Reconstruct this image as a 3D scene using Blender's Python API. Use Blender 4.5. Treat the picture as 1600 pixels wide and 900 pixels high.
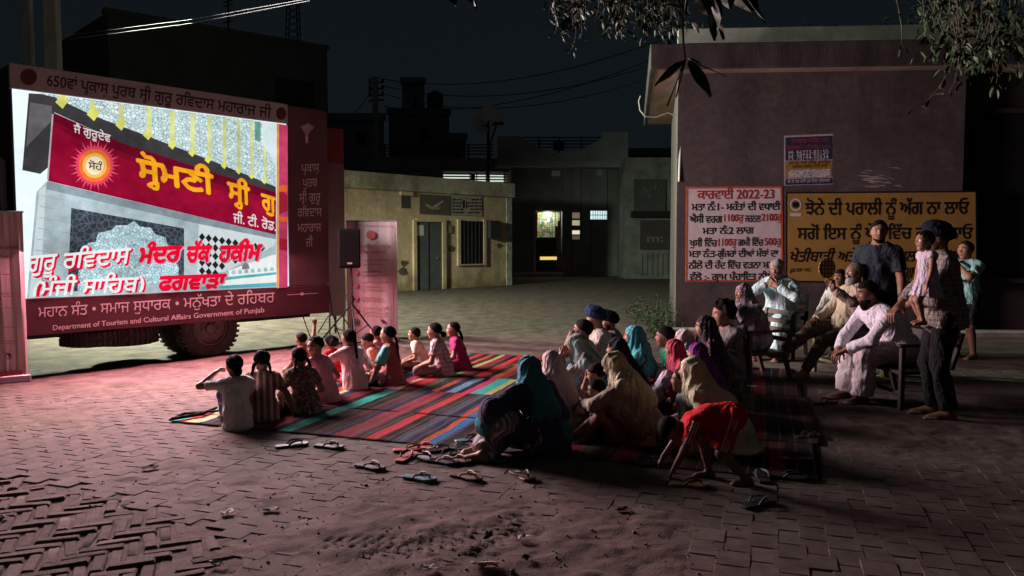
import bpy, bmesh, math, random
import numpy as np
from mathutils import Vector, Matrix

for o in list(bpy.data.objects): bpy.data.objects.remove(o)
SC = bpy.context.scene
COL = SC.collection

# ------------------------------------------------------------------ camera
HC = 1.55; FPX = 1200.0; PITCH = math.atan(70 / FPX)
cam = bpy.data.cameras.new('camera'); cam.sensor_width = 36; cam.lens = 27.0; cam.clip_end = 2000; cam.clip_start = .05
CAM = bpy.data.objects.new('camera', cam); COL.objects.link(CAM)
CAM.location = (0, 0, HC); CAM.rotation_euler = (math.pi/2 - PITCH, 0, 0); SC.camera = CAM
SC.render.resolution_x, SC.render.resolution_y = 1024, 576
SC.view_settings.view_transform = 'Standard'; SC.view_settings.look = 'None'; SC.view_settings.exposure = 0.0; SC.view_settings.gamma = 1
SC.cycles.use_denoising = True; SC.cycles.max_bounces = 6; SC.cycles.diffuse_bounces = 3; SC.cycles.glossy_bounces = 2
SC.cycles.sample_clamp_indirect = 3.0; SC.cycles.caustics_reflective = False; SC.cycles.caustics_refractive = False

# ------------------------------------------------------------------ night sky
W = bpy.data.worlds.new('World'); SC.world = W; W.use_nodes = True
nt = W.node_tree; bg = nt.nodes['Background']
tc = nt.nodes.new('ShaderNodeTexCoord'); sx = nt.nodes.new('ShaderNodeSeparateXYZ'); rp = nt.nodes.new('ShaderNodeValToRGB')
nz = nt.nodes.new('ShaderNodeTexNoise'); nz.inputs['Scale'].default_value = 2.2; nz.inputs['Detail'].default_value = 4
ad = nt.nodes.new('ShaderNodeMath'); ad.operation = 'MULTIPLY_ADD'; ad.inputs[1].default_value = .22; ad.inputs[2].default_value = -.10
sm = nt.nodes.new('ShaderNodeMath'); sm.operation = 'ADD'
nt.links.new(tc.outputs['Generated'], sx.inputs[0]); nt.links.new(tc.outputs['Generated'], nz.inputs['Vector'])
nt.links.new(nz.outputs['Fac'], ad.inputs[0]); nt.links.new(ad.outputs[0], sm.inputs[0]); nt.links.new(sx.outputs['Z'], sm.inputs[1])
nt.links.new(sm.outputs[0], rp.inputs[0]); nt.links.new(rp.outputs[0], bg.inputs['Color'])
rp.color_ramp.elements[0].position = 0.0; rp.color_ramp.elements[0].color = (.0040, .0064, .0080, 1)
rp.color_ramp.elements[1].position = .45; rp.color_ramp.elements[1].color = (.0044, .0068, .0090, 1)
e_ = rp.color_ramp.elements.new(.14); e_.color = (.0050, .0079, .0102, 1)
e_ = rp.color_ramp.elements.new(.80); e_.color = (.024, .0225, .0225, 1)      # unseen upper sky, brightened as added fill to lift dark shadows
bg.inputs['Strength'].default_value = 1.0

# ------------------------------------------------------------------ lamps of the place (their housings are built further down)
def area_light(name, loc, fwd, sx_, sy_, energy, color, spread=180):
    l = bpy.data.lights.new(name, 'AREA'); l.shape = 'RECTANGLE'; l.size = sx_; l.size_y = sy_; l.energy = energy; l.color = color; l.spread = math.radians(spread)
    o = bpy.data.objects.new(name, l); COL.objects.link(o); o.location = loc
    o.rotation_euler = Vector(fwd).to_track_quat('-Z', 'Y').to_euler(); return o
TD = np.array([.672, .7405]); TD /= np.linalg.norm(TD)            # direction of the truck's side
TN = np.array([TD[1], -TD[0]])                                     # the way the screen faces
TW = np.array([-4.01, 10.28])                                      # wheel on the ground
def truck(s, z, off=0.0): p = TW + TD * s + TN * off; return Vector((p[0], p[1], z))
area_light('screen_light_low', truck(-.6, 1.45, .05), (TN[0], TN[1], -.55), 3.3, 1.0, 820, (1.0, .33, .42))
area_light('screen_light_high', truck(-.6, 2.65, .05), (TN[0], TN[1], -.02), 3.3, 1.1, 1020, (1.0, .84, .86))
LAMP = Vector((-8.4, 14.4, 4.3))
l = bpy.data.lights.new('street_lamp_light', 'SPOT'); l.energy = 12000; l.color = (.86, 1.0, .76); l.spot_size = math.radians(138); l.spot_blend = .7; l.shadow_soft_size = .45
o = bpy.data.objects.new('street_lamp_light', l); COL.objects.link(o); o.location = LAMP
o.rotation_euler = (Vector((-2.6, 15.0, 0)) - LAMP).to_track_quat('-Z', 'Y').to_euler()

# ------------------------------------------------------------------ picture <-> place
_c, _s = math.cos(PITCH), math.sin(PITCH)
def ray(px, py):
    x = (px - 800) / FPX; u = -(py - 450) / FPX
    return np.array([x, _c + u * _s, -_s + u * _c])
def gp(px, py, z=0.0):
    r = ray(px, py); k = (z - HC) / r[2]; return np.array([r[0] * k, r[1] * k, z])
def at(px, py, d):                       # point at ground distance y = d
    r = ray(px, py); k = d / r[1]; return np.array([r[0] * k, d, HC + r[2] * k])
class Plane:
    def __init__(s, o, u, n):
        s.o = np.array([o[0], o[1], 0.0]); s.u = nrm3((u[0], u[1], 0)); s.n = nrm3((n[0], n[1], 0))
    def hit(s, px, py, off=0.0):
        r = ray(px, py); o = s.o - np.array([0, 0, HC]) + s.n * 0
        k = (o @ s.n) / (r @ s.n); p = np.array([0, 0, HC]) + r * k
        return p + s.n * off
    def uz(s, px, py): p = s.hit(px, py) - s.o; return p @ s.u, p[2]
    def P(s, u, z, off=0.0): p = s.o + s.u * u + s.n * off; return np.array([p[0], p[1], z])
def nrm3(v): v = np.asarray(v, float); return v / np.linalg.norm(v)

# ------------------------------------------------------------------ materials
_mats = {}
def mat(name, col, rough=.85, var=.15, scale=6.0, bump=.2, bscale=60.0, spec=.25, metal=0.0, col2=None, emit=None, sheen=0.0, stretch=None, detail=5, alpha=None):
    if name in _mats: return _mats[name]
    m = bpy.data.materials.new(name); m.use_nodes = True; t = m.node_tree; N = t.nodes; Lk = t.links
    b = N['Principled BSDF']; b.inputs['Roughness'].default_value = rough; b.inputs['Specular IOR Level'].default_value = spec; b.inputs['Metallic'].default_value = metal
    if sheen: b.inputs['Sheen Weight'].default_value = sheen
    c = N.new('ShaderNodeTexCoord'); src = c.outputs['Object']
    if stretch:
        mp = N.new('ShaderNodeMapping'); mp.inputs['Scale'].default_value = stretch; Lk.new(src, mp.inputs[0]); src = mp.outputs[0]
    n = N.new('ShaderNodeTexNoise'); n.inputs['Scale'].default_value = scale; n.inputs['Detail'].default_value = detail; n.inputs['Roughness'].default_value = .62
    Lk.new(src, n.inputs['Vector'])
    mx = N.new('ShaderNodeMix'); mx.data_type = 'RGBA'
    a = tuple(max(0, v * (1 - var)) for v in col[:3]); z = tuple(min(1, v * (1 + var)) for v in (col2 or col)[:3])
    mx.inputs['A'].default_value = a + (1,); mx.inputs['B'].default_value = z + (1,)
    mr = N.new('ShaderNodeMapRange'); mr.inputs['From Min'].default_value = .3; mr.inputs['From Max'].default_value = .7
    Lk.new(n.outputs['Fac'], mr.inputs['Value']); Lk.new(mr.outputs[0], mx.inputs['Factor']); Lk.new(mx.outputs['Result'], b.inputs['Base Color'])
    if bump:
        n2 = N.new('ShaderNodeTexNoise'); n2.inputs['Scale'].default_value = bscale; n2.inputs['Detail'].default_value = 3
        bp = N.new('ShaderNodeBump'); bp.inputs['Strength'].default_value = bump; bp.inputs['Distance'].default_value = .01
        Lk.new(src, n2.inputs['Vector']); Lk.new(n2.outputs['Fac'], bp.inputs['Height']); Lk.new(bp.outputs[0], b.inputs['Normal'])
    if emit:
        b.inputs['Emission Color'].default_value = tuple(emit[:3]) + (1,); b.inputs['Emission Strength'].default_value = emit[3]
    _mats[name] = m; return m
def emis(name, col, s=1.0):
    if name in _mats: return _mats[name]
    m = bpy.data.materials.new(name); m.use_nodes = True; t = m.node_tree; t.nodes.clear()
    e = t.nodes.new('ShaderNodeEmission'); e.inputs[0].default_value = tuple(col[:3]) + (1,); e.inputs[1].default_value = s
    if name.startswith('led_'):          # footage is never one flat tone: broad tone drift, compression blotches and the pixel grain
        N = t.nodes; c_ = N.new('ShaderNodeTexCoord'); prev = None
        for sc, lo, hi, a in ((1.6, .35, .65, .06 if min(col) > .55 else .24), (9, .3, .7, .05 if min(col) > .55 else .15), (70, .35, .65, .06)):
            n = N.new('ShaderNodeTexNoise'); n.inputs['Scale'].default_value = sc; n.inputs['Detail'].default_value = 3; r = N.new('ShaderNodeMapRange'); r.inputs['From Min'].default_value = lo; r.inputs['From Max'].default_value = hi; r.inputs['To Min'].default_value = 1 - a; r.inputs['To Max'].default_value = 1 + a
            t.links.new(c_.outputs['Object'], n.inputs['Vector']); t.links.new(n.outputs['Fac'], r.inputs['Value'])
            if prev is None: prev = r.outputs[0]
            else:
                mu = N.new('ShaderNodeMath'); mu.operation = 'MULTIPLY'; t.links.new(prev, mu.inputs[0]); t.links.new(r.outputs[0], mu.inputs[1]); prev = mu.outputs[0]
        ms = N.new('ShaderNodeMath'); ms.operation = 'MULTIPLY'; ms.inputs[1].default_value = s; t.links.new(prev, ms.inputs[0]); t.links.new(ms.outputs[0], e.inputs[1])
    o = t.nodes.new('ShaderNodeOutputMaterial'); t.links.new(e.outputs[0], o.inputs[0]); _mats[name] = m; return m
def weathered(name, col, stain=.45, patch=(1.25, 1.2, 1.15), scale=1.0, rough=.93):
    """old plaster: large damp patches, streaks run down by rain, scuffs, hairline cracks and grime rising from the foot"""
    if name in _mats: return _mats[name]
    m = mat(name, col, rough, .16, 9 * scale, .45, 55, .12, detail=9); t = m.node_tree; N = t.nodes; L = t.links; b = N['Principled BSDF']
    cur = b.inputs['Base Color'].links[0].from_socket; c = N.new('ShaderNodeTexCoord')
    def layer_(sc, stretch, lo, hi, mul, detail=6):
        nonlocal cur
        mp = N.new('ShaderNodeMapping'); mp.inputs['Scale'].default_value = stretch; n = N.new('ShaderNodeTexNoise'); n.inputs['Scale'].default_value = sc; n.inputs['Detail'].default_value = detail; n.inputs['Roughness'].default_value = .65
        r = N.new('ShaderNodeMapRange'); r.inputs['From Min'].default_value = lo; r.inputs['From Max'].default_value = hi; mx = N.new('ShaderNodeMix'); mx.data_type = 'RGBA'; mx.blend_type = 'MULTIPLY'; mx.inputs['B'].default_value = tuple(mul) + (1,)
        L.new(c.outputs['Object'], mp.inputs[0]); L.new(mp.outputs[0], n.inputs['Vector']); L.new(n.outputs['Fac'], r.inputs['Value']); L.new(r.outputs[0], mx.inputs['Factor']); L.new(cur, mx.inputs['A']); cur = mx.outputs['Result']
    layer_(.55 * scale, (1, 1, 1), .42, .62, (1 - stain,) * 3); layer_(2.6 * scale, (1, 1, .10), .52, .70, (1 - stain * .8,) * 3); layer_(1.7 * scale, (1, 1, 1.3), .56, .60, patch); layer_(14 * scale, (1, 1, 1), .62, .70, (.70, .68, .66)); 
    v = N.new('ShaderNodeTexVoronoi'); v.feature = 'DISTANCE_TO_EDGE'; v.inputs['Scale'].default_value = .8 * scale; nw = N.new('ShaderNodeTexNoise'); nw.inputs['Scale'].default_value = 3; nw.inputs['Detail'].default_value = 6
    ad_ = N.new('ShaderNodeVectorMath'); ad_.operation = 'ADD'; L.new(c.outputs['Object'], ad_.inputs[0]); L.new(nw.outputs['Color'], ad_.inputs[1]); L.new(c.outputs['Object'], nw.inputs['Vector']); L.new(ad_.outputs[0], v.inputs['Vector'])
    lt = N.new('ShaderNodeMath'); lt.operation = 'LESS_THAN'; lt.inputs[1].default_value = .0022; L.new(v.outputs['Distance'], lt.inputs[0]); mx = N.new('ShaderNodeMix'); mx.data_type = 'RGBA'; mx.blend_type = 'MULTIPLY'; mx.inputs['B'].default_value = (.72, .70, .68, 1); L.new(lt.outputs[0], mx.inputs['Factor']); L.new(cur, mx.inputs['A']); cur = mx.outputs['Result']
    sp = N.new('ShaderNodeSeparateXYZ'); L.new(c.outputs['Object'], sp.inputs[0]); n5 = N.new('ShaderNodeTexNoise'); n5.inputs['Scale'].default_value = 2.2; n5.inputs['Detail'].default_value = 6; L.new(c.outputs['Object'], n5.inputs['Vector'])
    m5 = N.new('ShaderNodeMath'); m5.operation = 'MULTIPLY_ADD'; m5.inputs[1].default_value = -1.3; L.new(n5.outputs['Fac'], m5.inputs[0]); L.new(sp.outputs['Z'], m5.inputs[2]); r5 = N.new('ShaderNodeMapRange'); r5.inputs['From Min'].default_value = -.1; r5.inputs['From Max'].default_value = -.6; L.new(m5.outputs[0], r5.inputs['Value'])
    mx = N.new('ShaderNodeMix'); mx.data_type = 'RGBA'; mx.blend_type = 'MULTIPLY'; mx.inputs['B'].default_value = (.55, .5, .45, 1); L.new(r5.outputs[0], mx.inputs['Factor']); L.new(cur, mx.inputs['A']); L.new(mx.outputs['Result'], b.inputs['Base Color'])
    return m
def srgb(r, g, b):
    f = lambda v: (v/255/12.92) if v/255 <= .04045 else ((v/255 + .055)/1.055)**2.4
    return (f(r), f(g), f(b))
def cloth(name, col, pattern=None, col2=(.8,.8,.8), scale=1.0, var=.12, rough=.9):
    """woven fabric; pattern: vstripe / hstripe / plaid / dots / print"""
    name = 'fabric_' + name; m = mat(name, col, rough, var, 14, .3, 90, .10)
    if not m.get('crease'):            # soft creases in the weave
        m['crease'] = 1; t = m.node_tree; bp = [n for n in t.nodes if n.type == 'BUMP'][0]; n3 = t.nodes.new('ShaderNodeTexNoise'); n3.inputs['Scale'].default_value = 11; n3.inputs['Detail'].default_value = 2.5; n3.inputs['Distortion'].default_value = 1.8
        c3 = t.nodes.new('ShaderNodeTexCoord'); mp3 = t.nodes.new('ShaderNodeMapping'); mp3.inputs['Scale'].default_value = (1, 1, .55); b3 = t.nodes.new('ShaderNodeBump'); b3.inputs['Strength'].default_value = .9; b3.inputs['Distance'].default_value = .035
        t.links.new(c3.outputs['Object'], mp3.inputs[0]); t.links.new(mp3.outputs[0], n3.inputs['Vector']); t.links.new(n3.outputs['Fac'], b3.inputs['Height']); t.links.new(b3.outputs[0], bp.inputs['Normal'])
    if pattern and not m.get('pat'):
        m['pat'] = 1; t = m.node_tree; N = t.nodes; Lk = t.links; b = N['Principled BSDF']
        old = b.inputs['Base Color'].links[0].from_socket
        c = N.new('ShaderNodeTexCoord'); sp = N.new('ShaderNodeSeparateXYZ'); Lk.new(c.outputs['Object'], sp.inputs[0])
        def wave(sock, fr, th):
            a = N.new('ShaderNodeMath'); a.operation = 'MULTIPLY'; a.inputs[1].default_value = fr; Lk.new(sock, a.inputs[0])
            s_ = N.new('ShaderNodeMath'); s_.operation = 'SINE'; Lk.new(a.outputs[0], s_.inputs[0])
            g = N.new('ShaderNodeMath'); g.operation = 'GREATER_THAN'; g.inputs[1].default_value = th; Lk.new(s_.outputs[0], g.inputs[0]); return g.outputs[0]
        if pattern == 'vstripe': f = wave(sp.outputs['X'], 150 * scale, .25)
        elif pattern == 'hstripe': f = wave(sp.outputs['Z'], 150 * scale, .25)
        elif pattern == 'plaid':
            mxx = N.new('ShaderNodeMath'); mxx.operation = 'MAXIMUM'; Lk.new(wave(sp.outputs['X'], 160*scale, .72), mxx.inputs[0]); Lk.new(wave(sp.outputs['Z'], 160*scale, .72), mxx.inputs[1]); f = mxx.outputs[0]
        elif pattern == 'dots':
            v = N.new('ShaderNodeTexVoronoi'); v.inputs['Scale'].default_value = 38 * scale; Lk.new(c.outputs['Object'], v.inputs['Vector'])
            g = N.new('ShaderNodeMath'); g.operation = 'LESS_THAN'; g.inputs[1].default_value = .32; Lk.new(v.outputs['Distance'], g.inputs[0]); f = g.outputs[0]
        else:
            v = N.new('ShaderNodeTexNoise'); v.inputs['Scale'].default_value = 34 * scale; v.inputs['Detail'].default_value = 2; Lk.new(c.outputs['Object'], v.inputs['Vector'])
            g = N.new('ShaderNodeMapRange'); g.inputs['From Min'].default_value = .52; g.inputs['From Max'].default_value = .58; Lk.new(v.outputs['Fac'], g.inputs['Value']); f = g.outputs[0]
        mx = N.new('ShaderNodeMix'); mx.data_type = 'RGBA'; Lk.new(f, mx.inputs['Factor']); Lk.new(old, mx.inputs['A']); mx.inputs['B'].default_value = tuple(col2) + (1,)
        Lk.new(mx.outputs['Result'], b.inputs['Base Color'])
    return m

# ------------------------------------------------------------------ objects, parts, labels
def tag(o, label=None, cat=None, group=None, kind=None):
    if label: o['label'] = label
    if cat: o['category'] = cat
    if group: o['group'] = group
    if kind: o['kind'] = kind
    return o
def link_mesh(name, me, parent=None, mw=None):
    o = bpy.data.objects.new(name, me); COL.objects.link(o)
    if parent is not None: o.parent = parent
    return o
def empty(name, loc=(0,0,0), rz=0.0):
    o = bpy.data.objects.new(name, None); COL.objects.link(o); o.location = loc; o.rotation_euler = (0, 0, rz); o.empty_display_size = .1; return o
def copy_tree(o, parent=None):
    c = o.copy(); COL.objects.link(c)
    if parent is not None: c.parent = parent
    for ch in list(o.children): copy_tree(ch, c)
    return c

class MB:
    def __init__(s): s.v = []; s.f = []; s.mi = []; s.cur = 0
    def add(s, vs, fs):
        o = len(s.v); s.v += [tuple(map(float, p)) for p in vs]; s.f += [tuple(i + o for i in f) for f in fs]; s.mi += [s.cur] * len(fs); return s
    def box(s, lo, hi, R=None, o=(0,0,0)):
        p = [(x, y, z) for x in (lo[0], hi[0]) for y in (lo[1], hi[1]) for z in (lo[2], hi[2])]
        if R is not None: p = [tuple(np.asarray(o) + np.asarray(R) @ np.asarray(q)) for q in p]
        else: p = [tuple(np.asarray(o, float) + np.asarray(q, float)) for q in p]
        return s.add(p, [(0,1,3,2), (4,6,7,5), (0,4,5,1), (2,3,7,6), (0,2,6,4), (1,5,7,3)])
    def hull(s, bot, top):            # two matching polygons, bottom counter-clockwise seen from above
        n = len(bot)
        return s.add(list(bot) + list(top), [tuple(range(n))[::-1], tuple(range(n, 2*n))] + [(i, (i+1) % n, n + (i+1) % n, n + i) for i in range(n)])
    def prism(s, poly, z0, z1): return s.hull([(x, y, z0) for x, y in poly], [(x, y, z1) for x, y in poly])
    def poly(s, pts): return s.add(pts, [tuple(range(len(pts)))])
    def tube(s, pts, r, n=8, r2=None, caps=True):
        pts = [np.asarray(p, float) for p in pts]; m = len(pts); vs = []; fs = []
        rr = r if isinstance(r, (list, tuple)) else [r + ((r2 if r2 is not None else r) - r) * i / max(1, m-1) for i in range(m)]
        ref = None
        for i in range(m):
            t = nrm3(pts[min(i+1, m-1)] - pts[max(i-1, 0)] + 1e-9)
            if ref is None:
                ref = np.cross(t, (0,0,1)) if abs(t[2]) < .9 else np.cross(t, (1,0,0))
            a = ref - t * (ref @ t); a = nrm3(a); ref = a; b = np.cross(t, a)
            for k in range(n):
                an = 2*math.pi*k/n; vs.append(pts[i] + (a*math.cos(an) + b*math.sin(an)) * rr[i])
        for i in range(m-1):
            for k in range(n): fs.append((i*n+k, i*n+(k+1) % n, (i+1)*n+(k+1) % n, (i+1)*n+k))
        if caps: fs.append(tuple(range(n))[::-1]); fs.append(tuple((m-1)*n + k for k in range(n)))
        return s.add(vs, fs)
    def lathe(s, prof, o=(0,0,0), R=None, n=24):   # prof: (radius, height) along local z
        vs = []; fs = []; m = len(prof); R_ = np.eye(3) if R is None else np.asarray(R)
        for r, z in prof:
            for k in range(n):
                a = 2*math.pi*k/n; vs.append(np.asarray(o) + R_ @ np.array([r*math.cos(a), r*math.sin(a), z]))
        for i in range(m-1):
            for k in range(n): fs.append((i*n+k, i*n+(k+1) % n, (i+1)*n+(k+1) % n, (i+1)*n+k))
        fs.append(tuple(range(n))[::-1]); fs.append(tuple((m-1)*n+k for k in range(n)))
        return s.add(vs, fs)
    def build(s, name, mats, parent=None, bevel=0, smooth=False, origin=None):
        if not isinstance(mats, (list, tuple)): mats = [mats]
        me = bpy.data.meshes.new(name)
        off = np.zeros(3) if origin is None else np.asarray(origin, float)
        me.from_pydata([tuple(np.asarray(p) - off) for p in s.v], [], s.f)
        for m in mats: me.materials.append(m)
        me.polygons.foreach_set('material_index', s.mi)
        if bevel or smooth:
            bm = bmesh.new(); bm.from_mesh(me)
            bmesh.ops.recalc_face_normals(bm, faces=bm.faces)
            if bevel: bmesh.ops.bevel(bm, geom=[e for e in bm.edges if len(e.link_faces) == 2 and e.calc_face_angle(0) > .6], offset=bevel, segments=1, affect='EDGES', clamp_overlap=True)
            bm.to_mesh(me); bm.free()
        if smooth:
            me.polygons.foreach_set('use_smooth', [True] * len(me.polygons))
            try: me.set_sharp_from_angle(angle=math.radians(40))
            except Exception: pass
        me.update()
        o = link_mesh(name, me, parent)
        if origin is not None: o.location = tuple(off)
        return o

# ------------------------------------------------------------------ lettering
EM = 60
_bm_cache = {}
def _outline(txt):
    cu = bpy.data.curves.new('lettering_source', 'FONT'); cu.body = txt; cu.size = 1; cu.resolution_u = 3; cu.fill_mode = 'NONE'
    ob = bpy.data.objects.new('lettering_source', cu); COL.objects.link(ob)
    dg = bpy.context.evaluated_depsgraph_get(); ev = ob.evaluated_get(dg); me = ev.to_mesh()
    P = np.zeros(len(me.vertices) * 3); me.vertices.foreach_get('co', P); P = P.reshape(-1, 3)[:, :2]
    E = np.zeros(len(me.edges) * 2, np.int32); me.edges.foreach_get('vertices', E); E = E.reshape(-1, 2)
    lo_, hi_ = E.min(1) if len(E) else E, E.max(1) if len(E) else E
    if len(E): E = np.where((hi_ - lo_ == 1)[:, None], np.stack([lo_, hi_], 1), np.stack([hi_, lo_], 1))
    ev.to_mesh_clear(); bpy.data.objects.remove(ob); bpy.data.curves.remove(cu)
    return P, E
def _raster(P, E, x0, w, y0, h):
    """non-zero winding fill of the outline loops, EM samples per em"""
    B = np.zeros((h, w), np.int16)
    if len(E) == 0: return B > 0
    # orient the edges along their loops
    A, C = P[E[:, 0]], P[E[:, 1]]
    ys = y0 + (np.arange(h) + .5) / EM
    for (ax, ay), (bx, by) in zip(A, C):
        if ay == by: continue
        lo, hi, sg = (ay, by, 1) if ay < by else (by, ay, -1)
        r0 = int(np.searchsorted(ys, lo)); r1 = int(np.searchsorted(ys, hi))
        for r in range(r0, r1):
            x = ax + (bx - ax) * (ys[r] - ay) / (by - ay)
            c = int(max(0, min(w, round((x - x0) * EM))))
            if c < w: B[r, c:] += sg
    return B != 0
def text_bitmap(txt, bold=0):
    """Gurmukhi needs its short-i sign before the letter and its subscript r tucked below: done here"""
    key = (txt, bold)
    if key in _bm_cache: return _bm_cache[key]
    out = []
    for ch in txt:
        if ch == '\u0a3f' and out:
            j = len(out) - 1
            while j > 0 and out[j] in '\u0a3c\u0a4d\u0a30' and (out[j] == '\u0a3c' or (out[j] == '\u0a30' and out[j-1] == '\u0a4d') or out[j] == '\u0a4d'): j -= 1
            out.insert(j, ch)
        else: out.append(ch)
    t = ''.join(out)
    subs = []; main = ''
    i = 0
    while i < len(t):
        if t[i] == '\u0a4d' and i + 1 < len(t): subs.append((len(main), t[i+1])); i += 2
        else: main += t[i]; i += 1
    P, E = _outline(main)
    wid = max(P[:, 0].max() if len(P) else .3, .1) + .06
    y0, h = -.42, int(1.42 * EM); w = int((wid + .06) * EM) + 4
    B = _raster(P, E, -.04, w, y0, h)
    for pos, ch in subs:
        p2, e2 = _outline(main[:pos]); xr = p2[:, 0].max()
        p3, e3 = _outline(ch)
        if len(p3) == 0: continue
        p3 = p3.copy(); p3 = p3 - p3.min(0); p3[:, 1] = np.minimum(p3[:, 1], .50); p3 *= .50; p3[:, 0] += xr - p3[:, 0].max() - .02; p3[:, 1] += -.24
        B |= _raster(p3, e3, -.04, w, y0, h)
    for _ in range(bold):
        C = B.copy(); C[:, 1:] |= B[:, :-1]; C[:, :-1] |= B[:, 1:]; C[1:] |= B[:-1]; C[:-1] |= B[1:]; B = C
    cols = np.where(B.any(0))[0]; x_lo, x_hi = cols[0], cols[-1] + 1
    # row runs merged downwards where they repeat
    rects = []; open_ = {}
    for r in range(h):
        row = B[r]; d = np.diff(np.concatenate([[0], row.astype(np.int8), [0]])); st = np.where(d == 1)[0]; en = np.where(d == -1)[0]
        cur = set(zip(st.tolist(), en.tolist())); nx = {}
        for run in cur: nx[run] = open_.pop(run, r)
        for run, r0 in open_.items(): rects.append((run[0], run[1], r0, r))
        open_ = nx
    for run, r0 in open_.items(): rects.append((run[0], run[1], r0, h))
    rects = np.array(rects, float)
    rects[:, :2] = (rects[:, :2] - x_lo) / (x_hi - x_lo)                    # 0..1 along the word
    rects[:, 2:] = (rects[:, 2:] / EM + y0) / .62                            # 0 baseline .. 1 headline
    _bm_cache[key] = (rects, (x_hi - x_lo) / EM / .62)
    return _bm_cache[key]
def letter_px(mb, plane, txt, p0, p1, hv, off=.004, bold=0):
    """letters on a plane; p0, p1: ends of the base line, hv: base line to headline (all as seen in the photograph's pixels)"""
    rects, asp = text_bitmap(txt, bold); p0, p1, hv = map(lambda v: np.asarray(v, float), (p0, p1, hv))
    for a, b, y0, y1 in rects:
        q = [plane.hit(*(p0 + (p1 - p0) * x + hv * y), off) for x, y in ((a, y0), (b, y0), (b, y1), (a, y1))]
        mb.poly(q)
def poly_px(mb, plane, pts, off=.003): mb.poly([plane.hit(x, y, off) for x, y in pts])
# ------------------------------------------------------------------ figures
# Every person is grown from one distance field (smooth union of tapered limbs), so a body is one continuous surface;
# each garment / hair piece is a field of its own and becomes a child mesh.
V = lambda *a: np.array(a, dtype=np.float64)
def nrm(v):
    v = np.asarray(v, dtype=np.float64); l = np.linalg.norm(v); return v / l if l > 1e-9 else v

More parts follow.
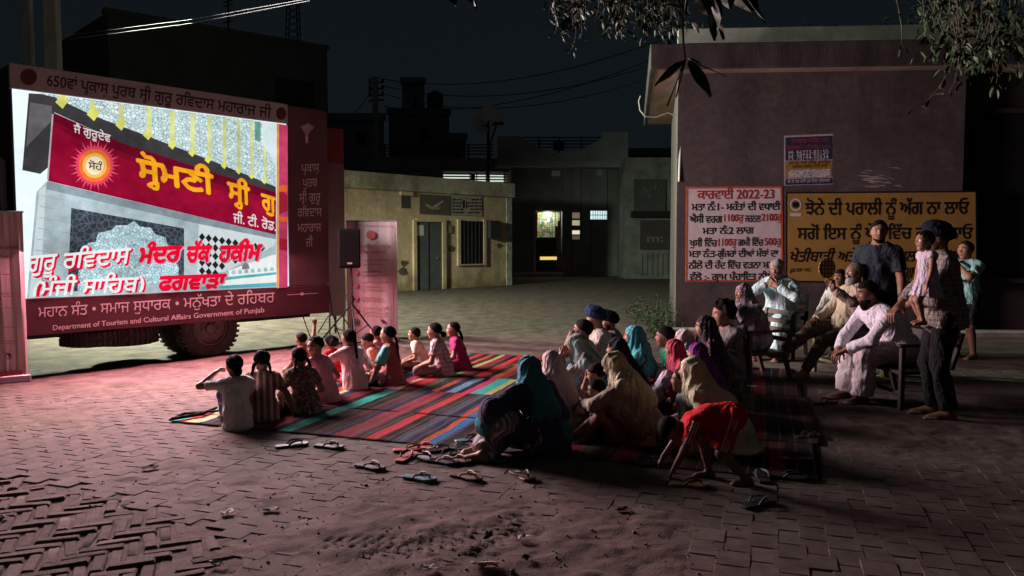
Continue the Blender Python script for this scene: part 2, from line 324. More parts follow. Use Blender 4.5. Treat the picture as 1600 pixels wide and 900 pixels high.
class Field:
    def __init__(s, lo, hi, h):
        s.lo = np.asarray(lo, float); s.h = h
        n = np.ceil((np.asarray(hi, float) - s.lo) / h).astype(int) + 1
        s.n = n
        s.ax = [(s.lo[i] + h * np.arange(n[i])).astype(np.float32) for i in range(3)]
        s.F = np.full(n, 0.2, np.float32)
    def _sl(s, lo, hi):
        a = np.clip(np.floor((lo - s.lo) / s.h).astype(int), 0, s.n); b = np.clip(np.ceil((hi - s.lo) / s.h).astype(int) + 1, 0, s.n)
        if (b <= a).any(): return None, None
        sl = tuple(slice(a[i], b[i]) for i in range(3))
        g = [s.ax[0][sl[0]][:, None, None], s.ax[1][sl[1]][None, :, None], s.ax[2][sl[2]][None, None, :]]
        return sl, g
    @staticmethod
    def dist(p, g):
        if p[0] == 'c':
            _, a, b, ra, rb, cut = p
            d = b - a; L2 = float(d @ d) + 1e-9
            x, y, z = g[0] - np.float32(a[0]), g[1] - np.float32(a[1]), g[2] - np.float32(a[2])
            t0 = (x * np.float32(d[0]) + y * np.float32(d[1]) + z * np.float32(d[2])) / np.float32(L2)
            t = np.clip(t0, 0, 1)
            r = np.sqrt((x - t * np.float32(d[0]))**2 + (y - t * np.float32(d[1]))**2 + (z - t * np.float32(d[2]))**2) - (np.float32(ra) + t * np.float32(rb - ra))
            if cut: r = np.maximum(r, (t0 - 1) * np.float32(math.sqrt(L2)))
            return r
        _, c, rad, R = p
        x, y, z = g[0] - np.float32(c[0]), g[1] - np.float32(c[1]), g[2] - np.float32(c[2])
        q = [(x * np.float32(R[i][0]) + y * np.float32(R[i][1]) + z * np.float32(R[i][2])) for i in range(3)]
        k0 = np.sqrt(sum((q[i] / np.float32(rad[i]))**2 for i in range(3)))
        k1 = np.sqrt(sum((q[i] / np.float32(rad[i]**2))**2 for i in range(3))) + 1e-6
        return k0 * (k0 - 1) / k1
    @staticmethod
    def bounds(p):
        if p[0] == 'c':
            r = max(p[3], p[4]); return np.minimum(p[1], p[2]) - r, np.maximum(p[1], p[2]) + r
        r = max(p[2]); return p[1] - r, p[1] + r
    def add(s, p, k=0.02, m=0.05):
        lo, hi = s.bounds(p); sl, g = s._sl(lo - m, hi + m)
        if sl is None: return
        d = s.dist(p, g).astype(np.float32); a = s.F[sl]
        if k > 0:
            hh = np.maximum(k - np.abs(a - d), 0) / k
            s.F[sl] = np.minimum(a, d) - hh * hh * (k * .25)
        else: s.F[sl] = np.minimum(a, d)
    def sub(s, p, k=0.01, m=0.05):
        lo, hi = s.bounds(p); sl, g = s._sl(lo - m, hi + m)
        if sl is None: return
        d = -s.dist(p, g).astype(np.float32); a = s.F[sl]
        hh = np.maximum(k - np.abs(a - d), 0) / k
        s.F[sl] = np.maximum(a, d) + hh * hh * (k * .25)
    def clip(s, pt, n):           # keep the side opposite to n
        n = nrm(n)
        x, y, z = s.ax[0][:, None, None], s.ax[1][None, :, None], s.ax[2][None, None, :]
        s.F = np.maximum(s.F, ((x - pt[0]) * n[0] + (y - pt[1]) * n[1] + (z - pt[2]) * n[2]).astype(np.float32))
    def folds(s, c, amp, m, seed, vz=5.0, wrinkle=0.0):
        rs = np.random.RandomState(seed); ph = rs.rand(8) * 6.28
        x, y, z = s.ax[0][:, None, None] - c[0], s.ax[1][None, :, None] - c[1], s.ax[2][None, None, :] - c[2]
        th = np.arctan2(y, x)
        rg = lambda a: 1 - 2 * np.sqrt(np.abs(np.sin(a * .5)) + .02)
        f = rg(m * th + 1.3 * np.sin(vz * z + ph[0]) + ph[1]) + .7 * rg((m * 1.7) // 1 * th - 1.8 * np.sin(vz * 1.6 * z + ph[2]) + ph[3])
        s.F = s.F - (amp * 1.0 * (f + .5)).astype(np.float32)
        if wrinkle: s.wrinkles(wrinkle, seed)
    def wrinkles(s, amp, seed):
        rs = np.random.RandomState(seed + 7)
        x, y, z = s.ax[0][:, None, None], s.ax[1][None, :, None], s.ax[2][None, None, :]
        f = 0
        for i in range(4):
            k = rs.randn(3); k /= np.linalg.norm(k); k *= 26 + 16 * i; k[2] *= .55; q = rs.randn(3) * 16
            f = f + (1 - .16 * i) * np.sin(k[0] * x + k[1] * y + k[2] * z + 1.6 * np.sin(q[0] * x + q[1] * y + q[2] * z + rs.rand() * 6) + rs.rand() * 6)
        s.F = s.F + (amp * .40 * f).astype(np.float32)
    def mesh(s):
        F = s.F.copy(); h = s.h
        for a in range(3):        # close the border
            i0 = [slice(None)] * 3; i0[a] = 0; F[tuple(i0)] = np.maximum(F[tuple(i0)], .01)
            i0[a] = -1; F[tuple(i0)] = np.maximum(F[tuple(i0)], .01)
        S = F < 0
        nx, ny, nz = F.shape
        cnt = np.zeros((nx-1, ny-1, nz-1), np.int8)
        offs = [(i, j, k) for i in (0, 1) for j in (0, 1) for k in (0, 1)]
        for (i, j, k) in offs: cnt += S[i:nx-1+i, j:ny-1+j, k:nz-1+k]
        act = (cnt > 0) & (cnt < 8)
        I = np.argwhere(act)
        if len(I) == 0: return np.zeros((0, 3)), np.zeros((0, 4), int)
        vid = np.full(act.shape, -1, np.int32); vid[act] = np.arange(len(I))
        acc = np.zeros((len(I), 3), np.float64); num = np.zeros(len(I))
        val = {o: F[I[:, 0]+o[0], I[:, 1]+o[1], I[:, 2]+o[2]] for o in offs}
        for o in offs:
            for a in range(3):
                if o[a] == 0:
                    p = list(o); p[a] = 1; p = tuple(p)
                    va, vb = val[o], val[p]
                    m = (va < 0) != (vb < 0)
                    t = np.where(m, va / np.where(m, va - vb, 1), 0)
                    base = np.array(o, float)[None, :].repeat(len(I), 0); base[:, a] += t
                    acc += base * m[:, None]; num += m
        Vt = (I + acc / num[:, None]) * h + s.lo
        quads = []
        for a in range(3):
            b, c = (a + 1) % 3, (a + 2) % 3
            sa = [slice(1, -1)] * 3; sa[a] = slice(0, -1); sb = [slice(1, -1)] * 3; sb[a] = slice(1, None)
            A, B = S[tuple(sa)], S[tuple(sb)]
            E = np.argwhere(A != B)
            if len(E) == 0: continue
            off = np.ones(3, int); off[a] = 0; E = E + off
            flip = S[E[:, 0], E[:, 1], E[:, 2]]
            def cell(db, dc):
                q = E.copy(); q[:, b] += db; q[:, c] += dc
                return vid[q[:, 0], q[:, 1], q[:, 2]]
            q = np.stack([cell(-1, -1), cell(0, -1), cell(0, 0), cell(-1, 0)], 1)
            q[~flip] = q[~flip][:, ::-1]
            quads.append(q)
        return Vt, np.concatenate(quads)

def np_mesh(name, verts, quads, mats, matidx=None, smooth=True):
    me = bpy.data.meshes.new(name)
    me.vertices.add(len(verts)); me.vertices.foreach_set('co', np.asarray(verts, np.float32).ravel())
    me.loops.add(len(quads) * 4); me.loops.foreach_set('vertex_index', np.asarray(quads, np.int32).ravel())
    me.polygons.add(len(quads)); me.polygons.foreach_set('loop_start', np.arange(0, len(quads) * 4, 4, dtype=np.int32))
    try: me.polygons.foreach_set('loop_total', np.full(len(quads), 4, np.int32))
    except Exception: pass
    me.polygons.foreach_set('use_smooth', np.full(len(quads), smooth))
    for m in mats: me.materials.append(m)
    if matidx is not None: me.polygons.foreach_set('material_index', np.asarray(matidx, np.int32))
    me.update(calc_edges=True)
    return me

def cap(a, b, ra, rb=None, cut=False): return ('c', np.asarray(a, float), np.asarray(b, float), ra, ra if rb is None else rb, cut)
I3 = np.eye(3)
def ell(c, r, R=I3): return ('e', np.asarray(c, float), tuple(r), R)
def grow(p, o):
    if p[0] == 'c': return ('c', p[1], p[2], p[3] + o, p[4] + o, p[5])
    return ('e', p[1], tuple(r + o for r in p[2]), p[3])

def ik(a, t, l1, l2, pole):
    a, t = np.asarray(a, float), np.asarray(t, float)
    d = t - a; L = np.linalg.norm(d); u = d / max(L, 1e-6)
    if L > (l1 + l2) * .995: L = (l1 + l2) * .995
    if L < abs(l1 - l2) * 1.05 + .01: L = abs(l1 - l2) * 1.05 + .01
    t = a + u * L
    ca = (l1*l1 + L*L - l2*l2) / (2*l1*L); ca = max(-1, min(1, ca)); sa = math.sqrt(1 - ca*ca)
    pl = np.asarray(pole, float); pl = pl - u * (pl @ u); pl = nrm(pl)
    return a + u * (l1*ca) + pl * (l1*sa), t

def rotx(a): c, s = math.cos(a), math.sin(a); return np.array([[1,0,0],[0,c,-s],[0,s,c]])
def roty(a): c, s = math.cos(a), math.sin(a); return np.array([[c,0,s],[0,1,0],[-s,0,c]])
def rotz(a): c, s = math.cos(a), math.sin(a); return np.array([[c,-s,0],[s,c,0],[0,0,1]])
D2R = math.pi / 180

POSES = {   # lean, slouch, pelvis height, hands (right +x / left -x), feet, poles : fractions of the stature; angles in degrees
 'cross':  dict(lean=8, slouch=14, pz=.062, hr=(.13,.20,.11), hl=(-.13,.20,.11), fr=(-.09,.17,.035), fl=(.09,.20,.035), kr=(1,.35,.12), kl=(-1,.35,.12)),
 'knees':  dict(lean=10, slouch=18, pz=.062, hr=(.02,.30,.20), hl=(-.02,.31,.17), fr=(.055,.31,.03), fl=(-.055,.33,.03), kr=(.15,.2,1), kl=(-.15,.2,1)),
 'side':   dict(lean=4, slouch=8, pz=.062, hr=(.12,.17,.12), hl=(-.10,.2,.10), fr=(.26,-.06,.03), fl=(.2,.08,.03), kr=(.5,1,.1), kl=(-.4,1,.1)),
 'chair':  dict(lean=0, slouch=6, pz=.285, hr=(.11,.23,.33), hl=(-.11,.23,.33), fr=(.07,.27,.035), fl=(-.07,.25,.035), kr=(.12,1,.6), kl=(-.12,1,.6)),
 'stand':  dict(lean=2, slouch=3, pz=.505, hr=(.16,.05,.40), hl=(-.16,.05,.40), fr=(.06,.02,.035), fl=(-.06,-.02,.035), kr=(0,1,0), kl=(0,1,0)),
}

class Skel: pass
def skeleton(S, pose, hs_ratio=None, **ov):
    P = dict(POSES[pose]); P.update(ov)
    k = Skel(); k.S = S; k.P = P
    hs = S * (hs_ratio or (.135 + max(0, 1.62 - S) * .075))
    k.hs = hs
    Lt, Lua, Lfa, Lth, Lsh = .285*S, .175*S, .150*S, .243*S, .238*S
    sw, hw = .108*S * P.get('broad', 1), .052*S
    k.pel = V(P.get('px', 0)*S, P.get('py', 0)*S, P['pz']*S)
    yaw = P.get('twist', 0) * D2R; sl = P.get('sidelean', 0) * D2R
    def frame(lean): return rotz(yaw) @ roty(sl) @ rotx(-lean)
    l1 = P['lean'] * D2R; l2 = l1 + P['slouch'] * D2R
    F1, F2 = frame(l1), frame(l2)
    k.mid = k.pel + F1 @ V(0, 0, Lt*.5)
    k.neck = k.mid + F2 @ V(0, 0, Lt*.5)
    k.F1, k.F2 = F1, F2
    sh = k.mid + F2 @ V(0, 0, Lt*.42)
    k.sho = {1: sh + F2 @ V(sw, 0, P.get('shrug_r', 0)*S), -1: sh + F2 @ V(-sw, 0, P.get('shrug_l', 0)*S)}
    hy, hp, hr = P.get('hyaw', 0)*D2R, P.get('hpitch', 0)*D2R, P.get('hroll', 0)*D2R
    k.HR = rotz(yaw + hy) @ rotx(-hp) @ roty(hr)          # columns: head right, forward, up
    nl = .045*S
    k.headbase = k.neck + nrm(F2 @ V(0, 0, 1) * .6 + V(0, 0, .4)) * nl
    if P.get('hangs'): k.headbase = k.neck + F2 @ V(0, 0, 1) * nl
    k.hc = k.headbase + k.HR @ V(0, .12*hs, .42*hs)
    Rz = rotz(yaw)
    k.elb, k.wri, k.hip, k.kne, k.ank = {}, {}, {}, {}, {}
    for sgn, hk, ek in ((1, 'hr', 'er'), (-1, 'hl', 'el')):
        pole = P.get(ek, (sgn*.6, -.5, -.6))
        k.elb[sgn], k.wri[sgn] = ik(k.sho[sgn], V(*P[hk]) * S, Lua, Lfa, pole)
    for sgn, fk, kk in ((1, 'fr', 'kr'), (-1, 'fl', 'kl')):
        k.hip[sgn] = k.pel + V(sgn*hw, 0, .005*S)
        k.kne[sgn], k.ank[sgn] = ik(k.hip[sgn], V(*P[fk]) * S, Lth, Lsh, P[kk])
    k.hl = .104 * S
    k.fdir = {1: P.get('fdr'), -1: P.get('fdl')}
    top = k.hc + k.HR @ V(0, -.05*hs, .50*hs); k.top = top
    return k

def torso_prims(k, fat=1.0):
    S = k.S; f = fat
    A = np.stack([k.F1[:, 0], k.F1[:, 1], k.F1[:, 2]]); B = np.stack([k.F2[:, 0], k.F2[:, 1], k.F2[:, 2]])
    ch = k.mid + k.F2 @ V(0, .005*S, .085*S)
    pr = [(ell(k.pel + V(0, -.01*S, .012*S), (.098*S*f, .075*S*f, .075*S), A), .03),
          (ell(k.pel*.45 + k.mid*.55, (.082*S*f, .062*S*f, .11*S), A), .05),
          (ell(ch, (.102*S, .068*S, .105*S), B), .05),
          (cap(k.sho[1] - (k.sho[1]-k.sho[-1])*.12, k.sho[-1] - (k.sho[-1]-k.sho[1])*.12, .040*S), .04)]
    if fat > 1.1: pr.append((ell(k.pel*.5 + k.mid*.5 + k.F1 @ V(0, .035*S, -.01*S), (.08*S*f, .065*S*f, .08*S), A), .05))
    return pr
def arm_prims(k, s, o=0, to=1.0):
    """upper arm and forearm; to < .5 : a short sleeve; to up to 1 : the wrist"""
    S = k.S; sh, el, wr = k.sho[s], k.elb[s], k.wri[s]
    if to <= .5: return [(cap(sh, sh + (el - sh) * (to * 2), .036*S + o, .033*S + o * 1.3, True), .03)]
    e = wr if to >= 1 else el + (wr - el) * ((to - .5) * 2)
    return [(cap(sh, el, .034*S + o, .026*S + o), .03), (cap(el, e, .026*S + o, (.0185*S if o == 0 else .022*S + o*1.1), o > 0), .02)]
def leg_prims(k, s, o=0, to=1.0, flare=1.0):
    S = k.S; hi, kn, an = k.hip[s], k.kne[s], k.ank[s]
    if to <= .5: return [(cap(hi, hi + (kn - hi) * (to * 2), .056*S + o, .042*S + o * flare, o > 0), .03)]
    e = an if to >= 1 else kn + (an - kn) * ((to - .5) * 2)
    cf = kn + (an - kn) * .3
    pr = [(cap(hi, kn, .056*S + o, .038*S + o), .04), (cap(kn, e, .036*S + o, .023*S + o * flare, o > 0), .03)]
    if o == 0:
        bk = nrm(np.cross(np.cross(hi - kn, an - kn), an - kn) * -1) if np.linalg.norm(np.cross(hi - kn, an - kn)) > 1e-6 else V(0, -1, 0)
        pr.append((cap(cf, cf + (an - kn) * .25, .032*S, .026*S), .02))
    return pr
def foot_prims(k, s):
    S = k.S; an = k.ank[s]
    d = k.fdir[s]
    if d is None:
        d = an - k.kne[s]; d = V(d[0], d[1], 0); d = -d if k.P.get('footback') else d
        kn = k.kne[s] - k.hip[s]; d = V(kn[0], kn[1], 0) * .6 + V(0, .4, 0) * S * .2
        if np.linalg.norm(d) < .02: d = V(0, 1, 0)
    d = nrm(np.asarray(d, float))
    up = V(0, 0, 1) if abs(d[2]) < .8 else V(0, -1, 0)
    r = nrm(np.cross(d, up)); u = np.cross(r, d)
    dn = -u
    heel = an + dn*.018*S - d*.016*S; ball = an + dn*.026*S + d*.085*S
    pr = [(cap(an, heel, .024*S, .023*S), .015), (cap(heel, ball, .022*S, .017*S), .02), (cap(an, ball, .021*S, .015*S), .015)]
    for i in range(5):
        b = ball + r * ((i - 2) * .0115*S) * 1.0 + dn*.002*S
        pr.append((cap(b - d*.03*S, b + d*(.026 - .003*abs(i - 1))*S, .0075*S, .0062*S), .006))
    return pr
def head_prims(k):
    h = k.hs; c = k.hc; R = k.HR; Rt = R.T
    L = lambda x, y, z: c + R @ V(x*h, y*h, z*h)
    E = lambda p, r, q=None: ell(L(*p), tuple(v*h for v in r), Rt)
    add = [(E((0,-.06,.13), (.325,.415,.36)), .02), (E((0,.10,-.13), (.255,.275,.34)), .06*h/.2*1.0),
           (E((0,.235,-.385), (.10,.085,.075)), .02), (E((0,.315,.115), (.20,.055,.045)), .015),
           (E((.15,.22,-.10), (.11,.11,.12)), .02), (E((-.15,.22,-.10), (.11,.11,.12)), .02),
           (cap(L(0,.345,.07), L(0,.445,-.075), .030*h, .048*h), .010), (cap(L(-.05,.38,-.095), L(.05,.38,-.095), .038*h), .008),
           (E((0,.36,-.21), (.095,.045,.028)), .006), (E((0,.352,-.265), (.08,.045,.03)), .006),
           (cap(L(-.20,-.15,-.33), L(-.06,.22,-.40), .05*h), .03), (cap(L(.20,-.15,-.33), L(.06,.22,-.40), .05*h), .03)]
    sub = [(E((.125,.415,.035), (.075,.07,.05)), .012), (E((-.125,.415,.035), (.075,.07,.05)), .012)]
    add2 = [(E((.122,.315,.03), (.06,.055,.045)), .004), (E((-.122,.315,.03), (.06,.055,.045)), .004)]
    for s in (1, -1):
        add2.append((E((s*.325,-.03,-.01), (.035,.085,.125)), .01))
    neck = [(cap(k.neck - k.F2 @ V(0,0,.03*k.S), L(0,-.09,-.22), .036*k.S, .033*k.S), .02)]
    return add, sub, add2, neck, L, E
def hand_prims(k, s):
    """palm, four two-joint fingers of unequal length and a thumb from the side of the palm"""
    hl = k.hl; w = k.wri[s]; P = k.P
    d = P.get('hdr' if s > 0 else 'hdl'); d = nrm(k.wri[s] - k.elb[s]) if d is None else nrm(V(*d))
    n = P.get('pnr' if s > 0 else 'pnl'); n = V(0, -.15, -1) if n is None else V(*n)      # palm normal (the way the palm faces)
    n = nrm(n - d * (n @ d)) if np.linalg.norm(n - d * (n @ d)) > .05 else nrm(np.cross(d, V(1, 0, 0)))
    side = nrm(np.cross(d, n)) * s                                                          # towards the thumb
    if P.get('thumbflip_r' if s > 0 else 'thumbflip_l'): side = -side
    curl = P.get('curl_r' if s > 0 else 'curl_l', 35) * D2R
    pr = [(cap(w - d*.10*hl, w + d*.08*hl, .15*hl, .155*hl), .01)]
    fl = (.42, .47, .44, .34)
    for i in range(4):
        o = (1.5 - i) * .125*hl
        kn = w + d*(.52 - .02*abs(i-1))*hl + side*o
        pr.append((cap(w + d*.06*hl + side*o*.7, kn, .085*hl, .072*hl), .012))
        c1 = curl * (.7 + .12*i); c2 = c1 + curl * .9
        d1 = nrm(d*math.cos(c1) + n*math.sin(c1) + side*(1.5-i)*.05); d2 = nrm(d*math.cos(c2) + n*math.sin(c2) + side*(1.5-i)*.05)
        m = kn + d1*fl[i]*.52*hl; e = m + d2*fl[i]*.48*hl
        pr.append((cap(kn, m, .062*hl, .054*hl), .004)); pr.append((cap(m, e, .054*hl, .043*hl), .003))
    tb = w + d*.14*hl + side*.19*hl + n*.03*hl
    tm = tb + nrm(d*.7 + side*.55 + n*.35)*.26*hl; te = tm + nrm(d*.9 + side*.15 + n*.35)*.24*hl
    pr.append((cap(w + d*.05*hl + side*.1*hl, tb, .09*hl, .075*hl), .012)); pr.append((cap(tb, tm, .07*hl, .058*hl), .006)); pr.append((cap(tm, te, .056*hl, .044*hl), .004))
    return pr

def region(prims, m=.03):
    lo = np.min([Field.bounds(p)[0] for p, _ in prims], 0) - m; hi = np.max([Field.bounds(p)[1] for p, _ in prims], 0) + m
    return lo, hi

def body_mesh(k, skin, h=.011, fat=1.0, hands=(1, -1), feet=True, lipmat=None, eyemat=None, hairmat=None, arms=(1, -1)):
    parts_v, parts_q, parts_m = [], [], []
    off = 0
    def put(Vt, Q, mi):
        nonlocal off
        parts_v.append(Vt); parts_q.append(Q + off); parts_m.append(mi); off += len(Vt)
    # trunk and limbs
    pr = torso_prims(k, fat)
    for s in (1, -1):
        if s in arms: pr += arm_prims(k, s)
        pr += leg_prims(k, s)
        if feet: pr += foot_prims(k, s)
    pr.append((cap(k.neck - k.F2 @ V(0,0,.03*k.S), k.headbase + k.HR @ V(0,-.02*k.hs,.05*k.hs), .035*k.S, .030*k.S), .03))
    lo, hi = region(pr)
    f = Field(lo, hi, h)
    for p, kk in pr: f.add(p, kk * min(1, k.S))
    Vt, Q = f.mesh(); put(Vt, Q, np.zeros(len(Q), int))
    # head, on a finer grid
    add, sub, add2, neck, L, E = head_prims(k)
    lo, hi = region(add + add2 + neck)
    f = Field(lo, hi, k.hs / 34)
    for p, kk in add + neck: f.add(p, kk)
    for p, kk in sub: f.sub(p, kk)
    for p, kk in add2: f.add(p, kk)
    Vt, Q = f.mesh()
    ce = Vt[Q].mean(1)
    loc = (ce - k.hc) @ k.HR / k.hs
    mi = np.zeros(len(Q), int)
    ex = np.minimum(np.abs(loc[:, 0] - .122), np.abs(loc[:, 0] + .122))
    mi[(((ex / .06)**2 + ((loc[:, 2] - .03) / .028)**2) < 1) & (loc[:, 1] > .2)] = 1                       # eyes
    mi[((ex / .05)**2 + ((loc[:, 2] - .03) / .06)**2 < .25) & (mi == 1)] = 2
    mi[(((ex / .10)**2 + ((loc[:, 2] - .125 - .02*(1 - (ex/.1)**2)) / .022)**2) < 1) & (loc[:, 1] > .2)] = 2   # brows
    mi[(np.abs(loc[:, 0]) < .105) & (np.abs(loc[:, 2] + .238) < .045*(1 - (loc[:, 0]/.125)**2)) & (loc[:, 1] > .25)] = 3
    put(Vt, Q, mi)
    for s in hands:
        pr = hand_prims(k, s); lo, hi = region(pr, .015)
        f = Field(lo, hi, max(.0042, k.hl / 40))
        for p, kk in pr: f.add(p, kk)
        Vt, Q = f.mesh(); put(Vt, Q, np.zeros(len(Q), int))
    return np_mesh('person_body', np.concatenate(parts_v), np.concatenate(parts_q), [skin, eyemat, hairmat, lipmat], np.concatenate(parts_m))

def layer(prims, h, subs=(), clips=(), fold=None, wrinkle=0, seed=0, k=1.0):
    lo, hi = region(prims, .035)
    f = Field(lo, hi, h)
    for p, kk in prims: f.add(p, kk * k)
    if fold: f.folds(*fold)
    if wrinkle: f.wrinkles(wrinkle, seed)
    for p, kk in subs: f.sub(p, kk)
    for pt, n in clips: f.clip(pt, n)
    return f.mesh()

def garment(k, kind, h, seed, fat=1.0, ground=True):
    """verts, quads of one garment"""
    S = k.S; T = torso_prims(k, fat); sc = S / 1.5
    neckcut = [(ell(k.headbase + k.F2 @ V(0, .012*S, .012*S), (.050*S, .052*S, .05*S)), .01)]
    c = k.pel
    def upper(o, sl, hem=None, extra=()):
        pr = [(grow(p, o), kk) for p, kk in T]
        for s in (1, -1): pr += [(p, kk) for p, kk in arm_prims(k, s, o * .8, sl)]
        pr.append((cap(k.pel + V(0,0,.0), k.mid, .085*S*fat + o, .078*S*fat + o), .04))
        return pr + list(extra)
    if kind in ('tee', 'vest', 'shirt', 'loose_shirt'):
        o = {'tee': .014, 'vest': .010, 'shirt': .014, 'loose_shirt': .022}[kind] * sc
        sl = {'tee': .34, 'vest': .06, 'shirt': .96, 'loose_shirt': .80}[kind]
        pr = upper(o, sl)
        if k.P['pz'] < .1: pr.append((cap(k.pel + V(0,-.012*S,.03*S), V(k.pel[0], k.pel[1]-.02*S, .012), .102*S, .118*S), .03))
        if k.P['pz'] > .2 and k.P['lean'] < 50: pr.append((cap(k.pel, k.pel + V(0,0,-.05*S), .095*S*fat + o, .10*S*fat + o, True), .03))
        return layer(pr, h, subs=neckcut, fold=(c, .0045*sc, 7, seed, 9.0, .0055*sc))
    if kind in ('kurta', 'frock'):
        o = (.018 if kind == 'kurta' else .013) * sc; sl = .95 if kind == 'kurta' else .30
        ex = []
        for s in (1, -1):
            ex.append((cap(k.hip[s], k.hip[s] + (k.kne[s]-k.hip[s])*.85, .062*S + o, .055*S + o * 1.5, True), .06))
        if k.P['pz'] > .4: ex = [(cap(k.pel, k.pel + V(0,0,-.20*S), .09*S + o, .12*S + o, True), .03)]
        if k.P['pz'] < .1: ex.append((cap(k.pel + V(0,-.02*S,.02*S), V(k.pel[0], k.pel[1]-.03*S, .015), .10*S, .125*S), .03))
        pr = upper(o, sl, extra=ex)
        return layer(pr, h, subs=neckcut, fold=(c, .006*sc, 9, seed, 7.0, .006*sc))
    if kind in ('pants', 'salwar', 'shorts', 'leggings'):
        o = {'pants': .012, 'salwar': .036, 'shorts': .018, 'leggings': .006}[kind] * sc
        to = {'pants': .97, 'salwar': .98, 'shorts': .46, 'leggings': .9}[kind]
        pr = [(grow(T[0][0], o), .03)]
        for s in (1, -1): pr += leg_prims(k, s, o, to, 1.6 if kind == 'salwar' else 1.3)
        return layer(pr, h, fold=(c, .004*sc, 6, seed, 10., .006*sc if kind != 'salwar' else .009*sc))
    if kind == 'skirt':
        pr = [(cap(k.pel + V(0,0,.05*S), k.pel + V(0,.01*S,-.17*S), .09*S, .165*S, True), .03)]
        return layer(pr, h, fold=(c, .010*sc*1.5, 12, seed, 3., 0))
    raise ValueError(kind)

def scarf(k, h, seed, drape='shoulder', open_=1.0):
    """a dupatta over the head: hood with a face opening, falling over shoulders and back"""
    S, hs = k.S, k.hs; c = k.hc; R = k.HR; Rt = R.T
    L = lambda x, y, z: c + R @ V(x*hs, y*hs, z*hs)
    back = k.F2 @ V(0, -1, 0)
    pr = [(ell(L(0,-.07,.12), (.40*hs, .49*hs, .45*hs), Rt), .02),
          (cap(L(0,-.12,.0), k.neck + back*.02*S, .40*hs, .068*S), .05),
          (cap(L(0,.02,-.30), k.neck + V(0,0,-.03*S), .27*hs, .075*S), .05),
          (cap(k.sho[1], k.sho[-1], .052*S), .07), (cap(k.neck + back*.01*S, k.mid + back*.015*S, .080*S, .100*S), .06)]
    if drape in ('back', 'cloak', 'long'):
        pr.append((cap(k.mid + back*.015*S, k.pel + V(0,-.03*S,.02*S), .098*S, .115*S), .06))
    if drape == 'long':
        pr.append((cap(k.pel + V(0,-.03*S,.03*S), V(k.pel[0], k.pel[1]-.07*S, .035), .11*S, .10*S), .05))
        pr.append((ell(V(k.pel[0], k.pel[1]-.09*S, .03), (.15*S, .10*S, .035)), .05))
    if drape == 'cloak':
        for s in (1, -1):
            pr.append((cap(k.sho[s], k.elb[s], .052*S, .062*S), .05)); pr.append((cap(k.elb[s], k.elb[s]*.4 + k.wri[s]*.6, .060*S, .055*S), .05))
            pr.append((cap(k.elb[s], k.pel + V(s*.06*S, 0, .04), .06*S, .10*S), .07))
        pr.append((cap(k.mid, V(k.pel[0], k.pel[1]-.03*S, .03), .10*S, .15*S), .07))
    f = (V(k.pel[0], k.pel[1], 0) * .6 + V(k.hc[0], k.hc[1], 0) * .4, .0056*S/1.5, 15, seed, 4.5, .007*S/1.5)
    op = [(ell(L(0,.42,-.10), (.245*hs*open_, .34*hs, .385*hs), Rt), .012), (ell(L(0,.40,-.36), (.16*hs, .22*hs, .25*hs), Rt), .02)]
    return layer(pr, h, subs=op, fold=f)

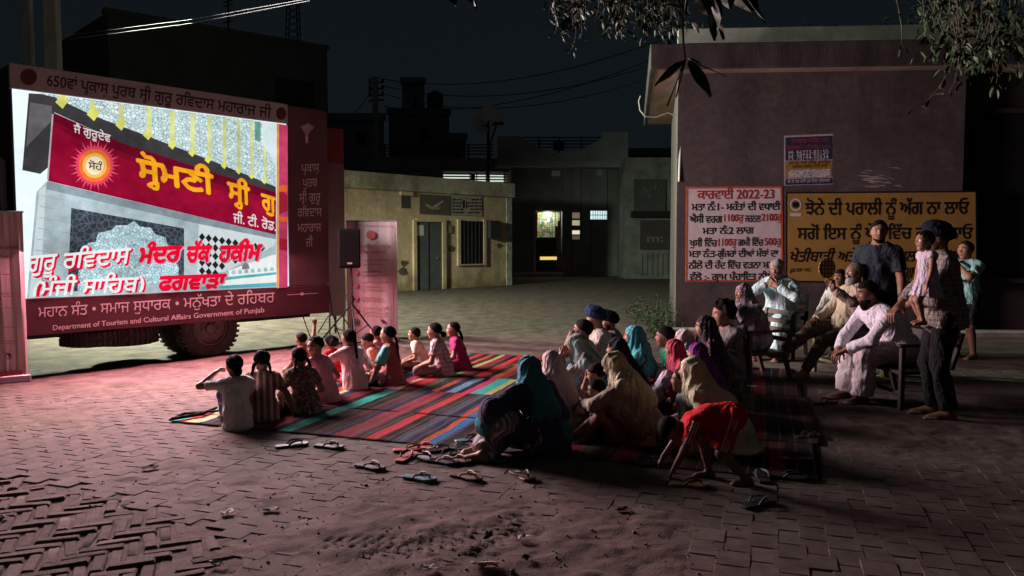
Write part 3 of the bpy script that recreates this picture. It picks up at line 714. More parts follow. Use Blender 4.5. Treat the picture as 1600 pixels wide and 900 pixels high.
def hair_mesh(k, kind, h, seed):
    hs = k.hs; c = k.hc; R = k.HR; Rt = R.T
    L = lambda x, y, z: c + R @ V(x*hs, y*hs, z*hs)
    E = lambda p, r: ell(L(*p), tuple(v*hs for v in r), Rt)
    n = R @ nrm(V(0, .70, -.50))                                  # away from the hair
    p0 = L(0, .345, .225)
    thick = {'short': .055, 'curly': .17, 'grey': .05, 'bald': .03}.get(kind, .05)
    pr = [(E((0,-.06,.13), (.325+thick,.415+thick,.36+thick)), .02)]
    lo, hi = region(pr, .03)
    f = Field(lo, hi, hs / 30)
    for p, kk in pr: f.add(p, kk)
    if kind in ('bun', 'braid', 'pigtails', 'ponytail', 'tied'):
        f.folds(L(0,-.3,.2), .004, 22, seed, 8.0)
    f.wrinkles((.005*hs/.2) * (4 if kind == 'curly' else 1), seed)
    x, y, z = f.ax[0][:, None, None], f.ax[1][None, :, None], f.ax[2][None, None, :]
    sd = (x - p0[0]) * n[0] + (y - p0[1]) * n[1] + (z - p0[2]) * n[2] + .022 * hs * np.sin(x * 95 + 3 * np.sin(y * 60 + seed)) * np.sin(z * 80 + seed)
    f.F = f.F + (thick * hs * .85 * np.exp(-(np.minimum(sd, 0) / (.13 * hs))**2)).astype(np.float32)
    f.F = np.maximum(f.F, sd.astype(np.float32))
    f.sub(E((.33,.12,-.12), (.12,.2,.16)), .01); f.sub(E((-.33,.12,-.12), (.12,.2,.16)), .01)
    if kind in ('short', 'grey', 'curly', 'bald'): f.clip(L(0,-.3,-.24), R @ V(0, .15, -1))
    if kind == 'bald': f.clip(L(0,0,.30), R @ V(0,.35,1))
    Vt, Q = f.mesh()
    vs, qs, off = [Vt], [Q], len(Vt)
    tails = []
    rs = random.Random(seed)
    down = V(0, 0, -1)
    bk = R @ V(0, -1, 0)
    def tail(start, length, r, sway=0.1, out=V(0,0,0), n_=5, plait=True):
        pts = []; p = start.copy()
        d = nrm(bk * .5 + out + down * .35)
        for i in range(n_ + 1):
            pts.append(p.copy()); d = nrm(d * .55 + down * .6 + V(rs.uniform(-1,1), rs.uniform(-1,1), 0) * sway); p = p + d * length / n_
        prs = []
        for i in range(n_):
            ra = r * (1 - .55 * i / n_); rb = r * (1 - .55 * (i+1) / n_)
            prs.append((cap(pts[i], pts[i+1], ra, rb), .008))
            if plait: prs.append((ell((pts[i] + pts[i+1]) / 2, (ra*1.3, ra*1.3, length/n_*.48)), .006))
        return prs
    if kind == 'bun': tails = [(E((0,-.58,-.20), (.19,.17,.19)), .012), (E((0,-.45,-.1), (.14,.12,.12)), .02)]
    if kind == 'braid': tails = tail(L(0,-.45,-.12), 1.5*hs, .085*hs, n_=7)
    if kind == 'ponytail': tails = tail(L(0,-.48,.05), 1.25*hs, .12*hs, plait=False)
    if kind == 'pigtails':
        for s in (1, -1): tails += tail(L(s*.28,-.30,-.05), 1.0*hs, .075*hs, out=R @ V(s*.5, 0, .1))
    if kind == 'topknot': tails = [(E((0,-.1,.55), (.12,.12,.12)), .01)]
    if tails:
        v2, q2 = layer(tails, hs / 26, wrinkle=.006*hs/.2, seed=seed); vs.append(v2); qs.append(q2 + off)
    return np.concatenate(vs), np.concatenate(qs)

def beard_mesh(k, seed, long_=1.0):
    hs = k.hs; c = k.hc; R = k.HR; Rt = R.T
    L = lambda x, y, z: c + R @ V(x*hs, y*hs, z*hs)
    E = lambda p, r: ell(L(*p), tuple(v*hs for v in r), Rt)
    pr = [(E((0,.20,-.38), (.19,.17,.16*long_)), .03), (E((.19,.06,-.24), (.08,.12,.17)), .04), (E((-.19,.06,-.24), (.08,.12,.17)), .04),
          (cap(L(-.08,.385,-.165), L(.08,.385,-.165), .03*hs), .01)]
    if long_ > 1.2: pr.append((cap(L(0,.22,-.42), L(0,.22,-.62), .14*hs, .06*hs), .03))
    return layer(pr, hs/30, subs=[(E((0,.42,-.235), (.10,.10,.03)), .006)], wrinkle=.012*hs/.2, seed=seed)

def turban_mesh(k, seed, patka=False):
    hs = k.hs; c = k.hc; R = k.HR; Rt = R.T
    L = lambda x, y, z: c + R @ V(x*hs, y*hs, z*hs)
    T = R @ rotx(.22)
    E = lambda p, r: ell(L(*p), tuple(v*hs for v in r), T.T)
    if patka:
        pr = [(E((0,-.05,.15), (.37,.46,.40)), .02), (E((0,.10,.58), (.12,.12,.12)), .03)]
    else:
        pr = [(E((0,-.06,.22), (.44,.55,.33)), .02), (E((0,-.02,.42), (.36,.46,.24)), .04), (E((0,.22,.40), (.20,.22,.22)), .05)]
    lo, hi = region(pr, .03); f = Field(lo, hi, hs/30)
    for p, kk in pr: f.add(p, kk)
    x, y, z = f.ax[0][:, None, None] - c[0], f.ax[1][None, :, None] - c[1], f.ax[2][None, None, :] - c[2]
    q = [(x * T[0][i] + y * T[1][i] + z * T[2][i]) / hs for i in range(3)]
    ph = 26 * (q[2] + .45 * np.abs(q[0]) * np.sign(q[1] + .3) ) + 2 * np.sin(4 * q[1] + seed)
    f.F = f.F + (.013 * hs * np.sin(ph)).astype(np.float32)
    f.sub(E((0,.50,-.16), (.30,.30,.34)), .012)
    f.clip(L(0,-.35,-.16), R @ V(0,.25,-1))
    return f.mesh()
# ------------------------------------------------------------------ noise for the ground
_rs = np.random.RandomState(5); _T = _rs.rand(256, 256)
def vnoise(x, y):
    xi, yi = np.floor(x).astype(int), np.floor(y).astype(int); fx, fy = x - xi, y - yi
    fx, fy = fx*fx*(3-2*fx), fy*fy*(3-2*fy); g = lambda a, b: _T[a % 256, b % 256]
    return (g(xi, yi)*(1-fx) + g(xi+1, yi)*fx)*(1-fy) + (g(xi, yi+1)*(1-fx) + g(xi+1, yi+1)*fx)*fy
def fbm(x, y, o=4):
    s = 0; a = .5
    for i in range(o): s = s + a * vnoise(x * 2**i + 17*i, y * 2**i + 9*i); a *= .5
    return s
RO = gp(268, 660)[:2]; RU = nrm3((.948, -.318, 0))[:2]; RV = np.array([-RU[1], RU[0]])     # the rug's corner and sides
BR_EDGE = [gp(-60, 728)[:2], gp(140, 762)[:2], gp(300, 815)[:2], gp(440, 905)[:2]]
# where dust and sand lie over the pavers (spots as seen in the photograph, put on the ground)
_dirt = [(x, y, r, a) for x, y, r, a in [
    (820, 850, 1.0, 1.1), (640, 880, .7, 1.0), (1000, 820, .7, 1.0), (520, 830, .5, .8), (900, 900, .7, 1.0), (1000, 895, .7, .9), (740, 800, .45, .8),
    (300, 730, .40, .7), (200, 700, .4, .6), (60, 640, .8, .8), (150, 600, .9, 1.0), (420, 780, .4, .7), (300, 770, .35, .6), (380, 850, .25, .6),
    (1350, 650, 1.2, 1.1), (1500, 690, 1.2, .9), (1250, 690, .7, .9), (1450, 740, .6, .6), (1120, 790, .45, .7), (960, 745, .5, .5),
    (700, 770, .3, .5), (120, 650, .5, .75), (330, 655, .35, .6), (400, 745, .45, .75), (250, 745, .4, .7), (640, 800, .6, .95), (760, 760, .3, .7), (480, 720, .35, .45), (230, 790, .3, .5), (820, 780, .4, .8), (600, 770, .35, .6), (250, 880, .2, .2), (560, 740, .2, .2), (1060, 850, .4, .9)]]
_dxy = [(gp(x, y)[:2], r, a) for x, y, r, a in _dirt]
def dirt_amount(x, y):
    d = np.zeros_like(x)
    for c, r, a in _dxy: d = np.maximum(d, a * np.exp(-((x - c[0])**2 + (y - c[1])**2) / (2 * (r * .85)**2)))
    d = np.maximum(d, np.clip((y - 8.6) / 1.2, 0, 1))
    return d
_cxy = [(gp(x, y)[:2], r) for x, y, r in ((600, 705, .8), (450, 690, .5), (760, 725, .5), (1330, 830, .9), (1180, 845, .5), (1500, 845, .9), (100, 700, .4), (1010, 755, .25), (250, 660, .4), (880, 720, .3))]
def ground_z(x, y):
    d = dirt_amount(x, y); n = fbm(x * 2.2, y * 2.2, 4); n2 = fbm(x * 9, y * 9, 3); n3 = fbm(x * 26 + 5, y * 26, 2)
    far = np.clip((y - 9) / 3, 0, 1)
    z = -.0165 + .027 * np.clip(d * 1.15 + (n - .5) * .9, 0, 1.25) + (n2 - .5) * (.006 + .018 * d) * (1 - .6 * far) + (n3 - .5) * (.005 + .006 * d) * (1 - .7 * far)
    for c, r in _cxy: z = z - .0050 * np.exp(-((x - c[0])**2 + (y - c[1])**2) / (2 * (r * .8)**2))
    z = z + .022 * np.minimum(d, 1) * (1 - far) * (np.abs(fbm(x * 4.1 + 3, y * 5.3, 3) - .5) * 2 - .25)
    # wheel ruts pressed into the soft dust
    for (ax, ay), (bx, by), w in [((690, 890), (860, 790), .10), ((560, 880), (760, 830), .09), ((500, 850), (640, 846), .08), ((430, 815), (530, 800), .06)]:
        A, B = gp(ax, ay)[:2], gp(bx, by)[:2]; D = B - A; L = np.linalg.norm(D); D = D / L
        t = (x - A[0]) * D[0] + (y - A[1]) * D[1]; o = (x - A[0]) * -D[1] + (y - A[1]) * D[0]
        m = np.exp(-(o / w)**4) * np.clip(np.minimum(t + .05, L + .05 - t) * 8, 0, 1)
        z = z + m * (-.011 + .011 * np.sin(t * 95 + 1.5 * np.sin(o * 60)))
    be = np.zeros_like(x, bool)
    for a, b in zip(BR_EDGE[:-1], BR_EDGE[1:]): be |= (x >= a[0] - .02) & (x <= b[0]) & (y < a[1] + (b[1] - a[1]) * (x - a[0]) / (b[0] - a[0]) - .02)
    z = np.where(be, np.minimum(z, -.007 + .012 * (n2 - .4) * 2), z)
    on = ((x - RO[0]) * RU[0] + (y - RO[1]) * RU[1] > -.05) & ((x - RO[0]) * RV[0] + (y - RO[1]) * RV[1] > -.02) & ((x - RO[0]) * RU[0] + (y - RO[1]) * RU[1] < 5.4) & (y < 11.4)
    z = np.where(on, np.minimum(z, -.001), z)
    lim = np.where((np.abs(x) > 40) | (y > 45) | (y < -5), -.004, 1); z = np.where(lim < 0, -.004, z)
    return z
def graded(lo, hi, step, far_lo, far_hi):
    a = list(np.arange(lo, hi + 1e-6, step)); s = step
    while a[-1] < far_hi: s *= 1.22; a.append(a[-1] + s)
    s = step
    while a[0] > far_lo: s *= 1.22; a.insert(0, a[0] - s)
    return np.array(a)
gx, gy = graded(-4.2, 4.4, .019, -400, 400), graded(3.2, 8.6, .019, -60, 600)
X, Y = np.meshgrid(gx, gy, indexing='ij'); Z = ground_z(X, Y)
nx_, ny_ = X.shape; idx = np.arange(nx_ * ny_).reshape(nx_, ny_)
q = np.stack([idx[:-1, :-1], idx[1:, :-1], idx[1:, 1:], idx[:-1, 1:]], -1).reshape(-1, 4)
m_dust = mat('dust_ground', (.100, .075, .064), .95, .50, 3.2, .5, 90, .1, detail=8)
g_ = link_mesh('ground', np_mesh('ground', np.stack([X, Y, Z], -1).reshape(-1, 3), q, [m_dust])); tag(g_, kind='structure')

# ------------------------------------------------------------------ interlocking pavers (real blocks, staggered columns of bone-shaped stones)
def below_edge(p):          # the brick lane lies on the near side of this line
    for a, b in zip(BR_EDGE[:-1], BR_EDGE[1:]):
        if a[0] <= p[0] <= b[0]:
            return p[1] < a[1] + (b[1] - a[1]) * (p[0] - a[0]) / (b[0] - a[0])
    return p[0] < BR_EDGE[0][0] and p[1] < BR_EDGE[0][1]
rnd = random.Random(11)
pv = MB(); WX, LY = .134, .190
out = [(-.5, -.5, .15), (.5, -.5, .15), (.5, -.27, .15), (.5, -.17, -.15), (.5, .17, -.15), (.5, .27, .15), (.5, .5, .15), (-.5, .5, .15), (-.5, .27, .15), (-.5, .17, -.15), (-.5, -.17, -.15), (-.5, -.27, .15)]
for j in range(-66, 84):
    for i in range(-50, 68):
        cu, cv = j * WX, (i + .5 * (j % 2)) * LY
        c = np.array([-.4, 6.0]) + RU * cu + RV * cv
        if not (3.0 < c[1] < 9.4 and abs(c[0]) < .74 * c[1] + .3): continue
        if below_edge(c): continue
        if dirt_amount(np.array([c[0]]), np.array([c[1]]))[0] > 1.05: continue
        zc = rnd.gauss(0, .0013); ta, tb = rnd.gauss(0, .008), rnd.gauss(0, .008); pv.cur = rnd.randrange(3)
        def ring(ins, z):
            r = []
            for sx2, sy2, wd in out:
                px_ = sx2 * WX + math.copysign(wd * WX, sx2) - math.copysign(ins, sx2); py_ = sy2 * LY - (math.copysign(ins, sy2) if abs(sy2) > .4 else 0)
                p = c + RU * px_ + RV * py_; r.append((p[0], p[1], zc + z + ta * px_ + tb * py_))
            return r
        r0, r1, r2 = ring(.0030, -.03), ring(.0030, -.0045), ring(.0080, 0); o_ = len(pv.v)
        n = 12; pv.add(r0 + r1 + r2, [(k, (k+1) % n, n + (k+1) % n, n + k) for k in range(n)] + [(n + k, n + (k+1) % n, 2*n + (k+1) % n, 2*n + k) for k in range(n)] + [tuple(2*n + k for k in range(n))])
m_pv = [mat('paver_a', (.098, .074, .064), .92, .36, 9, .45, 160, .15, detail=8), mat('paver_b', (.088, .067, .058), .92, .36, 9, .45, 160, .15, detail=8), mat('paver_c', (.108, .083, .072), .92, .36, 9, .45, 160, .15, detail=8)]
tag(pv.build('pavement', m_pv), kind='structure')

# ------------------------------------------------------------------ brick lane, bricks on edge in herringbone
bk = MB(); BW = .074; AX = nrm3((.93, -.36, 0))[:2]; ang = math.radians(45)
hu = AX * math.cos(ang) + np.array([-AX[1], AX[0]]) * math.sin(ang); hv_ = np.array([-hu[1], hu[0]])
oc = gp(200, 830)[:2]
for x in range(-70, 70):
    for y in range(-70, 70):
        s = (x - y) % 6
        if s == 0: w_, h_ = 3, 1
        elif s == 5: w_, h_ = 1, 3
        else: continue
        c = oc + hu * (x + w_ / 2) * BW + hv_ * (y + h_ / 2) * BW
        if not (2.6 < c[1] < 6.2 and c[0] > -4.5 and below_edge(c)): continue
        if rnd.random() < .02: continue
        hx_, hy_ = w_ * BW / 2 - .005, h_ * BW / 2 - .005; zc = rnd.gauss(-.002, .006); ta, tb = rnd.gauss(0, .022), rnd.gauss(0, .022); ro = rnd.gauss(0, .05); bk.cur = rnd.randrange(3)
        def ring(ins, z):
            r = []
            for sx2, sy2 in ((-1,-1),(0,-1),(1,-1),(1,0),(1,1),(0,1),(-1,1),(-1,0)):
                px_, py_ = sx2 * (hx_ - ins) + rnd.gauss(0, .0016), sy2 * (hy_ - ins) + rnd.gauss(0, .0016); px_, py_ = px_ * math.cos(ro) - py_ * math.sin(ro), px_ * math.sin(ro) + py_ * math.cos(ro)
                p = c + hu * px_ + hv_ * py_; r.append((p[0], p[1], zc + z + ta * px_ + tb * py_ + rnd.gauss(0, .0008)))
            return r
        n = 8; bk.add(ring(.001, -.05) + ring(.001, -.010) + ring(.010, 0), [(k, (k+1) % n, n + (k+1) % n, n + k) for k in range(n)] + [(n + k, n + (k+1) % n, 2*n + (k+1) % n, 2*n + k) for k in range(n)] + [tuple(2*n + k for k in range(n))])
m_bk = [mat('brick_a', (.108, .080, .070), .92, .3, 18, .7, 120, .12, detail=8), mat('brick_b', (.090, .066, .057), .92, .3, 18, .7, 120, .12, detail=8), mat('brick_c', (.128, .097, .084), .92, .3, 18, .7, 120, .12, detail=8)]
o = bk.build('brick_lane', m_bk, smooth=True); tag(o, kind='structure')

# loose grit and pebbles: nobody could count them
gr = MB()
for k in range(300):
    px_, py_ = (rnd.uniform(0, 620), rnd.uniform(590, 800)) if k < 130 else ((rnd.uniform(380, 1150), rnd.uniform(745, 900)) if k < 400 else (rnd.uniform(0, 1600), rnd.uniform(640, 900)))
    p = gp(px_, py_); r = rnd.choice([.004, .004, .005, .006, .008, .013 if k % 8 == 0 else .006]); p[2] = max(0, float(ground_z(np.array([p[0]]), np.array([p[1]]))[0])) + r * .35
    vs = []; fs = []
    for a in range(6):
        for b in (-.6, .5): vs.append(p + np.array([math.cos(a*1.047) * r * rnd.uniform(.7, 1.3), math.sin(a*1.047) * r * rnd.uniform(.7, 1.3), b * r * rnd.uniform(.6, 1.1)]))
    vs.append(p + np.array([0, 0, r * .9])); fs = [(2*a, 2*((a+1) % 6), 2*((a+1) % 6)+1, 2*a+1) for a in range(6)] + [(2*a+1, 2*((a+1) % 6)+1, 12) for a in range(6)]
    gr.add(vs, fs)
tag(gr.build('gravel', mat('grit', (.15, .115, .10), .95, .4, 30, .3)), kind='stuff')

# ------------------------------------------------------------------ right-hand building with the painted notices
A0 = gp(1055, 520)[:2]; RUv = nrm3((5.02, -.34, 0))[:2]; RNv = np.array([RUv[1], -RUv[0]]) if False else np.array([-.0676, -.9977])
WALL = Plane(A0, RUv, RNv)
m_wall = weathered('plaster_taupe', (.118, .096, .094), .36, (1.18, 1.16, 1.14))
m_conc = mat('concrete_grey', (.36, .34, .31), .95, .35, 2.2, .5, 50, .15, detail=8)
m_dark = mat('dark_void', (.012, .012, .013), .8, .2, 4, 0)
m_iron = mat('dark_iron', (.03, .03, .032), .6, .3, 8, .1, 60, .4, metal=.5)
def wp(u, d, z):       # d: towards the street
    p = A0 + RUv * u + RNv * d; return (p[0], p[1], z)
bld = empty('plaster_building', wp(0, 0, 0)); bl = np.array(wp(0, 0, 0))
def child_build(mb, name, m, root, **k):
    off = np.array(root.location); mb.v = [tuple(np.asarray(p) - off) for p in mb.v]
    return mb.build(name, m, root, **k)
tag(bld, 'single storey taupe plastered building with painted notices and a flat concrete roof', 'building')
ZT = 4.42; SB = np.array([1.0, 5.36])                                   # its side wall runs back at a slant
def sb(t, off=0.0): p = A0 + SB * t + nrm3((-SB[1], SB[0], 0))[:2] * off; return p
b = MB(); uE = 4.72                                                      # right end of the plastered wall
c0, c1 = np.array(wp(0, 0, 0))[:2], np.array(wp(uE, 0, 0))[:2]; c2 = np.array(wp(uE, -5.5, 0))[:2]; c3 = sb(1.02)
b.prism([c0, c1, c2, c3], 0, ZT)
child_build(b, 'wall', m_wall, bld)
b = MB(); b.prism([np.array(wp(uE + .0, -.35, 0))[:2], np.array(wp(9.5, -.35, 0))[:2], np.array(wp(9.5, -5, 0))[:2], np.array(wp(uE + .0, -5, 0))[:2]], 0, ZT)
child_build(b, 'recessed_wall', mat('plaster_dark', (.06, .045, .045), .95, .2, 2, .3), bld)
b = MB(); b.box((5.12, .0, .95), (7.6, .05, 3.75)); b.v = [wp(x, y - .36, z) for x, y, z in b.v]
dr = child_build(b, 'shutter', m_dark, bld)
b = MB()
for lo, hi in (((5.04, -.345, .95), (5.12, -.25, 3.83)), ((5.04, -.345, 3.75), (7.6, -.25, 3.83)), ((5.04, -.345, .87), (7.6, -.22, .95))): b.box(lo, hi)
b.v = [wp(*p) for p in b.v]; child_build(b, 'shutter_frame', mat('frame_brown', (.05, .035, .03), .8), bld)
# roof slab with deep fascia, overhanging front and side
b = MB(); ov = .42; lf = .50
f0, f1 = np.array(wp(-lf, ov, 0))[:2], np.array(wp(9.5, ov, 0))[:2]; f2 = np.array(wp(9.5, -5.6, 0))[:2]; f3 = sb(1.02, .62) 
b.prism([f0, f1, f2, f3], ZT + .005, ZT + .14)
child_build(b, 'roof', mat('soffit', (.34, .25, .19), .9, .3, 3, .3, 40, stretch=(1, .3, 1)), bld)
b = MB(); th = .10
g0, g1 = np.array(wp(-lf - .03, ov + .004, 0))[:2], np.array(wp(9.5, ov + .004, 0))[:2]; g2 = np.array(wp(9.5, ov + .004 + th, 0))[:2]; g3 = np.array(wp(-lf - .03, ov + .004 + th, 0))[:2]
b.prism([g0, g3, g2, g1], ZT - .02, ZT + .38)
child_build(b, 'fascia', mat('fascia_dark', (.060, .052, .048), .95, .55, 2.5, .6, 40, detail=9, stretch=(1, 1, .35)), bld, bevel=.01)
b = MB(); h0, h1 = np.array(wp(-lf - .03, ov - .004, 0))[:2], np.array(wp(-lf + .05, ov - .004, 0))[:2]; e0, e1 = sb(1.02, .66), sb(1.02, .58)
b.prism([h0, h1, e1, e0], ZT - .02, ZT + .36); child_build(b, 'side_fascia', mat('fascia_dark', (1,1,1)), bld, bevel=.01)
# set-back parapet with broken glass along its top, and odds and ends on the roof
b = MB(); b.box((.20, -1.6, ZT + .14), (9.4, -1.4, 5.55)); b.v = [wp(*p) for p in b.v]
pr_ = child_build(b, 'parapet', m_conc, bld)
b = MB()
for k in range(60):
    u = .4 + k * .15 + rnd.uniform(-.05, .05); h = rnd.uniform(.04, .13); w = rnd.uniform(.02, .05)
    b.hull([wp(u - w, -1.53, 5.54), wp(u + w, -1.53, 5.54), wp(u + w, -1.47, 5.54), wp(u - w, -1.47, 5.54)], [wp(u - w*.2, -1.51, 5.54 + h), wp(u + w*.6, -1.51, 5.54 + h*.6), wp(u + w*.6, -1.49, 5.54 + h*.6), wp(u - w*.2, -1.49, 5.54 + h)])
sh_ = child_build(b, 'broken_glass', mat('glass_shards', (.10, .13, .12), .15, .2, 4, 0, spec=.6), bld); sh_['kind'] = 'stuff'
b = MB(); b.tube([wp(.12, -.05, ZT - .05), wp(.05, -.02, 3.2), wp(.03, .03, 2.6)], .02); 
child_build(b, 'drain_pipe', mat('pvc_white', (.55, .52, .50), .5), bld)
b = MB(); b.box((-.35, -.30, 0), (5.3, .55, .12)) if False else b.box((-.2, .012, 0), (8.5, .40, .10)); b.v = [wp(*p) for p in b.v]
child_build(b, 'plinth_step', m_conc, bld, bevel=.012)
b = MB()
for pts in ([(.1, .3, ZT + .14), (.5, .3, ZT + .14), (.5, .3, ZT + .42), (.1, .3, ZT + .42)],):
    b.tube([wp(*p) for p in pts + pts[:1]], .02, 6)
child_build(b, 'roof_hatch_frame', m_conc, bld)
b = MB(); b.tube([wp(1.6, -.2, ZT + .22), wp(2.0, -.15, ZT + .30), wp(2.3, -.2, ZT + .33), wp(2.6, -.3, ZT + .25)], [.05, .09, .10, .05], 10)
o = b.build('plastic_sack', mat('sack_pale', (.55, .58, .52), .7, .15, 8, .4, 30), smooth=True, origin=wp(2.1, -.2, ZT + .14)); tag(o, 'pale twisted plastic sack lying on the flat concrete roof', 'sack')
# loose cable at the roof corner
b = MB(); b.tube([at(x, y, 12.6) for x, y in ((1001, 150), (998, 158), (1000, 172), (1008, 182), (1025, 183), (1045, 176), (1054, 180))], .012, 6)
child_build(b, 'loose_cable', mat('cable_pale', (.4, .38, .36), .6), bld)

# painted notices on the wall
def notice(name, pts, colr, border, label, off, cat='sign'):
    ctr = WALL.hit(*np.mean(np.array(pts, float), 0)); r = empty(name, ctr); tag(r, label, cat)
    c = WALL.P(0, 0); quad = [WALL.hit(x, y, off) for x, y in pts]; back = [WALL.hit(x, y, .0015) for x, y in pts]
    b = MB(); b.hull(back, quad); child_build(b, 'board', colr, r)
    if border is not None:
        m_, w = border; b = MB(); cx, cy = np.mean(np.array(pts, float), 0)
        P = [np.array(p, float) for p in pts]
        inn = [p + np.array([math.copysign(w, cx - p[0]), math.copysign(w, cy - p[1])]) for p in P]
        for i in range(4):
            j = (i + 1) % 4; b.poly([WALL.hit(*P[i], off + .004), WALL.hit(*P[j], off + .004), WALL.hit(*inn[j], off + .004), WALL.hit(*inn[i], off + .004)])
        child_build(b, 'painted_border', m_, r)
    return r
def write(root, lines, m, off, plane=None, bold=0, name='lettering', parent=None, clip=None):
    mb = MB()
    for t_, p0, p1, hv in lines: letter_px(mb, plane or WALL, t_, p0, p1, hv, off, bold)
    if parent is None: return child_build(mb, name, m, root)
    offv = np.array(root.location); mb.v = [tuple(np.asarray(p) - offv) for p in mb.v]; return mb.build(name, m, parent)
m_wht = mat('paint_white', (.66, .60, .61), .8, .1, 5, .15); m_red = mat('paint_red', (.42, .035, .025), .8, .15); m_ora = mat('paint_orange_red', (.55, .12, .05), .8, .15)
m_blk = mat('paint_black', (.012, .010, .012), .8, .1, 5, 0); m_och = mat('paint_ochre', (.40, .245, .06), .85, .14, 3, .2, 60, detail=8)
r = notice('painted_notice', [(1071, 440), (1224, 440), (1222, 291), (1072, 292)], m_wht, (m_ora, 3.0), 'white notice painted on the plastered wall with black and red lines of writing', .006)
write(r, [('ਕਾਰਵਾਈ 2022-23', (1089, 311), (1209, 310), (0, -12.5)), ('1100ਰੁ', (1131, 346), (1161, 346), (0, -10)), ('2100ਰੁ', (1189, 345), (1221, 345), (0, -10)),
          ('1100ਰੁ', (1122, 384), (1150, 384), (0, -10)), ('500ਰੁ', (1194, 383), (1220, 383), (0, -10))], m_red, .014, bold=1)
write(r, [('ਮਤਾ ਨੰ:1- ਮਹੰਤਾਂ ਦੀ ਵਧਾਈ', (1080, 329), (1218, 328), (0, -10)), ('ਐਸੀ ਵਰਗ', (1077, 348), (1128, 348), (0, -10)), ('ਜਰਨਲ', (1163, 347), (1188, 347), (0, -10)),
          ('ਮਤਾ ਨੰ:2 ਲਾਗ', (1097, 366), (1177, 365), (0, -9.5)), ('ਖੁਸੀ ਵਿੱਚ', (1077, 385), (1120, 385), (0, -9.5)), ('ਗਮੀ ਵਿੱਚ', (1152, 384), (1192, 384), (0, -9.5)),
          ('ਮਤਾ ਨੰ:ਤ-ਗੁੱਜਰਾਂ ਦੀਆਂ ਮੱਝਾਂ ਦਾ', (1076, 402), (1215, 401), (0, -9.5)), ('ਨੀਲੋਂ ਦੀ ਹੱਦ ਵਿੱਚ ਵੜਨਾ ਮਨ੍ਹਾ', (1075, 420), (1212, 419), (0, -9.5)), ('ਵੱਲੋ :- ਗ੍ਰਾਮ ਪੰਚਾਇਤ ਨੀਲੋਂ', (1077, 438), (1208, 437), (0, -9.5))], m_blk, .014, bold=1, name='black_lettering')
r = notice('painted_signboard', [(1227, 441), (1527, 443), (1526, 298), (1227, 300)], m_och, (m_blk, 2.5), 'long ochre sign painted on the wall with three lines of black writing', .007)
write(r, [('ਝੋਨੇ ਦੀ ਪਰਾਲੀ ਨੂੰ ਅੱਗ ਨਾ ਲਾਓ', (1257, 336), (1513, 334), (0, -18)), ('ਸਗੋਂ ਇਸ ਨੂੰ ਖੇਤ ਵਿੱਚ ਹੀ ਮਿਲਾਓ', (1245, 374), (1519, 373), (0, -17)), 
          ('ਖੇਤੀਬਾੜੀ ਅਤੇ ਕਿਸਾਨ ਭਲਾਈ ਵਿਭਾਗ', (1231, 409), (1512, 408), (4, -15)), ('ਫੂਡ ਸਭਾ ੧੫੮', (1233, 425), (1266, 424), (1, -5)), ('DH|M', (1395, 435), (1432, 434), (3, -15))], m_blk, .014, bold=1)
b = MB(); cx_, cy_ = 1243, 320
ringo = [(cx_ + 9*math.cos(a*.2618), cy_ + 10*math.sin(a*.2618)) for a in range(24)]; ringi = [(cx_ + 6.8*math.cos(a*.2618), cy_ + 7.6*math.sin(a*.2618)) for a in range(24)]
for k in range(24): poly_px(b, WALL, [ringo[k], ringo[(k+1) % 24], ringi[(k+1) % 24], ringi[k]], .0135)
poly_px(b, WALL, [(1234, 333), (1252, 333), (1252, 338), (1234, 338)], .0135); child_build(b, 'round_emblem', m_wht, r)
b = MB(); poly_px(b, WALL, [(cx_ + 5*math.cos(a*.5236), cy_ + 5*math.sin(a*.5236)) for a in range(12)], .0135); child_build(b, 'emblem_centre', m_blk, r)
r = notice('wall_poster', [(1225, 290), (1302, 288), (1302, 209), (1225, 212)], mat('poster_frame', (.42, .42, .42), .6), None, 'printed poster with phone numbers pasted above the ochre sign', .004)
b = MB(); poly_px(b, WALL, [(1227, 251), (1300, 249), (1300, 212), (1227, 215)], .010); child_build(b, 'navy_panel', mat('print_navy', (.03, .04, .09), .5), r)
b = MB(); poly_px(b, WALL, [(1227, 279), (1300, 277), (1300, 250.5), (1227, 252)], .010); child_build(b, 'ochre_panel', mat('print_ochre', (.36, .21, .05), .5), r)
b = MB(); poly_px(b, WALL, [(1227, 289), (1300, 287), (1300, 278), (1227, 280)], .010); child_build(b, 'lower_panel', mat('print_navy', (1,1,1)), r)
b = MB(); poly_px(b, WALL, [(1231, 278), (1297, 276), (1297, 264), (1231, 266)], .014); child_build(b, 'photo_strip', mat('photo_grey', (.30, .30, .30), .5, .9, 45, 0, col2=(.5,.5,.5)), r)
write(r, [('ਸ਼ਾਨਦਾਰ ਪੇਂਟਿੰਗ ਘਰ', (1236, 224), (1294, 222), (0, -6)), ('ਵਿਸ਼ਵਕਰਮਾ ਆਟੋਮੋਬਾਇਲ ਵਰਕਸ', (1229, 234), (1298, 232), (0, -5))], mat('print_red', (.42, .06, .06), .5), .015)
write(r, [('M: 96223-83150', (1232, 243), (1294, 241), (0, -6.5)), ('M: 78144-50534', (1232, 250), (1294, 248.5), (0, -6.5))], m_wht, .015, name='phone_numbers')
write(r, [('ਕਾਰ ਪੇਂਟ, ਬਾਡੀ, ਡੈਂਟਿੰਗ, ਡਰਾਈਵਰ', (1232, 257), (1296, 255), (0, -4)), ('ਸਪੈਸ਼ਲ ਸਰਵਿਸ ਦਿੱਤੀ ਜਾਂਦੀ', (1238, 263), (1292, 261), (0, -4)), ], m_blk, .015, name='small_print')
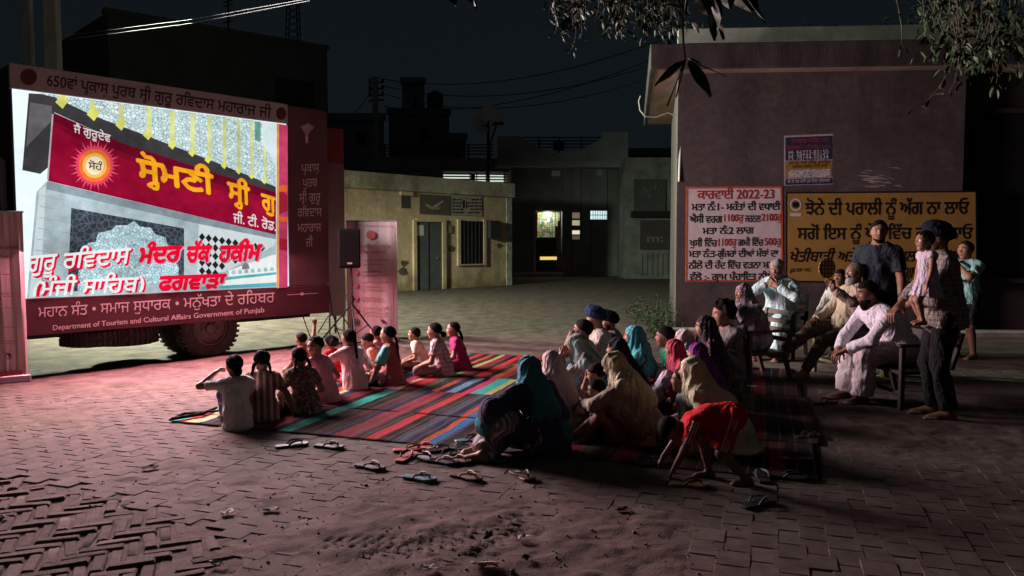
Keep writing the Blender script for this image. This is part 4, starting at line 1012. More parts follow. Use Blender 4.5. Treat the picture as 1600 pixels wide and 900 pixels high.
write(r, [('ਜੀ ਟੀ ਰੋਡ ਨੀਲੋਂ ਪੁਲ ਜ਼ਿਲ੍ਹਾ ਲੁਧਿਆਣਾ', (1230, 286), (1297, 284), (0, -4))], m_wht, .015, name='address_line')
b = MB()
for k in range(26):
    x, y = rnd.gauss(1366, 14), rnd.gauss(277, 7); w, h = rnd.uniform(4, 14), rnd.uniform(.8, 2.2)
    poly_px(b, WALL, [(x - w, y + h*.3), (x - w*.3, y + h), (x + w, y - h*.2 + 3), (x + w*.4, y - h + 2)], .006 + k * .0002)
o = b.build('paper_remnant', mat('torn_paper', (.42, .37, .36), .9), origin=WALL.hit(1366, 277)); tag(o, 'torn remains of a ripped pale poster above the ochre sign', 'torn paper')
# ------------------------------------------------------------------ display truck with its LED screen
TRK = Plane(TW, TD, TN)
trk = empty('display_truck', (TW[0], TW[1], 0)); tag(trk, 'parked display truck with a large bright LED screen and printed boards on its side', 'truck')
def tb(mb, name, m, parent=None, **k):
    off = np.array(trk.location); mb.v = [tuple(np.asarray(p) - off) for p in mb.v]; return mb.build(name, m, parent or trk, **k)
def tbox(lo, hi):                     # (along, out of the screen, up)
    b = MB(); b.box(lo, hi); b.v = [tuple(truck(s, z, o)) for s, o, z in b.v]; return b
sL, sR = TRK.uz(25, 300)[0], TRK.uz(448, 300)[0]; sE = TRK.uz(511, 300)[0]
zT, zB, zTop, zBot = 3.255, .925, 3.535, .50
m_body = mat('truck_body', (.05, .035, .04), .6, .2, 3, .1)
m_mar = mat('board_maroon', (.085, .026, .034), .7, .15, 2, .1, 40)
m_ban = mat('banner_pale', (.40, .39, .39), .8, .15, 2, .1, 40)
m_pale = mat('print_pale', (.62, .52, .52), .7, .05, 5, 0)
tb(tbox((sL - .02, -.9, zBot + .03), (sE, -.012, zTop)), 'box_body', m_body, bevel=.02)
tb(tbox((sL - 1.7, -1.5, .55), (sL - .06, -.02, 2.55)), 'cab', mat('cab_dark', (.04, .03, .032), .35, .2, 3, 0, spec=.5), bevel=.08)
tb(tbox((sL - 1.8, -.86, .42), (sE - .1, -.35, .52)), 'chassis', mat('chassis_black', (.02, .018, .018), .7, .3))
fb = tb(tbox((sL - .03, -.010, zT), (sR + .02, .035, zTop)), 'top_banner', m_ban, bevel=.008)
lb = tb(tbox((sL + .02, -.010, zBot), (sE, .030, zB)), 'lower_board', m_mar, bevel=.008)
sp_ = tb(tbox((sR + .004, -.010, zB + .003), (sE, .026, zTop - .01)), 'side_board', mat('board_maroon_grey', (.115, .058, .064), .7, .2, 2, .1, 40), bevel=.008)
write(trk, [('650ਵਾਂ ਪ੍ਰਕਾਸ਼ ਪੁਰਬ ਸ੍ਰੀ ਗੁਰੂ ਰਵਿਦਾਸ ਮਹਾਰਾਜ ਜੀ', (71, 134), (421, 185), (1, -15))], mat('print_grey', (.05, .042, .042), .8, .1, 5, 0), .039, TRK, 1, parent=fb)
b = MB(); poly_px(b, TRK, [(43 + 13*math.cos(a*.2618), 121 + 13*math.sin(a*.2618)) for a in range(24)], .039); tb(b, 'round_emblem', mat('print_darkred', (.12, .035, .035), .7), fb)
b = MB(); poly_px(b, TRK, [(437 + 8*math.cos(a*.2618), 178 + 10*math.sin(a*.2618)) for a in range(24)], .039); tb(b, 'round_emblem', mat('print_darkred', (1,1,1)), fb)
write(trk, [('ਮਹਾਨ ਸੰਤ • ਸਮਾਜ ਸੁਧਾਰਕ • ਮਨੁੱਖਤਾ ਦੇ ਰਹਿਬਰ', (58, 496), (427, 472), (0, -15))], m_pale, .034, TRK, parent=lb)
write(trk, [('Department of Tourism and Cultural Affairs Government of Punjab', (81, 515.5), (411, 487.5), (0, -7.0))], m_pale, .034, TRK, 1, parent=lb, name='small_lettering')
write(trk, [(t_, (x0, y + .5), (x1, y - .5), (0, -12)) for t_, x0, x1, y in (('ਪ੍ਰਕਾਸ਼', 469, 497, 269), ('ਪੁਰਬ', 471, 494, 292), ('ਸ੍ਰੀ ਗੁਰੂ', 466, 499, 315), ('ਰਵਿਦਾਸ', 463, 501, 338), ('ਮਹਾਰਾਜ', 463, 500, 362), ('ਜੀ', 476, 487, 385))], m_pale, .030, TRK, parent=sp_)
b = MB(); 
for a in range(-3, 4): poly_px(b, TRK, [(477, 213), (479 + a*3.2 - 1.2, 193 + abs(a)*1.6), (479 + a*3.2 + 1.2, 193 + abs(a)*1.6)], .030 + .0003 * a)
poly_px(b, TRK, [(475, 212), (480, 212), (479, 224), (476, 224)], .0305); tb(b, 'plant_emblem', m_pale, sp_)
b = MB(); poly_px(b, TRK, [(447, 460), (494, 457.5), (494, 458.5), (447, 461)], .0345); poly_px(b, TRK, [(470, 456), (474, 459), (470, 462), (466, 459)], .036); tb(b, 'ornament', m_pale, lb)

# the picture on the LED screen
E_ = lambda n, c, s=1.0: emis('led_' + n, c, s)
scr = tb(tbox((sL, -.010, zB + .002), (sR, .016, zT - .002)), 'led_screen', E_('white', (.80, .93, .97), 1.1))
def mosaic(name, base, line, scale):
    if name in _mats: return _mats[name]
    m = emis(name, base); t = m.node_tree; N = t.nodes; L_ = t.links; em = [n for n in N if n.type == 'EMISSION'][0]
    c = N.new('ShaderNodeTexCoord'); v = N.new('ShaderNodeTexVoronoi'); v.feature = 'DISTANCE_TO_EDGE'; v.inputs['Scale'].default_value = scale
    v2 = N.new('ShaderNodeTexVoronoi'); v2.inputs['Scale'].default_value = scale
    L_.new(c.outputs['Object'], v.inputs['Vector']); L_.new(c.outputs['Object'], v2.inputs['Vector'])
    r_ = N.new('ShaderNodeMapRange'); r_.inputs['From Min'].default_value = .02; r_.inputs['From Max'].default_value = .10; L_.new(v.outputs['Distance'], r_.inputs['Value'])
    hs_ = N.new('ShaderNodeMix'); hs_.data_type = 'RGBA'; hs_.inputs['A'].default_value = tuple(x*.72 for x in base) + (1,); hs_.inputs['B'].default_value = tuple(min(1, x*1.25) for x in base) + (1,)
    L_.new(v2.outputs['Color'], hs_.inputs['Factor'])
    mx = N.new('ShaderNodeMix'); mx.data_type = 'RGBA'; mx.inputs['A'].default_value = tuple(line) + (1,); L_.new(hs_.outputs['Result'], mx.inputs['B']); L_.new(r_.outputs[0], mx.inputs['Factor']); L_.new(mx.outputs['Result'], em.inputs[0])
    return m
_lvl = [.0172]; PIC = MB(); PICM = []
def _pic(m):
    if m not in PICM: PICM.append(m)
    PIC.cur = PICM.index(m)
def led(name, m, *polys):
    _lvl[0] += .0007; _pic(m)
    for p in polys: poly_px(PIC, TRK, p, _lvl[0])
def ledtext(name, m, lines, bold=0, cut=None):
    _lvl[0] += .0008; b = MB(); _pic(m)
    for t_, p0, p1, hv in lines: letter_px(b, TRK, t_, p0, p1, hv, _lvl[0], bold)
    for f in b.f:
        if cut is None or min(b.v[i][2] for i in f) > cut: PIC.poly([b.v[i] for i in f])
led('mosaic_wall', mosaic('led_mosaic', (.66, .80, .83), (.20, .34, .36), 25), [(62, 145.5), (430, 193), (430, 299), (240, 240), (82, 175)])
led('wall_stripe', E_('yellow_pale', (.62, .66, .28)), *[[(x - w, yt), (x + w, yt + 1), (x + w, yb), (x - w, yb)] for x, yt, yb, w in ((143, 157, 175, 4), (188, 163, 192, 4), (232, 168, 208, 4), (268, 173, 226, 4), (300, 177, 238, 3.5), (326, 181, 248, 3), (350, 184, 257, 3), (372, 187, 266, 2.6), (393, 190, 273, 2.4), (413, 192, 280, 2.2))])
led('dark_eave', E_('eave', (.05, .045, .05)), [(44, 146), (63, 147), (84, 152), (145, 181), (233, 214), (337, 254), (430, 292), (430, 301), (190, 224), (84, 176), (74, 262), (62, 272), (34, 266)])
led('eave_shade', E_('eave_light', (.13, .12, .13)), [(46, 160), (80, 166), (79, 190), (40, 230)])
led('diamond', E_('yellow', (.72, .72, .16)), *[[(x, y - r*1.25), (x + r*1.05, y - r*.15), (x + r*.1, y + r*1.25), (x - r*1.05, y + r*.2)] for x, y, r in ((96, 158, 10), (145, 177, 10), (188, 194, 8.5), (230, 210, 7.5), (268, 226, 6.5), (299, 238, 6), (324, 249, 5.5), (349, 258, 5), (372, 267, 4.6), (392, 275, 4.2), (412, 283, 4))])
led('sky_patch', E_('sky', (.66, .78, .80)), [(408, 190.5), (430, 193.5), (430, 262), (420, 240), (408, 226)])
led('flag', E_('flag', (.12, .30, .24)), [(397, 190), (406, 191), (406, 222), (397, 219)])
led('sign_board', E_('board_red', (.29, .004, .030)), [(82, 176), (190, 224), (430, 301), (430, 367), (74, 283)])
led('sign_board_shade', E_('board_red_deep', (.15, .003, .018)), [(82, 176), (190, 224), (430, 301), (430, 313), (300, 277), (189, 238), (81.5, 190)])
led('sign_board_shade', E_('board_red_mid', (.22, .004, .024)), [(81.5, 190), (189, 238), (300, 277), (430, 313), (430, 321), (300, 286), (189, 247), (81, 199)])
led('sign_board_light', E_('board_pale', (.50, .42, .46)), [(80, 178), (82.5, 179), (74.5, 282), (72, 281)])
led('tiled_front', E_('tile_grey', (.42, .52, .56)), [(70, 285), (430, 370), (430, 452), (41, 466), (56, 300)])
led('front_shade', E_('tile_shade', (.24, .31, .35)), [(72, 283), (430, 367), (430, 377), (71, 296)])
led('front_post', E_('tile_light', (.60, .70, .74)), [(60, 298), (70, 290), (62, 462), (44, 466)])
led('tile_joint', E_('tile_joint', (.30, .40, .46)), *[[(64 - k*2, y), (104, y + 8), (104, y + 8.8), (64 - k*2, y + 1)] for k, y in enumerate((305, 322, 339, 356, 373, 390, 407, 424))])
led('dark_panel', mosaic('led_dark_mosaic', (.035, .045, .065), (.10, .12, .14), 16), [(110, 325), (286, 357), (286, 440), (104, 456)])
led('scalloped_arch', mosaic('led_arch_mosaic', (.50, .68, .73), (.16, .28, .32), 29), [(120, 456), (121, 425), (127, 408), (125, 396), (136, 380), (148, 378), (152, 364), (172, 360), (180, 352), (197, 352), (208, 345), (217, 354), (234, 356), (241, 366), (257, 371), (260, 382), (273, 390), (270, 404), (278, 418), (276, 440)])
led('checker_panel', E_('checker_white', (.62, .70, .72)), [(309, 350), (430, 374), (426, 384), (352, 424), (306, 430)])
ck = []
for i in range(14):
    for j in range(8):
        x = 314 + i * 10.4; y = 357 + j * 13.2 + i * 1.9
        if y < 352 + (x - 309) * .2 + 5 or y > 428 - max(0, x - 335) * .52: continue
        ck.append([(x, y - 6.3), (x + 5.0, y + .4), (x, y + 6.5), (x - 5.0, y - .4)])
led('checker', E_('checker_black', (.015, .018, .022)), *ck)
led('white_arcade', E_('arcade_white', (.84, .88, .86)), [(352, 424), (425, 398), (430, 398), (430, 447), (345, 450)])
led('arcade_band', E_('arcade_teal', (.10, .44, .52)), [(300, 438), (430, 425), (430, 429), (300, 443)], [(300, 449), (430, 441), (430, 447), (300, 453)])
led('small_dome', E_('dome_grey', (.20, .22, .22)), [(376, 421), (377, 414), (382, 409), (387, 414), (388, 420)])
led('arcade_niche', E_('arcade_niche', (.38, .56, .60)), *[[(x, 434 - (x-300)*.09), (x, 428 - (x-300)*.07), (x + 3, 425 - (x-300)*.07), (x + 6, 428 - (x-300)*.07), (x + 6, 434 - (x-300)*.09)] for x in range(350, 428, 10)])
led('edge_strip', E_('strip_red', (.52, .05, .14)), [(434, 194), (447.5, 196), (447.5, 449), (434, 450)])
led('edge_line', E_('strip_orange', (.75, .30, .10)), [(430, 193), (434, 193.5), (434, 450), (430, 450)])
led('edge_letter', E_('strip_orange2', (.72, .12, .03)), [(434, 290), (447, 289), (447, 299), (440, 300), (440, 330), (434, 330)], [(434, 338), (447, 340), (447, 347), (434, 346)])
led('strip_shade', E_('strip_dark', (.35, .015, .04)), [(434, 300), (440, 300), (447, 305), (447, 330), (434, 335)], [(434, 372), (447, 374), (447, 392), (434, 390)])
ec = (146, 259)
rays = []
for k in range(36):
    a = k * math.pi / 18; r1 = 40 if k % 2 == 0 else 33
    rays.append([(ec[0] + 27*math.cos(a-.06), ec[1] + 28*math.sin(a-.06)), (ec[0] + r1*math.cos(a), ec[1] + r1*1.04*math.sin(a)), (ec[0] + 27*math.cos(a+.06), ec[1] + 28*math.sin(a+.06))])
led('sun_ray', E_('ray_pink', (.74, .10, .16)), *rays)
disc = lambda r: [(ec[0] + r*math.cos(a*.2244), ec[1] + r*1.03*math.sin(a*.2244)) for a in range(28)]
led('sun_disc', E_('disc_pink', (.78, .05, .13)), disc(29)); led('sun_ring', E_('disc_orange', (.80, .17, .025)), disc(25)); led('sun_core', E_('disc_gold', (.82, .45, .10)), disc(19)); led('sun_heart', E_('disc_cream', (.85, .72, .50)), disc(14))
ledtext('emblem_lettering', E_('ink', (.10, .05, .03)), [('ਸੋਹੰ', (136, 264), (158, 267), (0, -10))], 1)
ledtext('white_lettering', E_('pale', (.72, .66, .66)), [('ਜੈ ਗੁਰੂਦੇਵ', (113, 207), (171, 223), (0, -11)), ('ਜੀ. ਟੀ. ਰੋਡ.', (362, 347), (429, 361), (0, -13))], 1)
for nm, mm, d in (('letter_shadow', E_('ink2', (.12, .012, .012)), 2.0), ('gold_lettering', E_('gold', (.88, .36, .012)), 0)):
    ledtext(nm, mm, [('ਸ਼੍ਰੋਮਣੀ', (212 + d, 279 + d), (333 + d, 305 + d), (-2, -30)), ('ਸ਼੍ਰੀ', (353 + d, 311 + d), (389 + d, 321 + d), (-1, -26)), ('ਗੁ', (406 + d, 326 + d), (429, 333 + d), (-1, -23))], 2)
cap_ = [('ਗੁਰੂ', (40, 425), (84, 421), (4, -24)), ('ਰਵਿਦਾਸ', (94, 420), (199, 411), (4, -23)), ('ਮੰਦਰ', (212, 412), (279, 408), (4, -23)), ('ਚੱਕ', (286, 410), (325, 408), (4, -23)), ('ਹਕੀਮ', (337, 409), (404, 406), (4, -23)),
        ('(ਮੰਜੀ ਸਾਹਿਬ)', (48, 463), (221, 455), (4, -22)), ('ਫਗਵਾੜਾ', (243, 454), (348, 450), (4, -21))]
zc = zB + .012
mv = lambda ls, d: [(t_, (a[0] + d, a[1] + d*.6), (b_[0] + d, b_[1] + d*.6), h) for t_, a, b_, h in ls]
ledtext('caption_shadow', E_('cap_red', (.80, .004, .035)), mv(cap_[:2] + cap_[5:6], 3.2), 3, zc); ledtext('caption_white', E_('cap_white', (.86, .86, .88)), cap_[:2] + cap_[5:6], 1, zc)
ledtext('caption_outline', E_('cap_pale', (.60, .35, .40)), mv(cap_[2:5] + cap_[6:], 2.2), 3, zc); ledtext('caption_red', E_('cap_red', (.80, .004, .035)), cap_[2:5] + cap_[6:], 3, zc)

tb(PIC, 'screen_picture', PICM, scr)
# wheels and what hangs below the skirt
def wheel(s, o_, name='wheel', flat=False, R_=.40, w=.24, zc=None):
    c = np.array(truck(s, R_ if zc is None else zc, o_)); ax = np.array([TN[0], TN[1], 0]); sd = np.array([TD[0], TD[1], 0]); up = np.array([0, 0, 1.])
    M3 = np.stack([sd, up, ax], 1) if not flat else np.stack([sd, ax, up], 1)
    t_ = MB(); t_.lathe([(R_*.60, -w/2), (R_*.90, -w/2), (R_*.98, -w*.36), (R_, -w*.2), (R_, w*.2), (R_*.98, w*.36), (R_*.90, w/2), (R_*.60, w/2), (R_*.58, w*.3), (R_*.58, -w*.3)], c, M3, 36)
    for k in range(36):
        a = k * math.pi / 18; d = M3 @ np.array([math.cos(a), math.sin(a), 0]); tg = M3 @ np.array([-math.sin(a), math.cos(a), 0]); ax_ = M3[:, 2]
        p = c + d * (R_ + .004)
        for sgn in (-1, 1):
            pts = [p + tg * x + ax_ * (sgn * y) + d * z for z in (-.01, .012) for x, y in ((-.022, .01), (.014, .01), (.022, w*.44), (-.014, w*.44))]
            t_.hull(pts[:4], pts[4:])
    ty = tb(t_, name, mat('tyre_rubber', (.05, .042, .04), .85, .35, 12, .3, 60, .2))
    if not flat:
        r_ = MB(); r_.lathe([(R_*.57, w*.26), (R_*.58, w*.44), (R_*.54, w*.46), (R_*.50, w*.30), (R_*.34, w*.20), (R_*.30, w*.34), (R_*.18, w*.36), (R_*.16, w*.50), (R_*.02, w*.52)], c, M3, 32)
        for k in range(8):
            a = k * math.pi / 4; r_.lathe([(.016, 0), (.016, .03), (.002, .031)], c + M3 @ np.array([math.cos(a)*R_*.24, math.sin(a)*R_*.24, w*.34]), M3, 6)
        tb(r_, 'rim', mat('rim_dusty', (.16, .12, .12), .7, .3, 6, .2, metal=.3), ty, smooth=True)
    return ty
wheel(0.0, -.19); wheel(0.0, -.74); wheel(-3.0, -.19); wheel(-3.0, -.74)
wheel(-.92, -.62, 'spare_tyre', True, .40, .24, .36); wheel(-1.35, -.45, 'spare_tyre', True, .36, .20, .38)
# rear corner post light and trailing cables
b = MB(); b.tube([truck(sE + .02, .9, -.02), truck(sE + .05, .5, .02), truck(sE + .12, .2, .06), truck(sE + .10, .03, .2), truck(sE + .5, .02, .25), truck(sE + .9, .02, .1)], .009, 6)
b.tube([truck(sE - .4, .5, -.1), truck(sE - .3, .15, -.05), truck(sE - .1, .03, .1), truck(sE + .3, .02, .05)], .008, 6); tb(b, 'cable', mat('cable_black', (.015, .015, .015), .6))

# second red board standing past the tail of the truck
p0, p1 = at(514, 470, 12.6), at(540, 470, 12.75); dv = nrm3((p1 - p0) * np.array([1, 1, 0])); nv = np.array([dv[1], -dv[0], 0])
r = empty('tall_banner', (p0[0], p0[1], 0)); tag(r, 'tall narrow pinkish banner with a red top standing just behind the truck tail', 'banner')
RB = Plane(p0, dv[:2], nv[:2])
b = MB(); L_ = np.linalg.norm((p1 - p0)[:2])
for (z0, z1, nm, mm) in ((.35, 2.85, 'banner_cloth', mat('banner_pink', (.20, .10, .11), .8, .15, 2, .1)), (2.85, 3.42, 'banner_head', mat('banner_red', (.19, .03, .035), .8, .15))):
    b = MB(); b.hull([RB.P(0, z0, 0), RB.P(L_, z0, 0), RB.P(L_, z0, -.02), RB.P(0, z0, -.02)], [RB.P(0, z1, 0), RB.P(L_, z1, 0), RB.P(L_, z1, -.02), RB.P(0, z1, -.02)]); child_build(b, nm, mm, r)
b = MB(); b.tube([RB.P(.02, 0, -.04), RB.P(.02, 3.42, -.04)], .015, 6); b.tube([RB.P(L_ - .02, 0, -.04), RB.P(L_ - .02, 3.42, -.04)], .015, 6); child_build(b, 'support_pole', m_iron, r)

# ------------------------------------------------------------------ roll-up banners
def rollup(px0, px1, ytop, ybase, d, label, lines, yaw=0.0, small=()):
    a, c = at(px0, ytop, d), at(px1, ytop, d + yaw); dv = nrm3((c - a) * np.array([1, 1, 0])); nv = np.array([dv[1], -dv[0], 0]); pl = Plane(a, dv[:2], nv[:2]); L_ = np.linalg.norm((c - a)[:2]); zt = a[2]
    r = empty('rollup_banner', (a[0] + dv[0]*L_/2, a[1] + dv[1]*L_/2, 0)); tag(r, label, 'banner')
    b = MB(); n = 18; nzv = 12
    vs = []; 
    for i in range(n + 1):
        for j in range(nzv + 1):
            u = L_ * i / n; z = .08 + (zt - .08) * j / nzv
            vs.append(pl.P(u, z, .012 * math.sin(i * .9) * math.sin(math.pi * j / nzv) ** .5 + .006 * math.sin(i * 2.3 + j * .3)))
    vs2 = [v - pl.n * .004 for v in vs]; fs = []
    for i in range(n):
        for j in range(nzv):
            k = i * (nzv + 1) + j; o2 = len(vs); q = (k, k + nzv + 1, k + nzv + 2, k + 1); fs += [q, tuple(x + o2 for x in q[::-1])]
    b.add(vs + vs2, fs); child_build(b, 'banner_sheet', mat('vinyl_pink', (.50, .40, .405), .55, .08, 2, .05), r, smooth=True)
    b = MB(); b.hull([pl.P(-.02, 0, .08), pl.P(L_ + .02, 0, .08), pl.P(L_ + .02, 0, -.08), pl.P(-.02, 0, -.08)], [pl.P(-.02, .08, .06), pl.P(L_ + .02, .08, .06), pl.P(L_ + .02, .08, -.06), pl.P(-.02, .08, -.06)]); child_build(b, 'base', mat('alu_dull', (.30, .28, .28), .4, .1, metal=.6), r, bevel=.01)
    b = MB(); b.tube([pl.P(-.01, zt + .01, 0), pl.P(L_ + .01, zt + .01, 0)], .012, 8); b.tube([pl.P(L_/2, .06, -.03), pl.P(L_/2, zt, -.03)], .01, 6); child_build(b, 'top_rail', mat('alu_dull', (1,1,1)), r)
    return r, pl, zt, L_
r, pl, zt, L_ = rollup(541, 620, 346, 535, 12.0, 'pale pink roll-up banner with red writing standing behind the loudspeaker', None)
m_pr = mat('print_rose', (.42, .09, .10), .7); m_prs = mat('print_rose_soft', (.46, .20, .21), .7)
b = MB(); poly_px(b, pl, [(580 + 7*math.cos(a*.2618), 367 + 7*math.sin(a*.2618)) for a in range(24)], .03); child_build(b, 'round_emblem', m_pr, r)
b = MB()
for q in ([(546, 351), (614, 353), (614, 353.8), (546, 351.8)], [(613, 353), (614, 353), (613, 512), (612, 512)], [(545, 351), (546, 351), (549, 512), (548, 512)]): poly_px(b, pl, q, .03)
child_build(b, 'printed_border', m_prs, r)
write(r, [('ਸ੍ਰੀ ਗੁਰੂ ਰਵਿਦਾਸ ਮਹਾਰਾਜ', (552, 387), (610, 388), (0, -4.5)), ('ਜੀ ਦੀਆਂ ਸਿੱਖਿਆਵਾਂ', (556, 396), (604, 397), (0, -4.5))], m_pr, .031, pl, 1)
b = MB()
for y in (406, 413, 424, 430, 440, 447, 452, 464, 468, 480, 486, 491):
    x = 563
    while x < 606 - (y % 5) * 3:
        w = rnd.uniform(2, 6); poly_px(b, pl, [(x, y), (x + w, y + .1), (x + w, y + 1.6), (x, y + 1.5)], .031); x += w + 1.2
child_build(b, 'small_print', m_prs, r)
b = MB()
for y in (426, 446, 466, 484): poly_px(b, pl, [(556 + 4*math.cos(a*.5236), y + 4*math.sin(a*.5236)) for a in range(12)], .031)
child_build(b, 'printed_icon', m_prs, r)
b = MB(); ring_ = lambda cx, cy, a, b_: [[(cx + a*math.cos(k*.393), cy + a*math.sin(k*.393)), (cx + a*math.cos((k+1)*.393), cy + a*math.sin((k+1)*.393)), (cx + b_*math.cos((k+1)*.393), cy + b_*math.sin((k+1)*.393)), (cx + b_*math.cos(k*.393), cy + b_*math.sin(k*.393))] for k in range(16)]
for q in ring_(558, 503, 5.5, 4.2) + [[(556, 500), (560, 500), (560, 506), (556, 506)], [(594, 499), (600, 499), (603, 503), (598, 506), (597, 503)]]: poly_px(b, pl, q, .031)
child_build(b, 'printed_crest', mat('print_ink', (.08, .04, .05), .7), r)
r, pl, zt, L_ = rollup(-34, 35, 331, 601, 8.35, 'pale pink roll-up banner at the near end of the truck beside the LED screen', None, .25)
write(r, [('ਗੁਰੂ ਰਵਿਦਾਸ ਮਹਾਰਾਜ', (-30, 391), (28, 389.5), (0, -4.5)), ('ਦੀਆਂ ਸਿੱਖਿਆਵਾਂ', (-28, 405), (21, 404), (0, -4.5))], mat('print_ink', (1,1,1)), .031, pl, 1)
b = MB()
for y in (428, 458, 462, 480, 510, 532, 536):
    x = -26
    while x < 26: w = rnd.uniform(3, 8); poly_px(b, pl, [(x, y), (x + w, y - .1), (x + w, y + 1.4), (x, y + 1.5)], .031); x += w + 1.5
child_build(b, 'small_print', m_prs, r)
b = MB(); poly_px(b, pl, [(-33, 584), (34, 578), (34, 598), (-33, 606)], .0305); child_build(b, 'printed_band', m_pr, r)
b = MB(); poly_px(b, pl, [(10, 553), (14, 552), (17, 556), (13, 560), (13, 556)], .031)
for q in ring_(13, 556, 5, 4): poly_px(b, pl, q, .0315)
child_build(b, 'printed_crest', mat('print_ink', (1,1,1)), r)

# ------------------------------------------------------------------ loudspeakers
def speaker(px0, px1, y0, y1, d, label, stand=None, yaw=.35):
    a = at(px0, y1, d); c = at(px1, y0, d); w = (c[0] - a[0]) * .86; h = c[2] - a[2]; ctr = np.array([(a[0] + c[0]) / 2, d, a[2]])
    r = empty('loudspeaker', ctr, yaw); tag(r, label, 'loudspeaker', None); dp = w * .9
    b = MB(); b.prism([(-w/2, 0), (w/2, 0), (w*.36, dp), (-w*.36, dp)], 0, h); b.build('cabinet', mat('speaker_black', (.010, .009, .010), .9, .2, 20, .3, 200, .08), r, bevel=.015)
    b = MB(); b.box((-w/2 + .02, -.012, .03), (w/2 - .02, -.001, h - .03)); b.build('grille', mat('grille_black', (.008, .008, .008), .95, .4, 160, .6, 260, .05), r, bevel=.006)
    b = MB(); b.box((-.035, -.018, .06), (.035, -.0125, .085)); b.build('badge', mat('badge_grey', (.35, .33, .33), .4), r)
    if stand:
        s = empty('speaker_stand', (ctr[0], ctr[1] + .12, 0), yaw); tag(s, 'black tripod stand carrying the loudspeaker in front of the pink banner', 'stand')
        b = MB(); b.tube([(0, 0, .12), (0, 0, .75)], .019); b.tube([(0, 0, .70), (0, 0, ctr[2] - .002)], .015); b.build('pole', m_iron, s)
        b = MB(); b.tube([(0, 0, .66), (0, 0, .76)], .032); b.tube([(.02, 0, .71), (.07, 0, .71)], .012); b.build('collar', m_iron, s)
        for k in range(3):
            an = k * 2.094 + .5; e = np.array([math.cos(an), math.sin(an), 0]); b = MB(); b.tube([np.array([0, 0, .62]) + e*.02, e * .55 + np.array([0, 0, .02])], .013); b.tube([np.array([0, 0, .16]) + e*.02, e*.30 + np.array([0, 0, .30])], .008); b.build('leg', m_iron, s)
    return r
speaker(526, 566, 357, 419, 11.4, 'black loudspeaker on a tripod stand in front of the pink banner', True)
speaker(510, 533, 390, 432, 12.9, 'second black loudspeaker half hidden behind the one on the tripod', None, .5)
b = MB(); pp = at(521, 432, 13.0); b.tube([(pp[0], pp[1] + .1, .02), (pp[0], pp[1] + .1, pp[2])], .02); b.tube([(pp[0] - .3, pp[1] + .1, .02), (pp[0], pp[1] + .1, .5), (pp[0] + .3, pp[1] + .1, .02)], .013); o = b.build('speaker_stand', m_iron, origin=(pp[0], pp[1] + .1, 0)); tag(o, 'dark stand under the half hidden loudspeaker', 'stand')
# ------------------------------------------------------------------ buildings behind
def block(name, poly, z1, m, label, cat='building', extra=None):
    c = np.mean(np.array(poly), 0); r = empty(name, (c[0], c[1], 0)); tag(r, label, cat)
    b = MB(); b.prism(poly, 0, z1); child_build(b, 'wall', m, r); return r
# tall unlit house behind the truck
dA = at(168, 19, 24.0); zA = dA[2]
def atz(px, py, z): r = ray(px, py); k = (z - HC) / r[2]; return np.array([r[0]*k, r[1]*k])
pA, pB, pC = dA[:2], atz(511, 77, zA), atz(97, 63, zA)
m_night = mat('plaster_slate', (.048, .056, .062), .95, .2, .8, .2)
r = block('dark_house', [pA, pB, pB + (pC - pA), pC], zA, m_night, 'tall unlit plain house rising behind the display truck')
HP = Plane(pA, nrm3((pB - pA).tolist() + [0])[:2], (lambda d: (d[1], -d[0]))(nrm3((pB - pA).tolist() + [0])))
b = MB(); L_ = np.linalg.norm(pB - pA); b.hull([HP.P(-.1, zA - .02, .08), HP.P(L_ + .05, zA - .02, .08), HP.P(L_ + .05, zA - .02, -.3), HP.P(-.1, zA - .02, -.3)], [HP.P(-.1, zA + .12, .08), HP.P(L_ + .05, zA + .12, .08), HP.P(L_ + .05, zA + .12, -.3), HP.P(-.1, zA + .12, -.3)]); child_build(b, 'parapet', m_night, r)
u0, zz0 = HP.uz(430, 165); u1, zz1 = HP.uz(490, 129)
b = MB(); b.hull([HP.P(u0, zz0, .02), HP.P(u1, zz0, .02), HP.P(u1, zz0, .004), HP.P(u0, zz0, .004)], [HP.P(u0, zz1, .02), HP.P(u1, zz1, .02), HP.P(u1, zz1, .004), HP.P(u0, zz1, .004)]); w_ = child_build(b, 'window', m_dark, r)
b = MB()
for k in range(5): b.tube([HP.P(u0 + (u1-u0)*k/4, zz0, .03), HP.P(u0 + (u1-u0)*k/4, zz1, .03)], .02, 5)
off = np.array(r.location); b.v = [tuple(np.asarray(p) - off) for p in b.v]; b.build('frame', m_iron, w_)

# post office: low cream building
q0, q1 = gp(640, 455)[:2], gp(799, 446)[:2]; dd = nrm3((q1 - q0).tolist() + [0])[:2]; nn = np.array([dd[1], -dd[0]])
PO = Plane(q0, dd, nn); uL, uRr = PO.uz(528, 300)[0], PO.uz(799, 300)[0]
m_cream = weathered('plaster_cream', (.66, .49, .32), .28, (1.15, 1.15, 1.2))
root = empty('post_office', PO.P((uL + uRr)/2, 0)); tag(root, 'low cream plastered office with a dark door and one window facing the yard', 'building')
zp = PO.uz(660, 276)[1]
def pbox(u0, u1, z0, z1, o0, o1): b = MB(); b.hull([PO.P(u0, z0, o1), PO.P(u1, z0, o1), PO.P(u1, z0, o0), PO.P(u0, z0, o0)], [PO.P(u0, z1, o1), PO.P(u1, z1, o1), PO.P(u1, z1, o0), PO.P(u0, z1, o0)]); return b
def pxbox(x0, x1, y0, y1, o0, o1): ua, za = PO.uz(x0, y1); ub, zb = PO.uz(x1, y0); return pbox(ua, ub, za, zb, o0, o1)
child_build(pbox(uL, uRr, 0, zp - .02, -3.2, 0), 'wall', m_cream, root)
